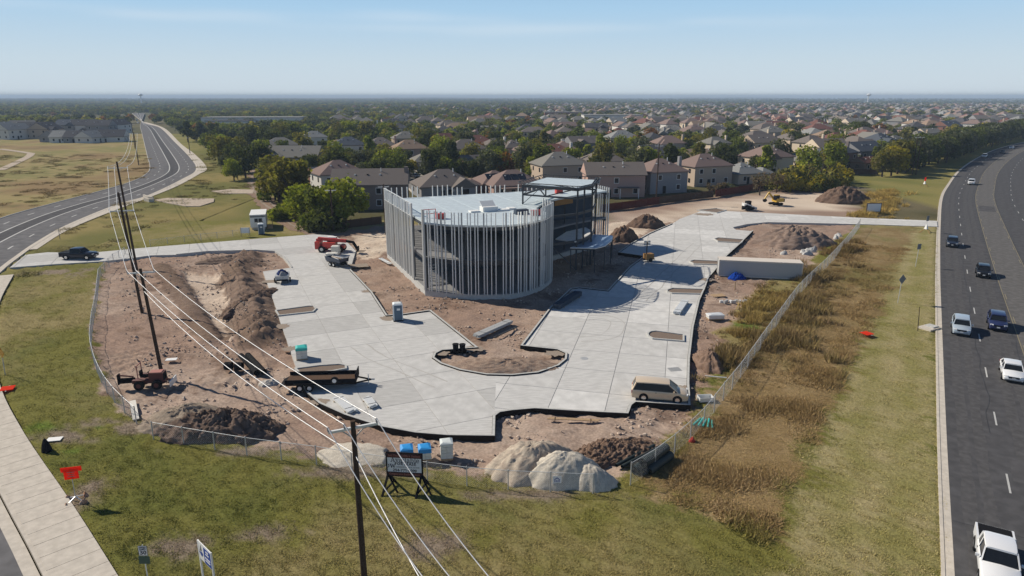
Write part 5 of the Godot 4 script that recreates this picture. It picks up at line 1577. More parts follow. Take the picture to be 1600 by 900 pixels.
	for k in 5:
		single("teal_pipe", Mb.new().tube(Vector3(-0.1, 0.12 + 0.1 * (k % 2), -0.8), Vector3(0.15 * (k - 2), 0.2, 0.8), 0.09, -1, 8).done(), M.teal, "teal plastic pipe dropped in a heap at the fence line", "pipe", Vector3(16.43, 0, -53.12) + Vector3(k * 0.22 - 0.4, 0, 0.1 * k), -0.5, "teal plastic pipes")
	single("red_bundle", heap_mesh(0.35, 0.3, 0.4, 71, Color(0.6, 0.1, 0.08), Color(0.4, 0.06, 0.05), 8), M.heap, "small bright red bundle at the foot of the wire fence", "bundle", Vector3(14.59, 0, -49.98))
	var cr := thing("wire_crate", "low grey wire crate on the weeds beside the wire fence", "crate", Vector3(17.79, 0, -57.72), 0.1)
	for e in [-0.5, 0.5]:
		part("side", Mb.new().box(Vector3(0, 0.25, e * 0.8), Vector3(1.3, 0.4, 0.05)).done(), M.galv, cr)
		part("end", Mb.new().box(Vector3(e * 1.3, 0.25, 0), Vector3(0.05, 0.4, 0.8)).done(), M.galv, cr)
	part("floor", Mb.new().box(Vector3(0, 0.06, 0), Vector3(1.3, 0.05, 0.8)).done(), M.galv_dull, cr)
	single("loose_pipe", Mb.new().tube(Vector3(-1.0, 0.1, -0.2), Vector3(1.0, 0.14, 0.35), 0.06, -1, 8).done(), M.galv, "thin grey pipe lying on the grass against the wire fence", "pipe", Vector3(20.27, 0, -63.06))
	single("concrete_washout", heap_mesh(1.1, 0.7, 0.3, 73, Color(0.7, 0.66, 0.6), Color(0.55, 0.52, 0.47), 10), M.heap, "small white lump of spilt concrete beside the flatbed trailer", "lump", Vector3(-23.79, 0, -61.8), 0.3)
	single("board", Mb.new().box(Vector3(0, 0.1, 0), Vector3(0.5, 0.08, 4.4)).done(), M.cream, "long pale board leaning along the inside of the wire fence", "board", Vector3(-33.63, 0, -55.59), 0.55)
	for k in 2:
		single("white_sheet", Mb.new().box(Vector3(0, 0.05, 0), Vector3(1.1, 0.04, 0.7)).done(), M.white, ["white scrap sheet lying on the lawn beside the black bag", "white scrap sheet lying on the dirt behind the trencher"][k], "sheet", [Vector3(-37.34, 0, -50.3), Vector3(-36.22, 0, -67.86)][k], 0.2)
	single("black_bag", heap_mesh(0.42, 0.38, 1.1, 75, Color(0.02, 0.02, 0.025), Color(0.012, 0.012, 0.014), 12, 0.7), M.black, "upright black plastic bag standing on the lawn by the pavement", "bag", Vector3(-36.81, 0, -48.52))

func build_signs() -> void:
	# lease board on two splayed timber frames
	var o := thing("lease_sign", "large blue grey lease board with dark header on two splayed black frames", "sign", Vector3(-7.56, 0, -42.87), -0.10)
	part("board", Mb.new().box(Vector3(0, 2.05, 0), Vector3(2.5, 1.75, 0.08)).done(), M.sign_face, o)
	part("header", Mb.new().box(Vector3(0, 2.76, 0.05), Vector3(2.5, 0.34, 0.04)).done(), M.maroon, o)
	part("footer", Mb.new().box(Vector3(0, 1.32, 0.05), Vector3(2.5, 0.30, 0.04)).done(), M.maroon, o)
	for e in [-1.27, 1.27]:
		part("frame_side", Mb.new().box(Vector3(e, 2.05, 0), Vector3(0.09, 1.85, 0.12)).done(), M.black, o)
	for e in [1.14, 2.95]:
		part("frame_rail", Mb.new().box(Vector3(0, e, 0), Vector3(2.6, 0.07, 0.12)).done(), M.black, o)
	for e in [-1.2, 1.2]:
		part("leg", Mb.new().bar(Vector3(e, 1.3, 0), Vector3(e - 0.25, -0.05, 1.0), 0.13).done(), M.black, o)
		part("leg", Mb.new().bar(Vector3(e, 1.3, 0), Vector3(e + 0.25, -0.05, -1.0), 0.13).done(), M.black, o)
		part("leg", Mb.new().bar(Vector3(e, 1.2, 0), Vector3(e + 0.75, -0.05, 0.4), 0.10).done(), M.black, o)
		part("leg_tie", Mb.new().bar(Vector3(e - 0.2, 0.25, 0.85), Vector3(e + 0.2, 0.25, -0.85), 0.1).done(), M.black, o)
	var z := 0.046
	part("lettering", lettering("1st Floor Office Suites", 0.21, 700, true), M.red_faded, o, Vector3(0, 2.76, 0.078))
	part("lettering", lettering("Available", 0.46, 500, true, true), M.navy, o, Vector3(0.05, 2.40, z))
	part("lettering", lettering("FOR LEASE", 0.31, 900), M.navy, o, Vector3(0.08, 2.12, z))
	part("lettering", lettering("DW", 0.40, 700, true), M.navy, o, Vector3(-1.0, 1.92, z))
	part("lettering", lettering("COMMERCIAL REAL ESTATE", 0.14, 500), M.sign_grey, o, Vector3(0.22, 1.86, z))
	part("lettering", lettering("254-771-0009", 0.28, 900), M.navy, o, Vector3(0.02, 1.61, z))
	part("lettering", lettering("Corporate Build to Suit", 0.19, 700, true), M.red_faded, o, Vector3(0, 1.32, 0.078))
	# red T-shaped road work sign, seen on its sandbagged stand
	var r := thing("road_work_sign", "bright red orange T-shaped sign on a spring stand weighted with sandbags", "sign", Vector3(-30.22, 0, -41.6), 0.25)
	part("panel", Mb.new().box(Vector3(0, 2.05, 0), Vector3(0.9, 0.75, 0.03)).done(), M.orange, r)
	part("wing", Mb.new().box(Vector3(0.05, 2.42, 0.004), Vector3(1.28, 0.34, 0.034)).done(), M.orange, r)
	for k in 3:
		part("print", Mb.new().box(Vector3(0, 2.2 - k * 0.16, 0.021), Vector3(0.5 - 0.1 * (k % 2), 0.05, 0.006)).done(), M.red_faded, r)
	part("mast", Mb.new().tube(Vector3(0, 0.25, 0), Vector3(0, 2.5, -0.03), 0.028, -1, 8).done(), M.galv_dull, r)
	for a in 4:
		var q := a * TAU / 4 + 0.6
		part("stand_leg", Mb.new().bar(Vector3(0, 0.32, 0), Vector3(cos(q) * 0.75, 0.03, sin(q) * 0.75), 0.05).done(), M.galv, r)
		var sb := thing("sandbag", "orange white sandbag weighing down the red sign's stand", "sandbag", r.position + r.basis * Vector3(cos(q) * 0.72, 0.06, sin(q) * 0.72), q, "sandbags on the red sign's stand")
		part("bag", heap_mesh(0.32, 0.18, 0.2, 80 + a, Color(0.55, 0.30, 0.18), Color(0.6, 0.5, 0.42), 7), M.heap, sb)
	# speed limit
	var sl := thing("speed_limit_sign", "white speed limit 30 sign above a dark green plate on one post", "sign", Vector3(-20.62, 0, -32.78), 0.02)
	part("post", Mb.new().bar(Vector3(0, -0.2, 0), Vector3(0, 2.9, 0), 0.05).done(), M.galv, sl)
	part("plate", Mb.new().box(Vector3(0, 2.55, 0.04), Vector3(0.46, 0.6, 0.012)).done(), M.white, sl)
	part("border", Mb.new().box(Vector3(0, 2.55, 0.035), Vector3(0.5, 0.64, 0.012)).done(), M.navy, sl)
	part("lettering", lettering("SPEED", 0.13, 800), M.navy, sl, Vector3(0, 2.76, 0.052))
	part("lettering", lettering("LIMIT", 0.13, 800), M.navy, sl, Vector3(0, 2.64, 0.052))
	part("lettering", lettering("30", 0.34, 900), M.navy, sl, Vector3(0, 2.43, 0.052))
	part("green_plate", Mb.new().box(Vector3(0, 1.95, 0.04), Vector3(0.62, 0.5, 0.012)).done(), M.green, sl)
	# blue and white board, seen at a slant
	var bw := thing("blue_white_sign", "white and blue development board standing at a slant on white posts", "sign", Vector3(-17.05, 0, -32.52), -0.75)
	part("board", Mb.new().box(Vector3(0, 2.45, 0), Vector3(1.7, 1.15, 0.05)).done(), M.white, bw)
	part("blue_half", Mb.new().box(Vector3(0.36, 2.42, 0.03), Vector3(0.9, 1.0, 0.012)).done(), M.sign_blue, bw)
	for x in [-0.82, 0.82]:
		part("post", Mb.new().box(Vector3(x, 1.45, -0.01), Vector3(0.09, 3.1, 0.09)).done(), M.white, bw)
	for k in 4:
		part("print_line", Mb.new().box(Vector3(0.36, 2.76 - k * 0.17 - (0.1 if k > 1 else 0.0), 0.04), Vector3([0.34, 0.4, 0.66, 0.6][k], 0.07, 0.008)).done(), M.white, bw)
	var sail := Mb.new()
	sail.tri_to(Vector3(-0.66, 2.42, 0.036), Vector3(-0.36, 2.55, 0.036), Vector3(-0.44, 2.92, 0.036), Vector3(0, 0, 1))
	part("emblem", sail.done(), M.sign_grey, bw)
	var hull := Mb.new()
	hull.tri_to(Vector3(-0.72, 2.36, 0.036), Vector3(-0.22, 2.36, 0.036), Vector3(-0.42, 2.14, 0.036), Vector3(0, 0, 1))
	hull.tri_to(Vector3(-0.72, 2.36, 0.036), Vector3(-0.22, 2.36, 0.036), Vector3(-0.36, 2.48, 0.036), Vector3(0, 0, 1))
	part("emblem", hull.done(), M.sign_blue, bw)
	# fence sign
	var fs := thing("fence_sign", "small white sign with a blue roof emblem hung on the chain-link fence", "sign", Vector3(3.2, 0, -43.12) + Vector3(0, 0, 0.12), 0.0)
	part("plate", Mb.new().box(Vector3(0, 0.75, 0), Vector3(0.62, 0.62, 0.015)).done(), M.sign_face, fs)
	var em := Mb.new()
	em.bar(Vector3(-0.2, 0.76, 0.014), Vector3(0, 0.93, 0.014), 0.012, 0.06)
	em.bar(Vector3(0.2, 0.76, 0.014), Vector3(0, 0.93, 0.014), 0.012, 0.06)
	part("emblem", em.done(), M.sign_blue, fs)
	part("lettering", lettering("CGIS", 0.2, 900), M.sign_blue, fs, Vector3(0, 0.66, 0.012))
	# traffic signs seen from behind along the main road
	var diamond := func(label: String, at: Vector3, h: float, s: float, mat: Material, lean: float, turn: float) -> void:
		var d := thing("warning_sign", label, "sign", at, turn)
		part("post", Mb.new().bar(Vector3(-lean, -0.2, 0), Vector3(0, h + s * 0.3, -0.02), 0.06).done(), M.galv_dull, d)
		part("plate", Mb.new().box(Vector3(0, h, 0.03), Vector3(s, s, 0.02), Basis(Vector3(0, 0, 1), PI / 4)).done(), mat, d)
	diamond.call("grey back of a diamond warning sign on a leaning post in the mown strip", Vector3(52.45, 0, -88.65), 3.3, 0.95, M.sign_grey, 0.2, 0.4)
	diamond.call("amber diamond warning sign on a thin post beside the pavement", Vector3(-50.82, 0, -63.71), 2.4, 0.8, M.amber, 0.25, -0.5)
	var bsn := thing("route_sign", "small grey blue rectangular sign on a thin post in the mown strip", "sign", Vector3(66.28, 0, -108.84), 0.3)
	part("post", Mb.new().bar(Vector3(-0.1, -0.2, 0), Vector3(0, 3.9, 0), 0.06).done(), M.galv_dull, bsn)
	part("plate", Mb.new().box(Vector3(0, 3.4, 0.04), Vector3(0.75, 0.9, 0.02)).done(), M.sign_grey, bsn)
	single("marker_post", Mb.new().tube(Vector3(0, -0.1, 0), Vector3(-0.25, 3.0, 0), 0.05, 0.035, 8).done(), M.pole, "thin bare leaning post beside the drain inlet in the mown strip", "post", Vector3(48.45, 0, -77.11))
	var di := thing("drain_inlet", "pale concrete kerb drain inlet at the edge of the main road", "drain", Vector3(50.38, 0, -78.05), 0.5)
	part("apron", Mb.new().box(Vector3(0, 0.08, 0), Vector3(2.2, 0.2, 1.6)).done(), M.old_concrete, di)
	part("lid", Mb.new().box(Vector3(0.4, 0.24, 0), Vector3(1.1, 0.12, 1.1)).done(), M.kerb, di)
	for k in 2:
		var at: Vector3 = [Vector3(41.43, 0, -75.31), Vector3(-48.15, 0, -60.14)][k]
		var f := thing("fallen_sign", ["flat orange road sign lying face up on the tall dry grass", "red orange road sign lying flat on the lawn beside the pavement"][k], "sign", at + Vector3(0, 0.35 if k == 0 else 0.16, 0), 0.4)
		part("plate", Mb.new().box(Vector3.ZERO, Vector3(1.1, 0.05, 1.1)).done(), M.orange, f)
		part("frame", Mb.new().box(Vector3(0, -0.04, 0), Vector3(0.08, 0.04, 1.5)).done(), M.galv_dull, f)
	# sign stand at the entrance, and another beyond
	var stand := func(label: String, at: Vector3, plate: Material, h: float) -> void:
		var s := thing("sign_stand", label, "sign", at, 0.5)
		for a in 4:
			var q := a * TAU / 4 + 0.4
			part("leg", Mb.new().bar(Vector3(0, 0.9, 0), Vector3(cos(q) * 1.3, 0.02, sin(q) * 1.3), 0.07).done(), M.plywood, s)
		part("mast", Mb.new().tube(Vector3(0, 0.7, 0), Vector3(0, h, 0), 0.04, -1, 6).done(), M.galv, s)
		part("base_cover", Mb.new().loft([[Vector3(-0.3, 0.7, -0.3), Vector3(0.3, 0.7, -0.3), Vector3(0.3, 0.7, 0.3), Vector3(-0.3, 0.7, 0.3)], [Vector3(-0.08, 1.6, -0.08), Vector3(0.08, 1.6, -0.08), Vector3(0.08, 1.6, 0.08), Vector3(-0.08, 1.6, 0.08)]]).done(), M.white, s)
		part("plate", Mb.new().box(Vector3(0, h, 0.05), Vector3(0.85, 1.1, 0.03)).done(), plate, s)
	stand.call("blue sign on a timber stand at the construction entrance kerb", Vector3(85.06, 0, -138.35), M.sign_grey, 2.9)
	stand.call("red stop sign on a stand at the far side street kerb", Vector3(128.1, 0, -212.88), M.orange, 2.2)
	var ps := thing("project_sign", "wide blue grey project board on posts beside the far construction entrance", "sign", Vector3(85.51, 0, -160.44), 0.1)
	part("board", Mb.new().box(Vector3(0, 1.6, 0), Vector3(3.4, 1.9, 0.1)).done(), M.sign_face, ps)
	for y in [0.6, 2.6]:
		part("frame_rail", Mb.new().box(Vector3(0, y, 0), Vector3(3.6, 0.12, 0.14)).done(), M.navy, ps)
	for x in [-1.75, 1.75]:
		part("post", Mb.new().box(Vector3(x, 1.3, 0), Vector3(0.14, 2.8, 0.14)).done(), M.navy, ps)
	single("sign_post", Mb.new().tube(Vector3(0, -0.1, 0), Vector3(0, 2.3, 0), 0.05, -1, 8).done(), M.sign_grey, "short dark mailbox post beside the S-bend road's pavement", "post", Vector3(-88.4, 0, -131.19))

func wire(a: Vector3, b: Vector3, sag: float, r: float, label: String) -> void:
	var mb := Mb.new()
	var n := 18
	var last := a
	for i in range(1, n + 1):
		var t := float(i) / n
		var p := a.lerp(b, t) - Vector3(0, sag * 4.0 * t * (1.0 - t), 0)
		mb.tube(last, p, r, -1, 5, false)
		last = p
	single("power_line", mb.done(), M.wire, label, "wire", Vector3.ZERO, 0.0, "overhead power lines")

func power_pole(label: String, at: Vector3, h: float, lean: Vector3, arm_dir: Vector3, arm: float, arms: Array) -> Array:
	var o := thing("utility_pole", label, "utility pole", at)
	var tip := Vector3(0, h, 0) + lean
	part("pole", Mb.new().tube(Vector3(0, -0.5, 0), tip, 0.19, 0.13, 12).done(), M.pole, o)
	var ends := []
	for y in arms:
		var c: Vector3 = tip * (y / h)
		part("crossarm", Mb.new().bar(c - arm_dir * arm, c + arm_dir * arm, 0.13, 0.13).done(), M.galv if arms.size() == 1 else M.pole, o)
		part("arm_brace", Mb.new().bar(c + arm_dir * arm * 0.5, c - Vector3(0, 0.6, 0), 0.05).done(), M.galv_dull, o)
		part("arm_brace", Mb.new().bar(c - arm_dir * arm * 0.5, c - Vector3(0, 0.6, 0), 0.05).done(), M.galv_dull, o)
		for e in [-1.0, -0.35, 0.95]:
			var q: Vector3 = c + arm_dir * arm * e + Vector3(0, 0.08, 0)
			var ins := part("insulator", Mb.new().tube(q, q + Vector3(0, 0.16, 0), 0.06, 0.045, 8).done(), M.insulator, o)
			part("cap", Mb.new().tube(q + Vector3(0, 0.15, 0), q + Vector3(0, 0.22, 0), 0.075, 0.03, 8).done(), M.insulator, ins)
			ends.append(at + q + Vector3(0, 0.2, 0))
	ends.append(at + tip)
	return ends

func build_poles() -> void:
	var side := Vector3(0.96, 0, -0.25).normalized()
	var p1 := power_pole("tall dark timber utility pole with a steel crossarm standing on the front lawn", Vector3(-8.05, 0, -31.6), 11.1, Vector3(-0.05, 0, 0.0), Vector3(0.97, 0.10, -0.22).normalized(), 1.25, [10.7])
	var p2 := power_pole("brown timber utility pole rising beside the trencher tractor", Vector3(-34.96, 0, -63.38), 11.1, Vector3(-0.6, 0, 0), side, 1.2, [10.7])
	var p3 := power_pole("brown timber utility pole standing in the bare dirt behind another pole", Vector3(-48.1, 0, -84.65), 15.5, Vector3(-0.7, 0, 0), side, 1.4, [13.2])
	var p4 := power_pole("utility pole on the grass between the driveway and the S-bend road", Vector3(-60.87, 0, -107.54), 17.2, Vector3(-0.6, 0, 0), side, 1.4, [16.2])
	var p5 := power_pole("distant utility pole in the dry field by the S-bend road", Vector3(-151.4, 0, -280.25), 13.0, Vector3(-0.2, 0, 0), side, 1.3, [12.4])
	power_pole("utility pole on the verge where the S-bend road bends away", Vector3(-201.46, 0, -371.51), 13.0, Vector3(0, 0, 0), side, 1.3, [12.4])
	for k in 3:
		wire(p1[k], p2[k], 0.7, 0.028, "white sunlit power line between the lawn pole and the pole by the trencher")
		wire(p2[k], p3[k], 0.3, 0.028, "white sunlit power line between the two poles in the dirt")
		wire(p3[k], p4[k], 0.4, 0.028, "power line from the dirt up to the pole by the driveway")
		wire(p4[k], p5[k], 3.0, 0.035, "power line crossing the S-bend road to the dry field")
	# the spans that leave towards the viewer's right, low past the drone
	var anchor := Vector3(2.5, 7.5, -16.0)
	for k in 3:
		wire(p1[k], anchor + Vector3(k * 1.5, 0.0, 0.3 * k), 1.5, 0.028, "white power line running from the lawn pole out over the front lawn")
	wire(p1[3] - Vector3(0, 1.9, 0), anchor + Vector3(-1.2, -1.0, 0), 0.8, 0.03, "lower communication cable from the lawn pole over the front lawn")
	wire(p1[3] - Vector3(0, 1.9, 0), p2[3] - Vector3(0, 2.2, 0), 1.0, 0.03, "lower communication cable along the dirt behind the wire fence")
	for s in [[142.51, -245.14, 13.5, "pale utility pole before the yellow tree at the roadside"], [143.88, -245.14, 13.5, "pale utility pole at the start of the roadside wall of trees"], [143.24, -269.97, 11.0, "dark utility pole with a white crossarm among grey roofs"], [38.25, -180.81, 15.0, "thin dark utility pole before the beige houses' wooden fence"], [-25.7, -137, 10.0, "dark pole beside the weathered backyard fence"], [-36.91, -139.04, 9.0, "thin steel lamp pole before the green trees"], [283.2, -424.16, 13.0, "pole among the far roadside trees"], [-156.75, -337.81, 8.0, "short dark pole on the verge of the S-bend road"], [306.89, -442.94, 13.0, "slim pole at the end of the roadside trees"]]:
		power_pole(s[3], Vector3(s[0], 0, s[1]), s[2], Vector3.ZERO, side, 1.1, [s[2] - 0.5])

func fence_run(label: String, line: PackedVector2Array, h: float) -> void:
	var o := thing("chain_link_fence", label, "fence")
	var at := resample(line, 3.0)
	var gy := func(p: Vector2) -> float: return ground_height(p.x, p.y)
	var post := Mb.new().tube(Vector3(0, -0.3, 0), Vector3(0, h + 0.08, 0), 0.045, -1, 6).done()
	for i in at.size():
		part("post", post, M.galv_dull, o, Vector3(at[i].x, gy.call(at[i]), at[i].y))
	var wm := Mb.new()
	for i in at.size() - 1:
		var a := v3(at[i], gy.call(at[i]))
		var b := v3(at[i + 1], gy.call(at[i + 1]))
		part("top_rail", Mb.new().tube(a + Vector3(0, h, 0), b + Vector3(0, h, 0), 0.022, -1, 5, false).done(), M.galv, o)
		# woven wire, both ways on the slant
		var l := a.distance_to(b)
		var e := (b - a) / l
		var k := -h
		while k < l:
			for way in [0, 1]:
				var t0 := maxf(k, 0.0)
				var t1 := minf(k + h, l)
				var y0 := (t0 - k)
				var y1 := (t1 - k)
				if way == 1:
					y0 = h - y0
					y1 = h - y1
				var p := a + e * t0 + Vector3(0, y0 + 0.03, 0)
				var q := a + e * t1 + Vector3(0, y1 + 0.03, 0)
				var n := Vector3(e.z, 0, -e.x) * 0.0025
				var u := Vector3(0, 0.004, 0)
				wm.quad(p - u, p + u, q + u, q - u)
				wm.quad(p - n, p + n, q + n, q - n)
			k += 0.17
	part("wire_mesh", wm.done(), M.galv, o)

func build_fence() -> void:
	fence_run("sagging chain-link fence round the western dirt, bending with the lawn", smooth(pts([-68.31, -117.76, -67.1, -111.97, -64.57, -104.23, -62.38, -99.6, -56.79, -89.55, -52.33, -81.23, -47.25, -72.12, -44.52, -67.86, -41.11, -63.06, -37.48, -58.55, -33.66, -54.58, -30.89, -51.96]), 1.5), 1.6)
	fence_run("chain-link fence along the front lawn before the soil and gravel piles", smooth(pts([-29.3, -50.41, -25.08, -49.14, -20.46, -47.72, -16.18, -46.76, -13.54, -46.01, -9.48, -44.92, -4.63, -43.71, -2.29, -43.2, 2.27, -42.71, 6.85, -42.39]), 1.5), 1.55)
	fence_run("chain-link fence climbing through tall dry grass from the gravel pile to the entrance", smooth(pts([8.53, -43.54, 10.64, -45.55, 13.14, -48.42, 16.34, -52.77, 19.49, -57.85, 23.81, -64.7, 31.5, -77.58, 40.71, -92.69, 50.9, -107.54, 64.02, -127.57, 75.67, -146.3]), 1.5), 1.8)
	fence_run("chain-link fence along the far side of the site driveway", smooth(pts([-67.43, -124.69, -61.78, -129.35, -52.59, -136.33]), 1.5), 1.2)
	var wood := func(label: String, line: PackedVector2Array, h: float, mat: Material) -> void:
		var o := thing("wooden_fence", label, "fence")
		var at := resample(line, 2.4)
		var panel := Mb.new()
		for k in 16:
			panel.box(Vector3(0, h * 0.5 + 0.02 * (k % 3), -1.12 + k * 0.15), Vector3(0.03, h, 0.14))
		var pm := panel.done()
		for i in at.size() - 1:
			var m := (at[i] + at[i + 1]) * 0.5
			var d := at[i + 1] - at[i]
			part("panel", pm, mat, o, v3(m, -0.15), atan2(d.x, d.y))
			part("post", Mb.new().box(v3(at[i], h * 0.5), Vector3(0.12, h + 0.1, 0.12)).done(), mat, o)
	wood.call("reddish brown board fence along the backyards behind the building", pts([21.38, -164.16, 29.65, -170.05, 38.4, -177.45]), 1.9, M.fence_red)
	wood.call("dark grey board fence joining two red ones along the backyards", pts([38.4, -177.45, 46.46, -183.12, 56.81, -190.41]), 1.9, M.fence_wood)
	wood.call("deep red board fence along the backyards up to the bushes", pts([56.81, -190.41, 72.5, -203.88, 83.14, -214.45]), 1.9, M.fence_red)
	wood.call("weathered brown board fence behind the bright green trees", pts([-38.66, -137.67, -35.23, -142.58, -28.05, -147.84]), 1.9, M.fence_wood)
	wood.call("dark board fence below the yellow bushes at the far corner", pts([108.21, -237.18, 122.99, -247.22, 132.19, -247.22]), 1.9, M.fence_wood)

var house_spots := PackedVector2Array()
var roof_mats := {}
var wall_mats := {}
var pane_mesh: ArrayMesh

func house_materials() -> void:
	var fine := noise_tex(0.05, 0.72, 1.0, 256, 61, 4)
	for e in [["grey brown", 0.20, 0.175, 0.16], ["pinkish brown", 0.25, 0.185, 0.165], ["charcoal", 0.10, 0.10, 0.108], ["slate blue", 0.105, 0.12, 0.145], ["pale grey", 0.27, 0.275, 0.27], ["tan", 0.32, 0.235, 0.175], ["brick red", 0.20, 0.10, 0.085], ["weathered grey", 0.235, 0.225, 0.205]]:
		roof_mats[e[0]] = grainy(lin(e[1], e[2], e[3]), fine, 3.0, 0.95)
	for e in [["cream", 0.68, 0.57, 0.44], ["white", 0.70, 0.68, 0.64], ["beige", 0.52, 0.42, 0.33], ["taupe", 0.24, 0.20, 0.185], ["pink stone", 0.48, 0.33, 0.28], ["grey", 0.30, 0.30, 0.31], ["brick", 0.24, 0.13, 0.105]]:
		wall_mats[e[0]] = grainy(lin(e[1], e[2], e[3]), fine, 2.0, 0.9)
	pane_mesh = Mb.new().box(Vector3.ZERO, Vector3(1, 1, 1)).done()

func roof_mesh(w: float, d: float, y: float, rise: float, hip: bool, over := 0.5) -> ArrayMesh:
	var mb := Mb.new()
	var a := w * 0.5 + over
	var b := d * 0.5 + over
	var along := w >= d
	var inset := (b if along else a) * (1.0 if hip else 0.0)
	var r0 := Vector3(-a + inset, y + rise, 0) if along else Vector3(0, y + rise, -b + inset)
	var r1 := -r0
	r1.y = y + rise
	var c := [Vector3(-a, y, -b), Vector3(a, y, -b), Vector3(a, y, b), Vector3(-a, y, b)]
	if along:
		mb.quad_to(c[0], c[1], r1, r0, Vector3(0, 1, -1))
		mb.quad_to(c[3], c[2], r1, r0, Vector3(0, 1, 1))
		mb.tri_to(c[0], c[3], r0, Vector3(-1, 0.3, 0))
		mb.tri_to(c[1], c[2], r1, Vector3(1, 0.3, 0))
	else:
		mb.quad_to(c[0], c[3], r1, r0, Vector3(-1, 1, 0))
		mb.quad_to(c[1], c[2], r1, r0, Vector3(1, 1, 0))
		mb.tri_to(c[0], c[1], r0, Vector3(0, 0.3, -1))
		mb.tri_to(c[3], c[2], r1, Vector3(0, 0.3, 1))
	# eaves board
	for i in 4:
		var p: Vector3 = c[i]
		var q: Vector3 = c[(i + 1) % 4]
		var m := (p + q) * 0.5
		mb.quad_to(p, q, q - Vector3(0, 0.22, 0), p - Vector3(0, 0.22, 0), Vector3(m.x, 0, m.z))
	mb.quad_to(c[0] - Vector3(0, 0.22, 0), c[1] - Vector3(0, 0.22, 0), c[2] - Vector3(0, 0.22, 0), c[3] - Vector3(0, 0.22, 0), Vector3.DOWN)
	return mb.done()

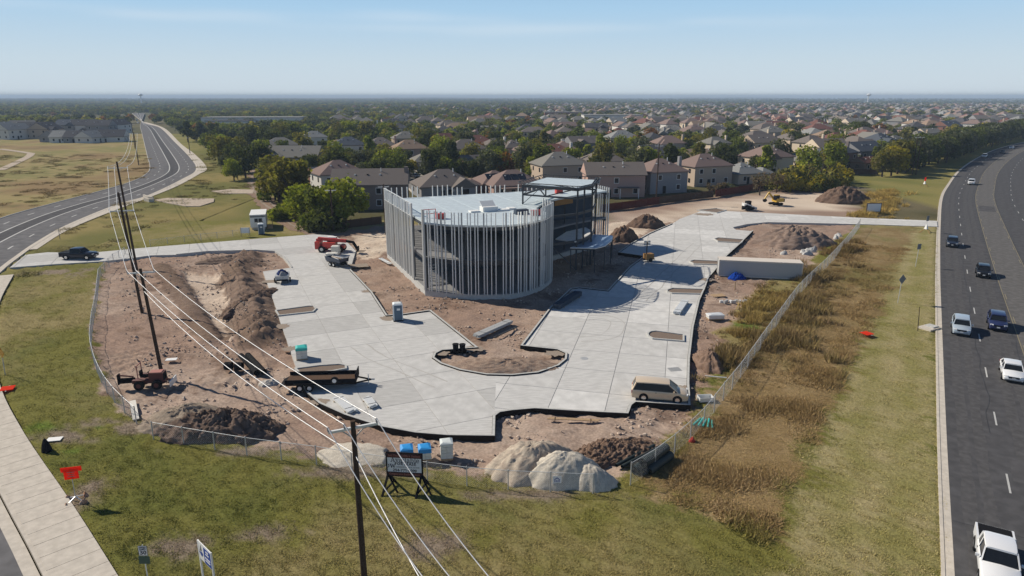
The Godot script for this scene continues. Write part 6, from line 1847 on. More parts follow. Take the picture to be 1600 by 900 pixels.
func house(p: Vector2, w: float, d: float, storeys: int, yaw: float, roof: String, wall: String, hip: bool, chimney: bool, extra: String, detail: bool, group := "") -> Node3D:
	house_spots.append(p)
	var h := 2.9 * storeys + 0.3
	var rise := minf(w, d) * 0.5 * 0.62
	var label := "%s %s house with a %s %s roof%s" % ["tall" if storeys == 2 else "low", wall, roof, "hipped" if hip else "gabled", extra]
	var o := thing("house", label, "house", v3(p, 0), yaw, group if group else "houses: " + label.substr(0, 48))
	part("wall", Mb.new().box(Vector3(0, h * 0.5 - 0.3, 0), Vector3(w, h + 0.6, d)).done(), wall_mats[wall], o)
	var rf := part("roof", roof_mesh(w, d, h, rise, hip), roof_mats[roof], o)
	if not hip:
		# gable ends of wall under the roof
		var along := w >= d
		for s in [-1.0, 1.0]:
			var g := Mb.new()
			if along:
				g.tri_to(Vector3(s * (w * 0.5 + 0.52), h, -d * 0.5 - 0.3), Vector3(s * (w * 0.5 + 0.52), h, d * 0.5 + 0.3), Vector3(s * (w * 0.5 + 0.52), h + rise * 0.93, 0), Vector3(s, 0, 0))
			else:
				g.tri_to(Vector3(-w * 0.5 - 0.3, h, s * (d * 0.5 + 0.52)), Vector3(w * 0.5 + 0.3, h, s * (d * 0.5 + 0.52)), Vector3(0, h + rise * 0.93, s * (d * 0.5 + 0.52)), Vector3(0, 0, s))
			part("gable", g.done(), wall_mats[wall], o)
	if chimney:
		part("chimney", Mb.new().box(Vector3(w * 0.5 - 0.1, h * 0.5 + rise * 0.5, d * 0.1), Vector3(0.9, h + rise + 0.9, 1.0)).done(), wall_mats[wall], o)
	# a wing or porch breaks the outline
	var pick := int(absf(p.x * 7.0 + p.y * 3.0)) % 4
	var sx := -1.0 if int(absf(p.y)) % 2 else 1.0
	if pick == 1 or pick == 2 and not detail:
		# a gable thrown forward at nearly full height
		var gw := w * 0.40
		var el := part("wing", Mb.new().box(Vector3(sx * w * 0.24, h * 0.46, d * 0.5 + 0.9), Vector3(gw, h * 0.94, 2.0)).done(), wall_mats[wall], o)
		part("wing_roof", roof_mesh(gw, d * 0.75, h * 0.94, gw * 0.36, hip and pick == 2, 0.35), roof_mats[roof], el, Vector3(sx * w * 0.24, 0, d * 0.5 + 1.9 - d * 0.375))
		if detail:
			for lv in storeys:
				var wn := part("window", pane_mesh, M.glass, el, Vector3(sx * w * 0.24, 1.7 + lv * 2.9, d * 0.5 + 1.93))
				wn.scale = Vector3(2.2, 1.4, 0.06)
	elif detail and pick == 2:
		var el := part("porch", Mb.new().box(Vector3(sx * w * 0.2, 2.75, d * 0.5 + 1.3), Vector3(w * 0.36, 0.16, 2.6)).done(), roof_mats[roof], o)
		for q in [-1.0, 1.0]:
			part("porch_post", Mb.new().box(Vector3(sx * w * 0.2 + q * w * 0.16, 1.35, d * 0.5 + 2.4), Vector3(0.18, 2.8, 0.18)).done(), M.white, el)
	elif pick == 3:
		# a lower garage beside the house
		var el := part("garage", Mb.new().box(Vector3(sx * (w * 0.5 + 2.4), 1.3, d * 0.1), Vector3(5.2, 3.0, d * 0.7)).done(), wall_mats[wall], o)
		part("garage_roof", roof_mesh(5.2, d * 0.7, 2.8, 1.7, hip, 0.4), roof_mats[roof], el, Vector3(sx * (w * 0.5 + 2.4), 0, d * 0.1))
	# ridge cap and vents on the roof
	if detail:
		for k in 3:
			part("vent", Mb.new().box(Vector3(-w * 0.2 + k * w * 0.17, h + rise * 0.62, d * 0.21), Vector3(0.4, 0.3, 0.4)).done(), M.black if k % 2 else M.galv, rf)
	if int(absf(p.x * 3.0 + p.y)) % 3 == 0:
		part("vent", Mb.new().tube(Vector3(w * 0.15, h + rise * 0.5, d * 0.1), Vector3(w * 0.15, h + rise + 0.25, d * 0.1), 0.12, -1, 6).done(), M.white, rf)
	for lv in storeys:
		var nwin := maxi(2, int(w / 4.2))
		for k in nwin:
			if (k + lv + int(absf(p.x))) % 4 == 3:
				continue
			var x := (k + 0.5) / nwin * w - w * 0.5
			var wn := part("window", pane_mesh, M.glass, o, Vector3(x, 1.65 + lv * 2.9, d * 0.5 + 0.03))
			wn.scale = Vector3(1.15, 1.35, 0.06)
			if detail:
				for q in [-1.0, 1.0]:
					var fr := part("frame", pane_mesh, M.white, wn, Vector3(0, 0.54 * q, 0.3))
					fr.scale = Vector3(1.2, 0.09, 1.2)
					fr = part("frame", pane_mesh, M.white, wn, Vector3(0.55 * q, 0, 0.3))
					fr.scale = Vector3(0.1, 1.0, 1.2)
		var nside := maxi(1, int(d / 5.5))
		for k in nside:
			var z := (k + 0.5) / nside * d - d * 0.5
			for s in [-1.0, 1.0]:
				var wn := part("window", pane_mesh, M.glass, o, Vector3(s * (w * 0.5 + 0.03), 1.65 + lv * 2.9, z))
				wn.scale = Vector3(0.06, 1.3, 1.05)
	if detail:
		part("door", Mb.new().box(Vector3(-w * 0.12, 1.05, d * 0.5 + 0.03), Vector3(1.0, 2.1, 0.07)).done(), M.black, o)
	return o

func build_houses() -> void:
	house_materials()
	# near rows: base point, width, depth, storeys, yaw, roof, wall, hip, chimney, what sets it apart
	var list := [
		[28.59, -194.27, 16, 10, 2, 0.05, "grey brown", "pink stone", 0, 0, " behind the tower, with a bay"], [43.21, -202.45, 12.5, 11, 2, 0.37, "pinkish brown", "grey", 1, 1, " beside the thin pole"], [60.8, -219.32, 14, 11, 2, 0.37, "pinkish brown", "beige", 1, 0, " behind the grey board fence"], [74.51, -224.4, 10.5, 10, 1, 0.42, "pale grey", "cream", 1, 0, " by the red board fence"], [92.09, -251.46, 15, 12, 2, 0.42, "pinkish brown", "cream", 1, 0, " behind the bare trees"], [113.94, -269.97, 14, 12, 1, 0.42, "weathered grey", "cream", 1, 0, " behind the yellow shrubs"], [125.71, -269.97, 13, 11, 2, 0.62, "slate blue", "taupe", 1, 1, " behind the yellow shrubs"], [140.75, -280.25, 16, 11, 2, 0.52, "slate blue", "grey", 0, 0, " before a red roof"], [132.98, -260.39, 9, 6, 1, 0.52, "brick red", "taupe", 0, 0, " by the dark board fence"],
		[-49.82, -196.92, 13, 11, 2, 0.55, "pinkish brown", "white", 1, 0, " with a sunlit end wall"], [-35.55, -173.14, 18, 11, 2, 0.1, "grey brown", "taupe", 0, 1, " with a tall chimney"], [-78.3, -251.46, 18, 12, 2, 0.0, "weathered grey", "taupe", 0, 0, " with a broad blank gable"], [-104.09, -312.89, 14, 10, 2, 0.3, "weathered grey", "beige", 1, 0, " behind the broad gable"], [-58.53, -217.67, 10, 8, 1, 0.5, "slate blue", "brick", 0, 0, " by parked cars"], [-73.44, -312.89, 14, 11, 2, 0.3, "slate blue", "white", 1, 0, " before a row of bright trees"], [-105.35, -371.51, 13, 10, 2, 0.3, "pale grey", "white", 1, 0, " half hidden by an oak"], [-58.38, -309.62, 13, 11, 2, 0.25, "grey brown", "pink stone", 1, 1, " with a white chimney"], [-43.15, -291.32, 14, 11, 2, 0.35, "tan", "pink stone", 1, 0, " with a glowing tan roof"], [-32.97, -265.1, 12, 10, 1, 0.4, "weathered grey", "grey", 1, 0, " beside the tan roof"], [-55.43, -362.48, 13, 11, 2, 0.3, "weathered grey", "beige", 1, 1, " in the second row"], [-36.53, -353.88, 11, 9, 2, 0.5, "brick red", "white", 0, 0, " with a bright white gable"], [-17.49, -326.67, 17, 11, 2, 0.25, "brick red", "cream", 1, 0, " with two hips"], [-19.31, -194.27, 16, 13, 1, 0.35, "grey brown", "grey", 1, 0, " just behind the roof deck"], [-11.95, -247.22, 14, 12, 1, 0.5, "grey brown", "brick", 0, 0, " under dark oaks"], [-5.24, -199.65, 11, 10, 1, 0.45, "pinkish brown", "brick", 1, 0, " beside the solar roof"], [0, -195.59, 15, 12, 1, 0.35, "pinkish brown", "pink stone", 1, 0, " with solar panels"], [14.96, -222.68, 15, 12, 2, 0.3, "weathered grey", "beige", 1, 0, " just behind the tower"], [6.75, -280.25, 11, 10, 2, 0.4, "pinkish brown", "cream", 1, 0, " above a rusty shrub"], [15.53, -269.97, 15, 10, 2, 0.2, "brick red", "white", 1, 1, " with a white chimney"], [-8.1, -312.89, 10, 9, 2, 0.45, "grey brown", "white", 1, 1, " between dark oaks"], [0, -297.18, 10, 10, 2, 0.45, "grey brown", "pink stone", 1, 0, " beside the white one"], [34.75, -267.51, 15, 12, 1, 0.2, "grey brown", "grey", 1, 0, " with dark solar patches"], [57.45, -366.94, 16, 12, 2, 0.22, "pale grey", "cream", 1, 0, " standing over an oak belt"], [83.38, -412.5, 13, 10, 2, 0.22, "weathered grey", "grey", 1, 1, " shaded on its front"], [101.05, -449.56, 12, 10, 2, 0.22, "weathered grey", "white", 1, 0, " behind the shaded one"], [118.89, -456.38, 13, 11, 2, 0.27, "pinkish brown", "cream", 1, 1, " in the third row"], [133.96, -456.38, 12, 10, 2, 0.22, "weathered grey", "white", 1, 0, " with a white bay"], [62.96, -309.62, 12, 10, 1, 0.27, "weathered grey", "taupe", 1, 0, " beside the yellow trees"], [79.07, -288.47, 15, 9, 1, 0.3, "tan", "pink stone", 0, 0, " with a long sunlit slope"], [22.58, -396.13, 10, 9, 1, 0.3, "brick red", "beige", 0, 0, " beyond the oaks"], [117.68, -330.3, 14, 11, 2, 0.32, "grey brown", "beige", 0, 1, " with a broad chimney"], [108.36, -345.66, 11, 10, 1, 0.32, "weathered grey", "beige", 1, 0, " behind the green tree"], [157.76, -424.16, 15, 11, 2, 0.32, "weathered grey", "grey", 1, 0, " beyond the golden tree"], [203.51, -371.51, 15, 12, 1, 0.52, "weathered grey", "taupe", 1, 0, " behind the roadside trees"], [177.63, -337.81, 15, 12, 2, 0.57, "slate blue", "grey", 1, 0, " behind the roadside trees"], [246.19, -424.16, 15, 12, 1, 0.52, "weathered grey", "beige", 1, 1, " with blue solar panels"], [316.93, -510.52, 16, 12, 2, 0.42, "slate blue", "brick", 0, 0, " above the roadside trees"], [-112.19, -303.27, 13, 11, 1, 0.2, "weathered grey", "beige", 1, 0, " hidden among oaks"]]
	for e in list:
		var o := house(Vector2(e[0], e[1]), e[2], e[3], e[4], e[5], e[6], e[7], e[8] == 1, e[9] == 1, e[10], true, "houses behind the construction site")
		if "solar" in e[10]:
			for k in 3:
				var s: float = minf(e[2], e[3]) * 0.5
				part("solar_panel", Mb.new().box(Vector3(-2.6 + k * 2.2, 2.9 * e[4] + 0.3 + s * 0.62 * 0.5 + 0.12, s * 0.52), Vector3(2.0, 0.08, 2.6), Basis(Vector3.RIGHT, atan(0.62))).done(), M.solar, o)
	# rows of houses beyond: the nearest singly, the rest as one mass
	var roofs := ["grey brown", "pinkish brown", "weathered grey", "pale grey", "charcoal", "tan", "grey brown", "weathered grey", "grey brown", "pinkish brown", "charcoal", "brick red"]
	var walls := ["cream", "white", "beige", "pink stone", "grey", "cream", "beige"]
	var single_made := 0
	var far := [[], [], []]
	var far_c := [PackedColorArray(), PackedColorArray(), PackedColorArray()]
	var z := -268.0
	while z > -2300.0:
		var x := -0.24 * -z
		var block := int(-z / 64.0)
		while x < -z * 0.82 + 40.0:
			var p := Vector2(x + rng.randf_range(-3, 3), z + rng.randf_range(-4, 4) - x * 0.05)
			x += rng.randf_range(16.5, 22.0) * (1.0 + maxf(0.0, (-z - 1000.0) / 2200.0))
			var e := nearest(p, right_edge)
			if p.y > -520.0 and p.x > e.x - 34.0:
				continue
			var left := p.x < 0.05 * -p.y
			if rng.randf() < (0.58 if left else 0.12) or (p.y < -900.0 and left and rng.randf() < 0.7):
				continue
			var clash := false
			for q in house_spots:
				if p.distance_squared_to(q) < 300.0:
					clash = true
					break
			if clash:
				continue
			var rname: String = roofs[rng.randi() % roofs.size()]
			var wname: String = walls[rng.randi() % walls.size()]
			var yaw := rng.randf_range(0.0, 0.5) + (PI / 2 if rng.randf() < 0.4 else 0.0) + 0.15 * sin(block * 1.7)
			var w := rng.randf_range(11.0, 16.0)
			var d := rng.randf_range(9.0, 12.0)
			var st := 2 if rng.randf() < 0.55 else 1
			var hip := rng.randf() < 0.7
			if single_made < 230 and absf(p.x) < -p.y * 0.78:
				single_made += 1
				house(p, w, d, st, yaw, rname, wname, hip, rng.randf() < 0.3, " in the outer suburb", false, "houses of the outer suburb")
			else:
				house_spots.append(p)
				var t := Transform3D(Basis(Vector3.UP, yaw).scaled(Vector3(1, 1, 1)) * Basis.from_scale(Vector3(w / 13.0, 1.25 if st == 2 else 0.8, d / 10.0)), Vector3(p.x, -0.5 - p.length() * 0.001, p.y))
				var rm: Color = roof_mats[rname].albedo_color.srgb_to_linear()
				var wm: Color = wall_mats[wname].albedo_color.srgb_to_linear()
				far[0].append(t)
				far_c[0].append(wm)
				far[1].append(t)
				far_c[1].append(rm)
		z -= 27.0 + maxf(0.0, -z - 700.0) * 0.02
	var vm := StandardMaterial3D.new()
	vm.roughness = 0.9
	vm.metallic_specular = 0.12
	vm.vertex_color_use_as_albedo = true
	stuff("distant_houses", Mb.new().box(Vector3(0, 2.2, 0), Vector3(13, 4.6, 10)).done(), vm, far[0], far_c[0], "mass of far suburban house walls towards the horizon", "houses")
	stuff("distant_roofs", roof_mesh(13, 10, 4.4, 3.0, true), vm, far[1], far_c[1], "mass of far suburban roofs towards the horizon", "roofs")
	print("houses ", single_made, " far ", far[0].size())
	build_far_left()

func build_far_left() -> void:
	# dark roofed development in the dry field on the left
	for e in [[-246.5, -430.25, 16, 13, 1, 0.25, "charcoal", "white", 0, " in the field, nearest the S-bend road"], [-253.98, -424.16, 17, 12, 1, 1.4, "pale grey", "white", 0, " in the field, gable forward"], [-261.77, -424.16, 15, 12, 1, 0.1, "charcoal", "grey", 0, " in the field beside pale roofs"], [-269.56, -424.16, 16, 12, 1, 0.05, "pale grey", "white", 0, " in the field with a pale roof"], [-280.47, -430.25, 14, 12, 1, 1.45, "weathered grey", "grey", 0, " in the field before a tall one"], [-308.52, -463.41, 14, 14, 2, 1.5, "charcoal", "beige", 0, " with a steep dark gable in the field"], [-326.48, -478.13, 17, 13, 2, 0.2, "charcoal", "grey", 0, " at the field's far corner"], [-304.24, -519.3, 16, 13, 2, 0.1, "charcoal", "grey", 0, " in the field's second row"], [-321.57, -528.38, 16, 13, 2, 0.15, "charcoal", "white", 0, " in the second row, white walled"], [-332.69, -528.38, 16, 13, 2, 0.05, "slate blue", "grey", 0, " in the second row, blue roofed"], [-302.61, -537.78, 15, 13, 2, 1.4, "charcoal", "white", 0, " at the second row's end"], [-324.84, -456.38, 15, 12, 2, 1.2, "pale grey", "white", 0, " with bright white gables"], [-354.37, -485.84, 14, 12, 2, 1.1, "pale grey", "white", 0, " beside the white gabled one"], [-362.23, -519.3, 15, 12, 2, 0.5, "weathered grey", "white", 0, " beyond the white gables"]]:
		house(Vector2(e[0], e[1]), e[2], e[3], e[4], e[5], e[6], e[7], e[8] == 1, false, e[9], true, "buildings in the dry field")
	# long pale sheds among the trees
	for e in [[-243.89, -668.2, 90, 30, 7.5, 0.05, "long white flat-roofed school building among trees beyond the S-bend road"], [-236.24, -590.22, 34, 24, 7.0, 0.1, "dark flat-roofed hall beside the white school building"], [103.51, -732.56, 60, 26, 8.0, 0.02, "wide grey flat-roofed hall beyond the suburb"], [62.33, -855.92, 46, 20, 8.0, 0.0, "reddish flat-roofed hall beyond the suburb"]]:
		var o := thing("hall", e[6], "building", Vector3(e[0], 0, e[1]), e[5])
		var dark: bool = "dark" in e[6]
		var red: bool = "reddish" in e[6]
		house_spots.append(Vector2(e[0], e[1]))
		for q in range(-4, 5):
			house_spots.append(Vector2(e[0] + q * e[2] / 9.0, e[1] + 8.0))
			house_spots.append(Vector2(e[0] + q * e[2] / 9.0, e[1] + 18.0))
		part("wall", Mb.new().box(Vector3(0, e[4] * 0.5, 0), Vector3(e[2], e[4], e[3])).done(), wall_mats["brick" if red else "white"], o)
		part("roof", Mb.new().box(Vector3(0, e[4] + 0.25, 0), Vector3(e[2] + 0.8, 0.5, e[3] + 0.8)).done(), roof_mats["charcoal" if dark else "pale grey"], o)
		for k in 10:
			part("window", Mb.new().box(Vector3((k - 4.5) * e[2] / 10.5, e[4] * 0.55, e[3] * 0.5 + 0.05), Vector3(e[2] / 16.0, 1.8, 0.1)).done(), M.glass, o)
	# water towers on the far ridge
	for e in [[-1623.92, -3101.05, "far water tower on the horizon beyond the S-bend road"], [1559.41, -3101.05, "far white water tower on the horizon beyond the suburb"]]:
		var d := Vector2(e[0], e[1]).normalized() * 3000.0
		var o := thing("water_tower", e[2], "water tower", Vector3(d.x, 0, d.y))
		part("bowl", Mb.new().loft([ring_at(27.0, 3.0), ring_at(29.0, 7.0), ring_at(32.0, 8.0), ring_at(35.0, 5.0), ring_at(36.0, 1.0)]).done(50.0), M.white, o)
		part("stem", Mb.new().tube(Vector3(0, -10, 0), Vector3(0, 28, 0), 2.5, 2.0, 12).done(), M.white, o)

func ring_at(y: float, r: float) -> Array:
	var o := []
	for i in 16:
		o.append(Vector3(cos(i * TAU / 16) * r, y, sin(i * TAU / 16) * r))
	return o

var crowns := {}
var trunks := {}
var leaf_mats := {}

func leaf_mat(called: String) -> StandardMaterial3D:
	if leaf_mats.is_empty():
		for e in [["dark", 0.115, 0.132, 0.055], ["green", 0.19, 0.22, 0.06], ["olive", 0.26, 0.24, 0.075], ["lime", 0.33, 0.36, 0.065], ["yellow", 0.46, 0.38, 0.05], ["rust", 0.34, 0.15, 0.05], ["orange", 0.58, 0.23, 0.09], ["bare", 0.24, 0.185, 0.135], ["grey", 0.16, 0.17, 0.11]]:
			var m := flat(lin(e[1], e[2], e[3]), 0.75)
			m.vertex_color_use_as_albedo = true
			m.backlight_enabled = true
			m.backlight = lin(0.80, 0.85, 0.35)
			leaf_mats[e[0]] = m
	return leaf_mats[called]

# leaves spread through the volume of several lobes; crown about 9 m tall in all
func crown_mesh(shape: String, seed: int, count: int, leaf: float) -> ArrayMesh:
	var r := RandomNumberGenerator.new()
	r.seed = seed
	var lobes := []
	var n := {"round": 15, "tall": 12, "bush": 12, "sparse": 13}[shape] as int
	for i in n:
		var a := r.randf() * TAU
		var f := sqrt(r.randf())
		var c: Vector3
		var s: float
		match shape:
			"round":
				var y := r.randf()
				c = Vector3(cos(a) * f * 3.0 * (1.0 - 0.45 * y), 2.9 + y * 4.0, sin(a) * f * 3.0 * (1.0 - 0.45 * y))
				s = r.randf_range(1.2, 1.9)
			"tall":
				var y := r.randf()
				c = Vector3(cos(a) * f * 1.6 * (1.15 - 0.8 * y), 2.6 + y * 5.2, sin(a) * f * 1.6 * (1.15 - 0.8 * y))
				s = r.randf_range(0.9, 1.5) * (1.2 - 0.5 * y)
			"bush":
				c = Vector3(cos(a) * f * 3.4, 0.7 + r.randf() * 3.0 * (1.2 - f), sin(a) * f * 3.4)
				s = r.randf_range(0.9, 1.6)
			_:
				c = Vector3(cos(a) * f * 2.6, 3.0 + r.randf() * 4.4, sin(a) * f * 2.6)
				s = r.randf_range(0.8, 1.3)
		lobes.append([c, s])
	var mb := Mb.new()
	mb.colored = true
	for i in count:
		var lb: Array = lobes[i % n]
		var d := Vector3(r.randfn(), r.randfn() * 0.85, r.randfn()).normalized()
		var p: Vector3 = lb[0] + d * lb[1] * (0.62 + 0.48 * r.randf())
		if p.y < 0.15:
			continue
		var t := Vector3(r.randfn(), r.randfn(), r.randfn()).normalized()
		var nrm := (d * 0.7 + t * 0.8).normalized()
		var e := nrm.cross(Vector3.UP if absf(nrm.y) < 0.9 else Vector3.RIGHT).normalized()
		var g := nrm.cross(e)
		var s := leaf * r.randf_range(0.6, 1.35)
		var k := r.randf_range(0.62, 1.3)
		mb.col = Color(k * r.randf_range(0.9, 1.12), k, k * r.randf_range(0.8, 1.1))
		mb.tri_to(p + e * s, p - e * s * 0.5 + g * s * 0.8, p - e * s * 0.55 - g * s * 0.75, nrm)
		mb.tri_to(p + e * s * 0.2 + g * s, p - g * s * 0.6 + e * s * 0.5, p - e * s * 0.9 + g * s * 0.1, nrm + t * 0.4)
	return mb.done()

func trunk_mesh(shape: String, seed: int) -> ArrayMesh:
	var r := RandomNumberGenerator.new()
	r.seed = seed
	var mb := Mb.new()
	var top := 1.2 if shape == "bush" else 3.2
	mb.tube(Vector3(0, -0.4, 0), Vector3(0.1, top, 0.05), 0.26, 0.17, 8, false)
	for i in 6:
		var a := TAU * i / 6.0 + r.randf()
		var q := Vector3(cos(a) * r.randf_range(1.0, 2.2), top + r.randf_range(0.8, 3.4), sin(a) * r.randf_range(1.0, 2.2))
		mb.tube(Vector3(0.1, top - 0.15, 0.05), q, 0.13, 0.04, 5, false)
	return mb.done()

func tree(called: String, shape: String, leaf: String, h: float, p: Vector2, label: String, category: String, group: String) -> void:
	var v := rng.randi() % 3
	var key := "%s%d" % [shape, v]
	if not crowns.has(key):
		crowns[key] = crown_mesh(shape, 100 + v * 7 + shape.length(), 1250 if shape != "sparse" else 480, 0.35)
		trunks[key] = trunk_mesh(shape, 300 + v)
	var o := thing(called, label, category, v3(p, -0.05), rng.randf() * TAU, group)
	var k := h / (8.6 if shape != "bush" else 4.4)
	o.scale = Vector3(k * rng.randf_range(0.95, 1.12), k, k * rng.randf_range(0.95, 1.12))
	part("trunk", trunks[key], M.pole, o)
	part("crown", crowns[key], leaf_mat(leaf), o)

func build_green() -> void:
	# trees that can be told apart, by hand: place, height, shape, leaf
	var names := {"dark": "dark evergreen oak", "green": "mid green tree", "olive": "olive green tree", "lime": "bright yellow green tree", "yellow": "golden yellow tree", "rust": "rusty brown tree", "orange": "orange autumn tree", "bare": "thin bare brown tree", "grey": "dull grey green tree"}
	var list := [
		["round", "olive", 13.0, -56.26, -173.14, "before the pinkish roofed house"], ["round", "olive", 13.0, -61.5, -179.68, "before the pinkish roofed house"], ["round", "olive", 10.0, -55.09, -177.45, "before the pinkish roofed house"], ["round", "dark", 10.0, -70.3, -199.65, "before the pinkish roofed house"], ["round", "lime", 9.0, -46.13, -150.21, "at the end of the dirt track"], ["round", "green", 9.0, -42, -145.54, "at the end of the dirt track"], ["bush", "green", 4.0, -42.27, -142.58, "at the end of the dirt track"], ["round", "lime", 10.0, -38.77, -144.79, "at the end of the dirt track"], ["round", "lime", 11.0, -36.46, -147.84, "at the end of the dirt track"], ["bush", "dark", 5.0, -38.46, -140.44, "at the end of the dirt track"], ["bush", "lime", 5.5, -49.37, -154.32, "at the end of the dirt track"], ["bush", "green", 5.0, -64.06, -184.3, "at the end of the dirt track"], ["round", "green", 8.0, -42, -151.83, "at the end of the dirt track"],
		["round", "dark", 12.0, -91.15, -235.27, "on the grass by the S-bend road"], ["round", "olive", 13.0, -112.19, -269.97, "on the grass by the S-bend road"], ["round", "dark", 11.0, -100.97, -251.46, "on the grass by the S-bend road"], ["round", "dark", 12.0, -90.12, -247.22, "on the grass by the S-bend road"], ["round", "green", 11.0, -134.33, -319.63, "on the grass by the S-bend road"], ["tall", "dark", 13.0, -197.11, -424.16, "on the grass by the S-bend road"], ["tall", "grey", 12.0, -194.33, -436.5, "on the grass by the S-bend road"], ["round", "dark", 12.0, -186.31, -436.5, "on the grass by the S-bend road"], ["round", "orange", 10.0, -208.79, -485.84, "among dark oaks by the S-bend road"], ["round", "dark", 13.0, -133.64, -358.13, "behind the big grey gable"], ["round", "dark", 12.0, -131.68, -371.51, "behind the big grey gable"], ["round", "olive", 14.0, -132.85, -401.44, "behind the big grey gable"], ["round", "green", 13.0, -128.86, -412.5, "behind the big grey gable"],
		["round", "dark", 9.0, -73.87, -269.97, "beside the big grey gable"], ["round", "dark", 8.0, -77.63, -269.97, "beside the big grey gable"], ["round", "dark", 8.5, -70.12, -269.97, "beside the big grey gable"], ["round", "grey", 9.5, -54.02, -247.22, "beyond the pinkish roofed house"], ["round", "grey", 9.5, -50.12, -247.22, "beyond the pinkish roofed house"], ["round", "dark", 8.0, -42.18, -226.14, "beyond the pinkish roofed house"], ["round", "dark", 7.5, -45, -224.4, "beyond the pinkish roofed house"], ["round", "olive", 13.0, -99.64, -401.44, "in a bright row behind the slate roof"], ["round", "lime", 14.0, -96.65, -412.5, "in a bright row behind the slate roof"], ["round", "olive", 14.0, -85.28, -412.5, "in a bright row behind the slate roof"], ["round", "lime", 13.0, -76.56, -412.5, "in a bright row behind the slate roof"], ["round", "olive", 12.0, -73.23, -424.16, "in a bright row behind the slate roof"],
		["round", "dark", 9.0, -45.76, -319.63, "among the red roofs"], ["round", "dark", 8.0, -44.2, -330.3, "among the red roofs"], ["round", "yellow", 8.0, -30.66, -353.88, "before the white gable"], ["round", "olive", 8.5, -26.77, -345.66, "before the white gable"], ["round", "dark", 7.0, -35.6, -231.53, "along the suburban street"], ["round", "green", 6.0, -39.54, -247.22, "along the suburban street"], ["round", "dark", 9.0, -25.29, -247.22, "along the suburban street"], ["round", "dark", 9.0, -22.2, -251.46, "along the suburban street"], ["round", "grey", 7.5, -27.21, -224.4, "along the suburban street"], ["round", "dark", 7.5, -12.98, -224.4, "along the suburban street"], ["round", "dark", 8.0, -16.45, -226.14, "along the suburban street"], ["bush", "lime", 3.5, -21.11, -326.67, "along the suburban street"], ["round", "dark", 7.5, -11.55, -297.18, "along the suburban street"], ["round", "dark", 7.0, -6.61, -285.68, "along the suburban street"], ["bush", "rust", 4.0, 0.25, -269.97, "below the cream house wall"], ["bush", "green", 4.5, 11.41, -255.85, "below the cream house wall"], ["round", "dark", 6.0, 10.02, -269.97, "below the cream house wall"],
		["round", "dark", 9.0, 27.36, -371.51, "in the belt between two rows of roofs"], ["round", "dark", 9.0, 30.98, -353.88, "in the belt between two rows of roofs"], ["round", "dark", 8.0, 35.7, -345.66, "in the belt between two rows of roofs"], ["round", "green", 8.0, 40.51, -337.81, "in the belt between two rows of roofs"], ["round", "dark", 9.0, 44.2, -330.3, "in the belt between two rows of roofs"], ["round", "dark", 8.0, 49.42, -288.47, "in the belt between two rows of roofs"], ["round", "dark", 8.5, 51.94, -280.25, "in the belt between two rows of roofs"], ["round", "dark", 8.0, 48.24, -303.27, "in the belt between two rows of roofs"], ["round", "yellow", 9.0, 81.02, -337.81, "beside low grey roofs"], ["round", "yellow", 8.5, 82.92, -330.3, "beside low grey roofs"], ["round", "olive", 9.0, 88.5, -337.81, "beside low grey roofs"], ["round", "grey", 9.0, 106.58, -380.99, "beside low grey roofs"], ["round", "dark", 7.0, 61.51, -265.1, "beside low grey roofs"], ["round", "dark", 6.5, 65.93, -265.1, "beside low grey roofs"], ["round", "green", 8.5, 104.43, -323.12, "before the brown two-storey house"], ["round", "dark", 7.5, 81.19, -265.1, "before the brown two-storey house"], ["round", "dark", 7.0, 86.39, -269.97, "before the brown two-storey house"], ["round", "dark", 7.0, 78.13, -269.97, "before the brown two-storey house"],
		["round", "yellow", 10.0, 154.62, -390.95, "by the tan roofs"], ["round", "dark", 11.0, 143.5, -353.88, "by the tan roofs"], ["round", "dark", 10.0, 145.02, -345.66, "by the tan roofs"], ["bush", "orange", 5.0, 178.89, -412.5, "by the tan roofs"], ["round", "dark", 10.0, 167.6, -371.51, "by the tan roofs"], ["round", "dark", 10.0, 177.05, -380.99, "by the tan roofs"], ["round", "green", 13.0, 208.4, -424.16, "by the tan roofs"], ["round", "dark", 13.0, 213.47, -424.16, "by the tan roofs"],
		["sparse", "bare", 7.0, 70.48, -194.27, "standing before the red board fence"], ["sparse", "bare", 6.0, 77.22, -199.65, "standing before the red board fence"], ["bush", "olive", 7.5, 81.66, -203.88, "at the edge of the graded ground"], ["bush", "yellow", 8.0, 86.45, -205.33, "at the edge of the graded ground"], ["bush", "olive", 8.0, 90.52, -206.8, "at the edge of the graded ground"], ["bush", "olive", 7.5, 98.16, -214.45, "at the edge of the graded ground"], ["bush", "yellow", 7.0, 103.73, -220.99, "at the edge of the graded ground"], ["bush", "green", 6.0, 91.2, -203.88, "at the edge of the graded ground"], ["sparse", "bare", 3.5, 56.46, -194.27, "behind the red board fence"], ["bush", "bare", 3.5, 59.97, -196.92, "behind the red board fence"], ["bush", "grey", 3.0, 63.57, -199.65, "behind the red board fence"],
		["round", "yellow", 11.0, 132.83, -241.1, "heading the roadside wall of trees"], ["round", "olive", 13.0, 138.4, -247.22, "heading the roadside wall of trees"], ["round", "olive", 10.0, 128.66, -239.13, "heading the roadside wall of trees"]]
	var counts := {}
	for e in list:
		var kind: String = "shrub" if e[0] == "bush" else "tree"
		var nm: String = names[e[1]]
		if kind == "shrub":
			nm = nm.replace("tree", "shrub").replace("oak", "shrub")
		tree(kind, e[0], e[1], e[2], Vector2(e[3], e[4]), "%s %s" % [nm, e[5]], kind, "%ss %s" % [nm, e[5]])
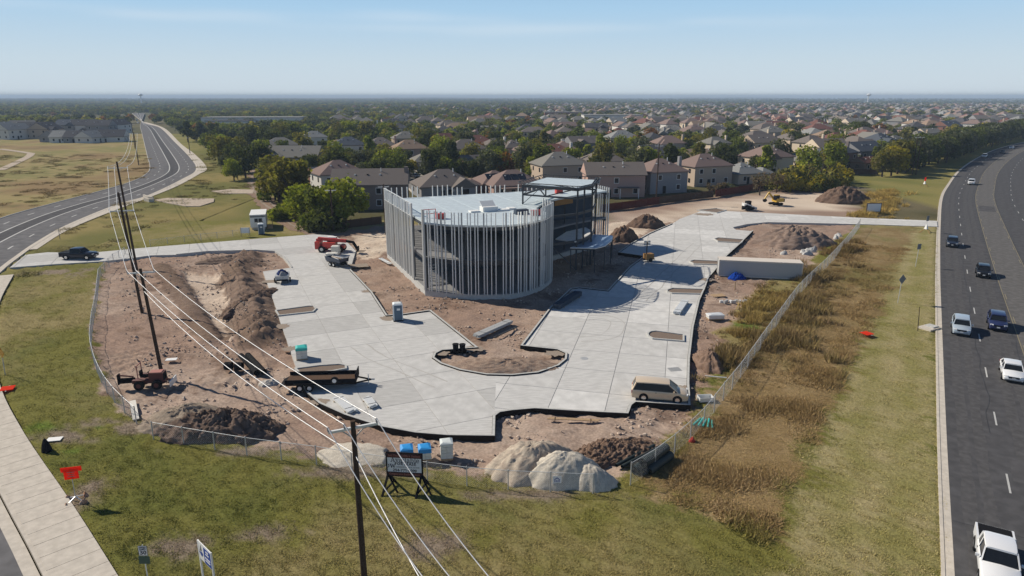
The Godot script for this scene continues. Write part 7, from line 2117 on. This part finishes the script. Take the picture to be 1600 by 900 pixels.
	# the wall of trees along the main road
	var wall := resample(pts([143.04, -251.46, 160.27, -269.97, 180.69, -291.32, 211.11, -326.67, 246.68, -366.94, 293.92, -418.25, 345.19, -470.66, 420.7, -547.52]), 7.0)
	for i in wall.size():
		for k in 2:
			var q := wall[i] + Vector2(rng.randf_range(-2, 2), rng.randf_range(-2, 2)) + Vector2(-7.0, -3.0) * k
			var lf: String = ["dark", "dark", "green", "grey"][(i + k) % 4]
			tree("tree", "round", lf, rng.randf_range(9.5, 12.5), q, "%s in the wall of trees along the main road" % names[lf], "tree", "%ss in the roadside wall of trees" % names[lf])
	# suburban trees between the houses: those nearest singly, the rest as one mass
	var made := 0
	var far := []
	var far_c := PackedColorArray()
	var tones := [["dark", Color(0.115, 0.132, 0.055)], ["dark", Color(0.12, 0.135, 0.06)], ["green", Color(0.18, 0.21, 0.065)], ["grey", Color(0.16, 0.17, 0.11)], ["olive", Color(0.22, 0.205, 0.075)], ["lime", Color(0.26, 0.28, 0.065)], ["lime", Color(0.26, 0.28, 0.07)], ["olive", Color(0.24, 0.22, 0.08)]]
	var wood := FastNoiseLite.new()
	wood.seed = 77
	wood.frequency = 0.006
	var spots := []
	var z := -225.0
	while z > -6600.0:
		var gap := 9.5 + maxf(0.0, -z - 500.0) * 0.008
		var x := z * 0.80 - 30.0
		while x < -z * 0.80 + 30.0:
			spots.append(Vector2(x + rng.randf_range(-0.5, 0.5) * gap, z + rng.randf_range(-0.5, 0.5) * gap))
			x += gap
		z -= gap
	for p in spots:
		if not tree_ground(p, wood):
			continue
		var t: Array = tones[rng.randi() % tones.size()]
		if rng.randf() < 0.03:
			t = ["yellow", Color(0.42, 0.35, 0.06)]
		elif rng.randf() < 0.015:
			t = ["rust", Color(0.33, 0.16, 0.06)]
		var dist: float = p.length()
		var h := 5.0 + 7.5 * pow(rng.randf(), 1.2)
		if dist < 520.0 and made < 190 and absf(p.x) < -p.y * 0.78:
			made += 1
			tree("tree", "round" if rng.randf() < 0.8 else "tall", t[0], h, p, "%s standing between the suburban houses" % names[t[0]], "tree", "%ss between the houses" % names[t[0]])
		else:
			var k := minf(h, 10.5) / 8.6 * (1.0 + clampf((dist - 900.0) / 2500.0, 0.0, 0.7))
			var b := Basis(Vector3.UP, rng.randf() * TAU).scaled(Vector3(k * rng.randf_range(1.0, 1.35), k / (1.0 + clampf((dist - 900.0) / 2500.0, 0, 0.7)), k * rng.randf_range(1.0, 1.35)))
			far.append(Transform3D(b, Vector3(p.x, -0.6 - dist * 0.001 + clampf((dist - 3000.0) / 6000.0, 0, 1) * 11.0, p.y)))
			var c: Color = t[1]
			far_c.append(c)
	var m := StandardMaterial3D.new()
	m.roughness = 0.8
	m.metallic_specular = 0.12
	m.backlight_enabled = true
	m.backlight = lin(0.8, 0.85, 0.4)
	m.vertex_color_use_as_albedo = true
	stuff("distant_trees", crown_mesh("round", 555, 260, 0.75), m, far, far_c, "mass of suburban and woodland trees reaching out to the horizon", "trees")
	print("far trees ", far.size(), " single ", made)
	# leafless scrub and weeds
	build_grass()

var OPEN_RIGHT := pts([-72.12, -81.23, -84.71, -119.29, -95.05, -165.11, -117.07, -262.73, -185.18, -390.95, -288.41, -578.94, -373.09, -715.35, -290.18, -590.22, -163.06, -353.88, -118.94, -280.25, -93.91, -222.68, -71.05, -199.65, -54.54, -165.11, -38.95, -136.33, -50.53, -132.44, -65.44, -121.94])
var OPEN_LEFT := pts([-114.27, -107.54, -541.26, -537.78, -415.51, -568.08, -366.77, -590.22, -335.46, -601.95, -330.95, -614.14, -354.24, -668.2, -284.41, -537.78, -141.49, -269.97, -123.45, -219.32, -119.49, -176.35, -116.86, -154.32])

func tree_ground(p: Vector2, wood: FastNoiseLite) -> bool:
	for q in house_spots:
		if p.distance_squared_to(q) < 80.0:
			return false
	if Geometry2D.is_point_in_polygon(p, SITE) or Geometry2D.is_point_in_polygon(p, ROAD_R) or Geometry2D.is_point_in_polygon(p, ROAD_L):
		return false
	if p.length() < 900.0:
		var e := nearest(p, right_edge)
		if p.x > e.x - 22.0 and p.y > -520.0:
			return false
		if Geometry2D.is_point_in_polygon(p, OPEN_RIGHT) or Geometry2D.is_point_in_polygon(p, OPEN_LEFT):
			return false
	if p.y > -1150.0 and p.x < -90.0 and dist_line(p, ROAD_L) < 9.0:
		return false
	if p.x < p.y * 0.5 and p.y < -800.0 and p.y > -1000.0:
		return false
	var d := wood.get_noise_2d(p.x, p.y)
	var right := clampf((p.x / -p.y + 0.1) * 1.6, 0.0, 1.0)
	return rng.randf() < clampf(0.66 - 0.40 * right + d * 0.6, 0.10, 0.97)

func blade_patch(seed: int, n: int, span: float, tall: float, wide: float, lean: float) -> ArrayMesh:
	var r := RandomNumberGenerator.new()
	r.seed = seed
	var mb := Mb.new()
	mb.colored = true
	for i in n:
		var p := Vector3(r.randf_range(-0.5, 0.5) * span, -0.03, r.randf_range(-0.5, 0.5) * span)
		var a := r.randf() * TAU
		var e := Vector3(cos(a), 0, sin(a)) * wide * r.randf_range(0.6, 1.3)
		var h := tall * r.randf_range(0.5, 1.25)
		var tip := p + Vector3(r.randfn() * lean, 1.0, r.randfn() * lean) * h
		var k := r.randf_range(0.7, 1.25)
		mb.col = Color(k, k * r.randf_range(0.93, 1.05), k * r.randf_range(0.85, 1.1))
		mb.tri(p - e, tip, p + e)
	return mb.done()

func build_grass() -> void:
	var gm := StandardMaterial3D.new()
	gm.roughness = 0.85
	gm.metallic_specular = 0.12
	gm.vertex_color_use_as_albedo = true
	gm.backlight_enabled = true
	gm.backlight = Color(0.25, 0.25, 0.15)
	var at := []
	var cs := PackedColorArray()
	var tall := []
	var tall_c := PackedColorArray()
	var clump := []
	var clump_c := PackedColorArray()
	var n := 0
	while n < 60000:
		n += 1
		# denser where the ground lies nearer
		var dd := 30.0 + 95.0 * pow(rng.randf(), 1.6)
		var p := Vector2(rng.randf_range(-0.82, 0.82) * (dd + 6.0), -dd)
		if in_site(p.x, p.y) or Geometry2D.is_point_in_polygon(p, ROAD_R) or Geometry2D.is_point_in_polygon(p, ROAD_L) or Geometry2D.is_point_in_polygon(p, LOT):
			continue
		var e := nearest(p, right_edge)
		if p.x > e.x - 0.3 or (p.x < -18.0 and pavement_side(p)):
			continue
		var c := grass_color(p.x, p.y) * Color(1.25, 1.22, 1.15)
		var b := Basis(Vector3.UP, rng.randf() * TAU)
		var y := ground_height(p.x, p.y)
		var in_tan := Geometry2D.is_point_in_polygon(p, TAN) and not Geometry2D.is_point_in_polygon(p, MOWN)
		if in_tan:
			var w := clampf(n_soil.get_noise_2d(p.x * 1.3, p.y * 1.3) * 2.2 + 0.45, 0.15, 1.5)
			tall.append(Transform3D(b.scaled(Vector3(1.0, w, 1.0)), Vector3(p.x, y, p.y)))
			tall_c.append(c.lerp(Color(0.34, 0.24, 0.11), rng.randf() * 0.5))
		else:
			at.append(Transform3D(b.scaled(Vector3(1, rng.randf_range(0.6, 1.3), 1)), Vector3(p.x, y, p.y)))
			cs.append(c)
	for i in 4000:
		var p := Vector2(rng.randf_range(-330, -75), rng.randf_range(-330, -100))
		if absf(p.x) > -p.y * 0.86 or Geometry2D.is_point_in_polygon(p, ROAD_L) or Geometry2D.is_point_in_polygon(p, LOT) or n_soil.get_noise_2d(p.x * 0.5, p.y * 0.5) < 0.0:
			continue
		var s := rng.randf_range(0.5, 1.5)
		clump.append(Transform3D(Basis(Vector3.UP, rng.randf() * TAU).scaled(Vector3(s * 1.6, s * 0.35, s * 1.6)), Vector3(p.x, 0, p.y)))
		clump_c.append(mid_color(p.x, p.y).lerp(Color(0.34, 0.25, 0.12), rng.randf() * 0.6))
	# tall dry clumps along the fence and by the far entrance
	var runs := [pts([22.31, -63.06, 26.98, -71.11, 34.46, -81.23, 43.94, -96.03, 53.98, -109.72]), pts([80.54, -151.83, 94.86, -175.27, 110.32, -199.65]), pts([28.05, -76.43, 34, -86.61, 39.08, -94.33]), pts([56.09, -116.75, 66.69, -130.57])]
	for i in runs.size():
		for q in resample(runs[i], 0.35):
			for k in 3:
				var w: float = [4.5, 4.0, 3.0, 2.5][i]
				var p := q + Vector2(rng.randfn() * w * 0.5, rng.randfn() * w * 0.5)
				if Geometry2D.is_point_in_polygon(p, LOT):
					continue
				var s := rng.randf_range(0.5, 1.1) * clampf(0.85 + n_soil.get_noise_2d(p.x, p.y) * 2.0, 0.15, 1.5)
				clump.append(Transform3D(Basis(Vector3.UP, rng.randf() * TAU).scaled(Vector3(s, s, s)), Vector3(p.x, 0, p.y)))
				clump_c.append([Color(0.31, 0.22, 0.11), Color(0.56, 0.40, 0.13), Color(0.46, 0.33, 0.12), Color(0.30, 0.20, 0.09)][i].lerp(Color(0.22, 0.18, 0.06), rng.randf() * 0.6))
	stuff("lawn_grass", blade_patch(1, 46, 1.5, 0.075, 0.022, 0.9), gm, at, cs, "short mown olive grass of the front lawns and verges", "grass")
	stuff("dry_grass", blade_patch(2, 60, 1.3, 0.34, 0.028, 0.7), gm, tall, tall_c, "rough tan unmown grass between the wire fence and the mown strip", "grass")
	var ca := []
	var cb := []
	var cca := PackedColorArray()
	var ccb := PackedColorArray()
	for i in clump.size():
		if rng.randf() < 0.5:
			ca.append(clump[i])
			cca.append(clump_c[i])
		else:
			cb.append(clump[i])
			ccb.append(clump_c[i])
	stuff("dry_grass", blade_patch(3, 110, 1.4, 0.95, 0.035, 0.35), gm, ca, cca, "tall golden brown grass clumps along the wire fence", "grass")
	stuff("tall_weeds", blade_patch(5, 80, 1.9, 0.75, 0.05, 0.6), gm, cb, ccb, "loose brown weeds among the tall dry grass", "weeds")
	# stones and clods on the bare ground
	var rocks := []
	var rock_c := PackedColorArray()
	for i in 26000:
		var dd := 44.0 + 80.0 * rng.randf()
		var p := Vector2(rng.randf_range(-0.6, 0.45) * dd, -dd)
		if not Geometry2D.is_point_in_polygon(p, SITE) or Geometry2D.is_point_in_polygon(p, LOT):
			continue
		if n_soil.get_noise_2d(p.x * 1.4, p.y * 1.4 + 9.0) < 0.02 + rng.randf() * 0.15:
			continue
		var s := 0.05 + 0.15 * pow(rng.randf(), 4.0)
		rocks.append(Transform3D(Basis.from_euler(Vector3(rng.randf() * 6.0, rng.randf() * 6.0, rng.randf() * 6.0)).scaled(Vector3(s, s * 0.7, s)), Vector3(p.x, ground_height(p.x, p.y) + s * 0.3, p.y)))
		rock_c.append(dirt_color(p.x, p.y).lerp(Color(0.5, 0.44, 0.37), rng.randf() * 0.7))
	var rm := Mb.new()
	rm.loft([[Vector3(-0.5, -0.7, -0.4), Vector3(0.5, -0.7, -0.5), Vector3(0.6, -0.7, 0.5), Vector3(-0.4, -0.7, 0.5)], [Vector3(-1, 0, -0.8), Vector3(0.9, 0.1, -1), Vector3(1, -0.1, 0.9), Vector3(-0.8, 0, 1)], [Vector3(-0.4, 0.8, -0.3), Vector3(0.5, 0.7, -0.5), Vector3(0.3, 0.9, 0.4), Vector3(-0.5, 0.7, 0.4)]])
	var rmat := StandardMaterial3D.new()
	rmat.roughness = 0.95
	rmat.metallic_specular = 0.12
	rmat.vertex_color_use_as_albedo = true
	stuff("stones", rm.done(), rmat, rocks, rock_c, "loose stones and clods strewn over the bare ground", "stones")

func pavement_side(p: Vector2) -> bool:
	var line := PackedVector2Array([Vector2(-14, -24.6), Vector2(-23.1, -33.9), Vector2(-30.5, -41.4), Vector2(-40.8, -51.6), Vector2(-49.9, -61.5), Vector2(-60.0, -74.6), Vector2(-69.7, -89.0), Vector2(-78.0, -103.5), Vector2(-90, -130)])
	for i in line.size() - 1:
		if p.y <= line[i].y and p.y > line[i + 1].y:
			var t := (p.y - line[i].y) / (line[i + 1].y - line[i].y)
			return p.x < lerpf(line[i].x, line[i + 1].x, t) + 0.1
	return false
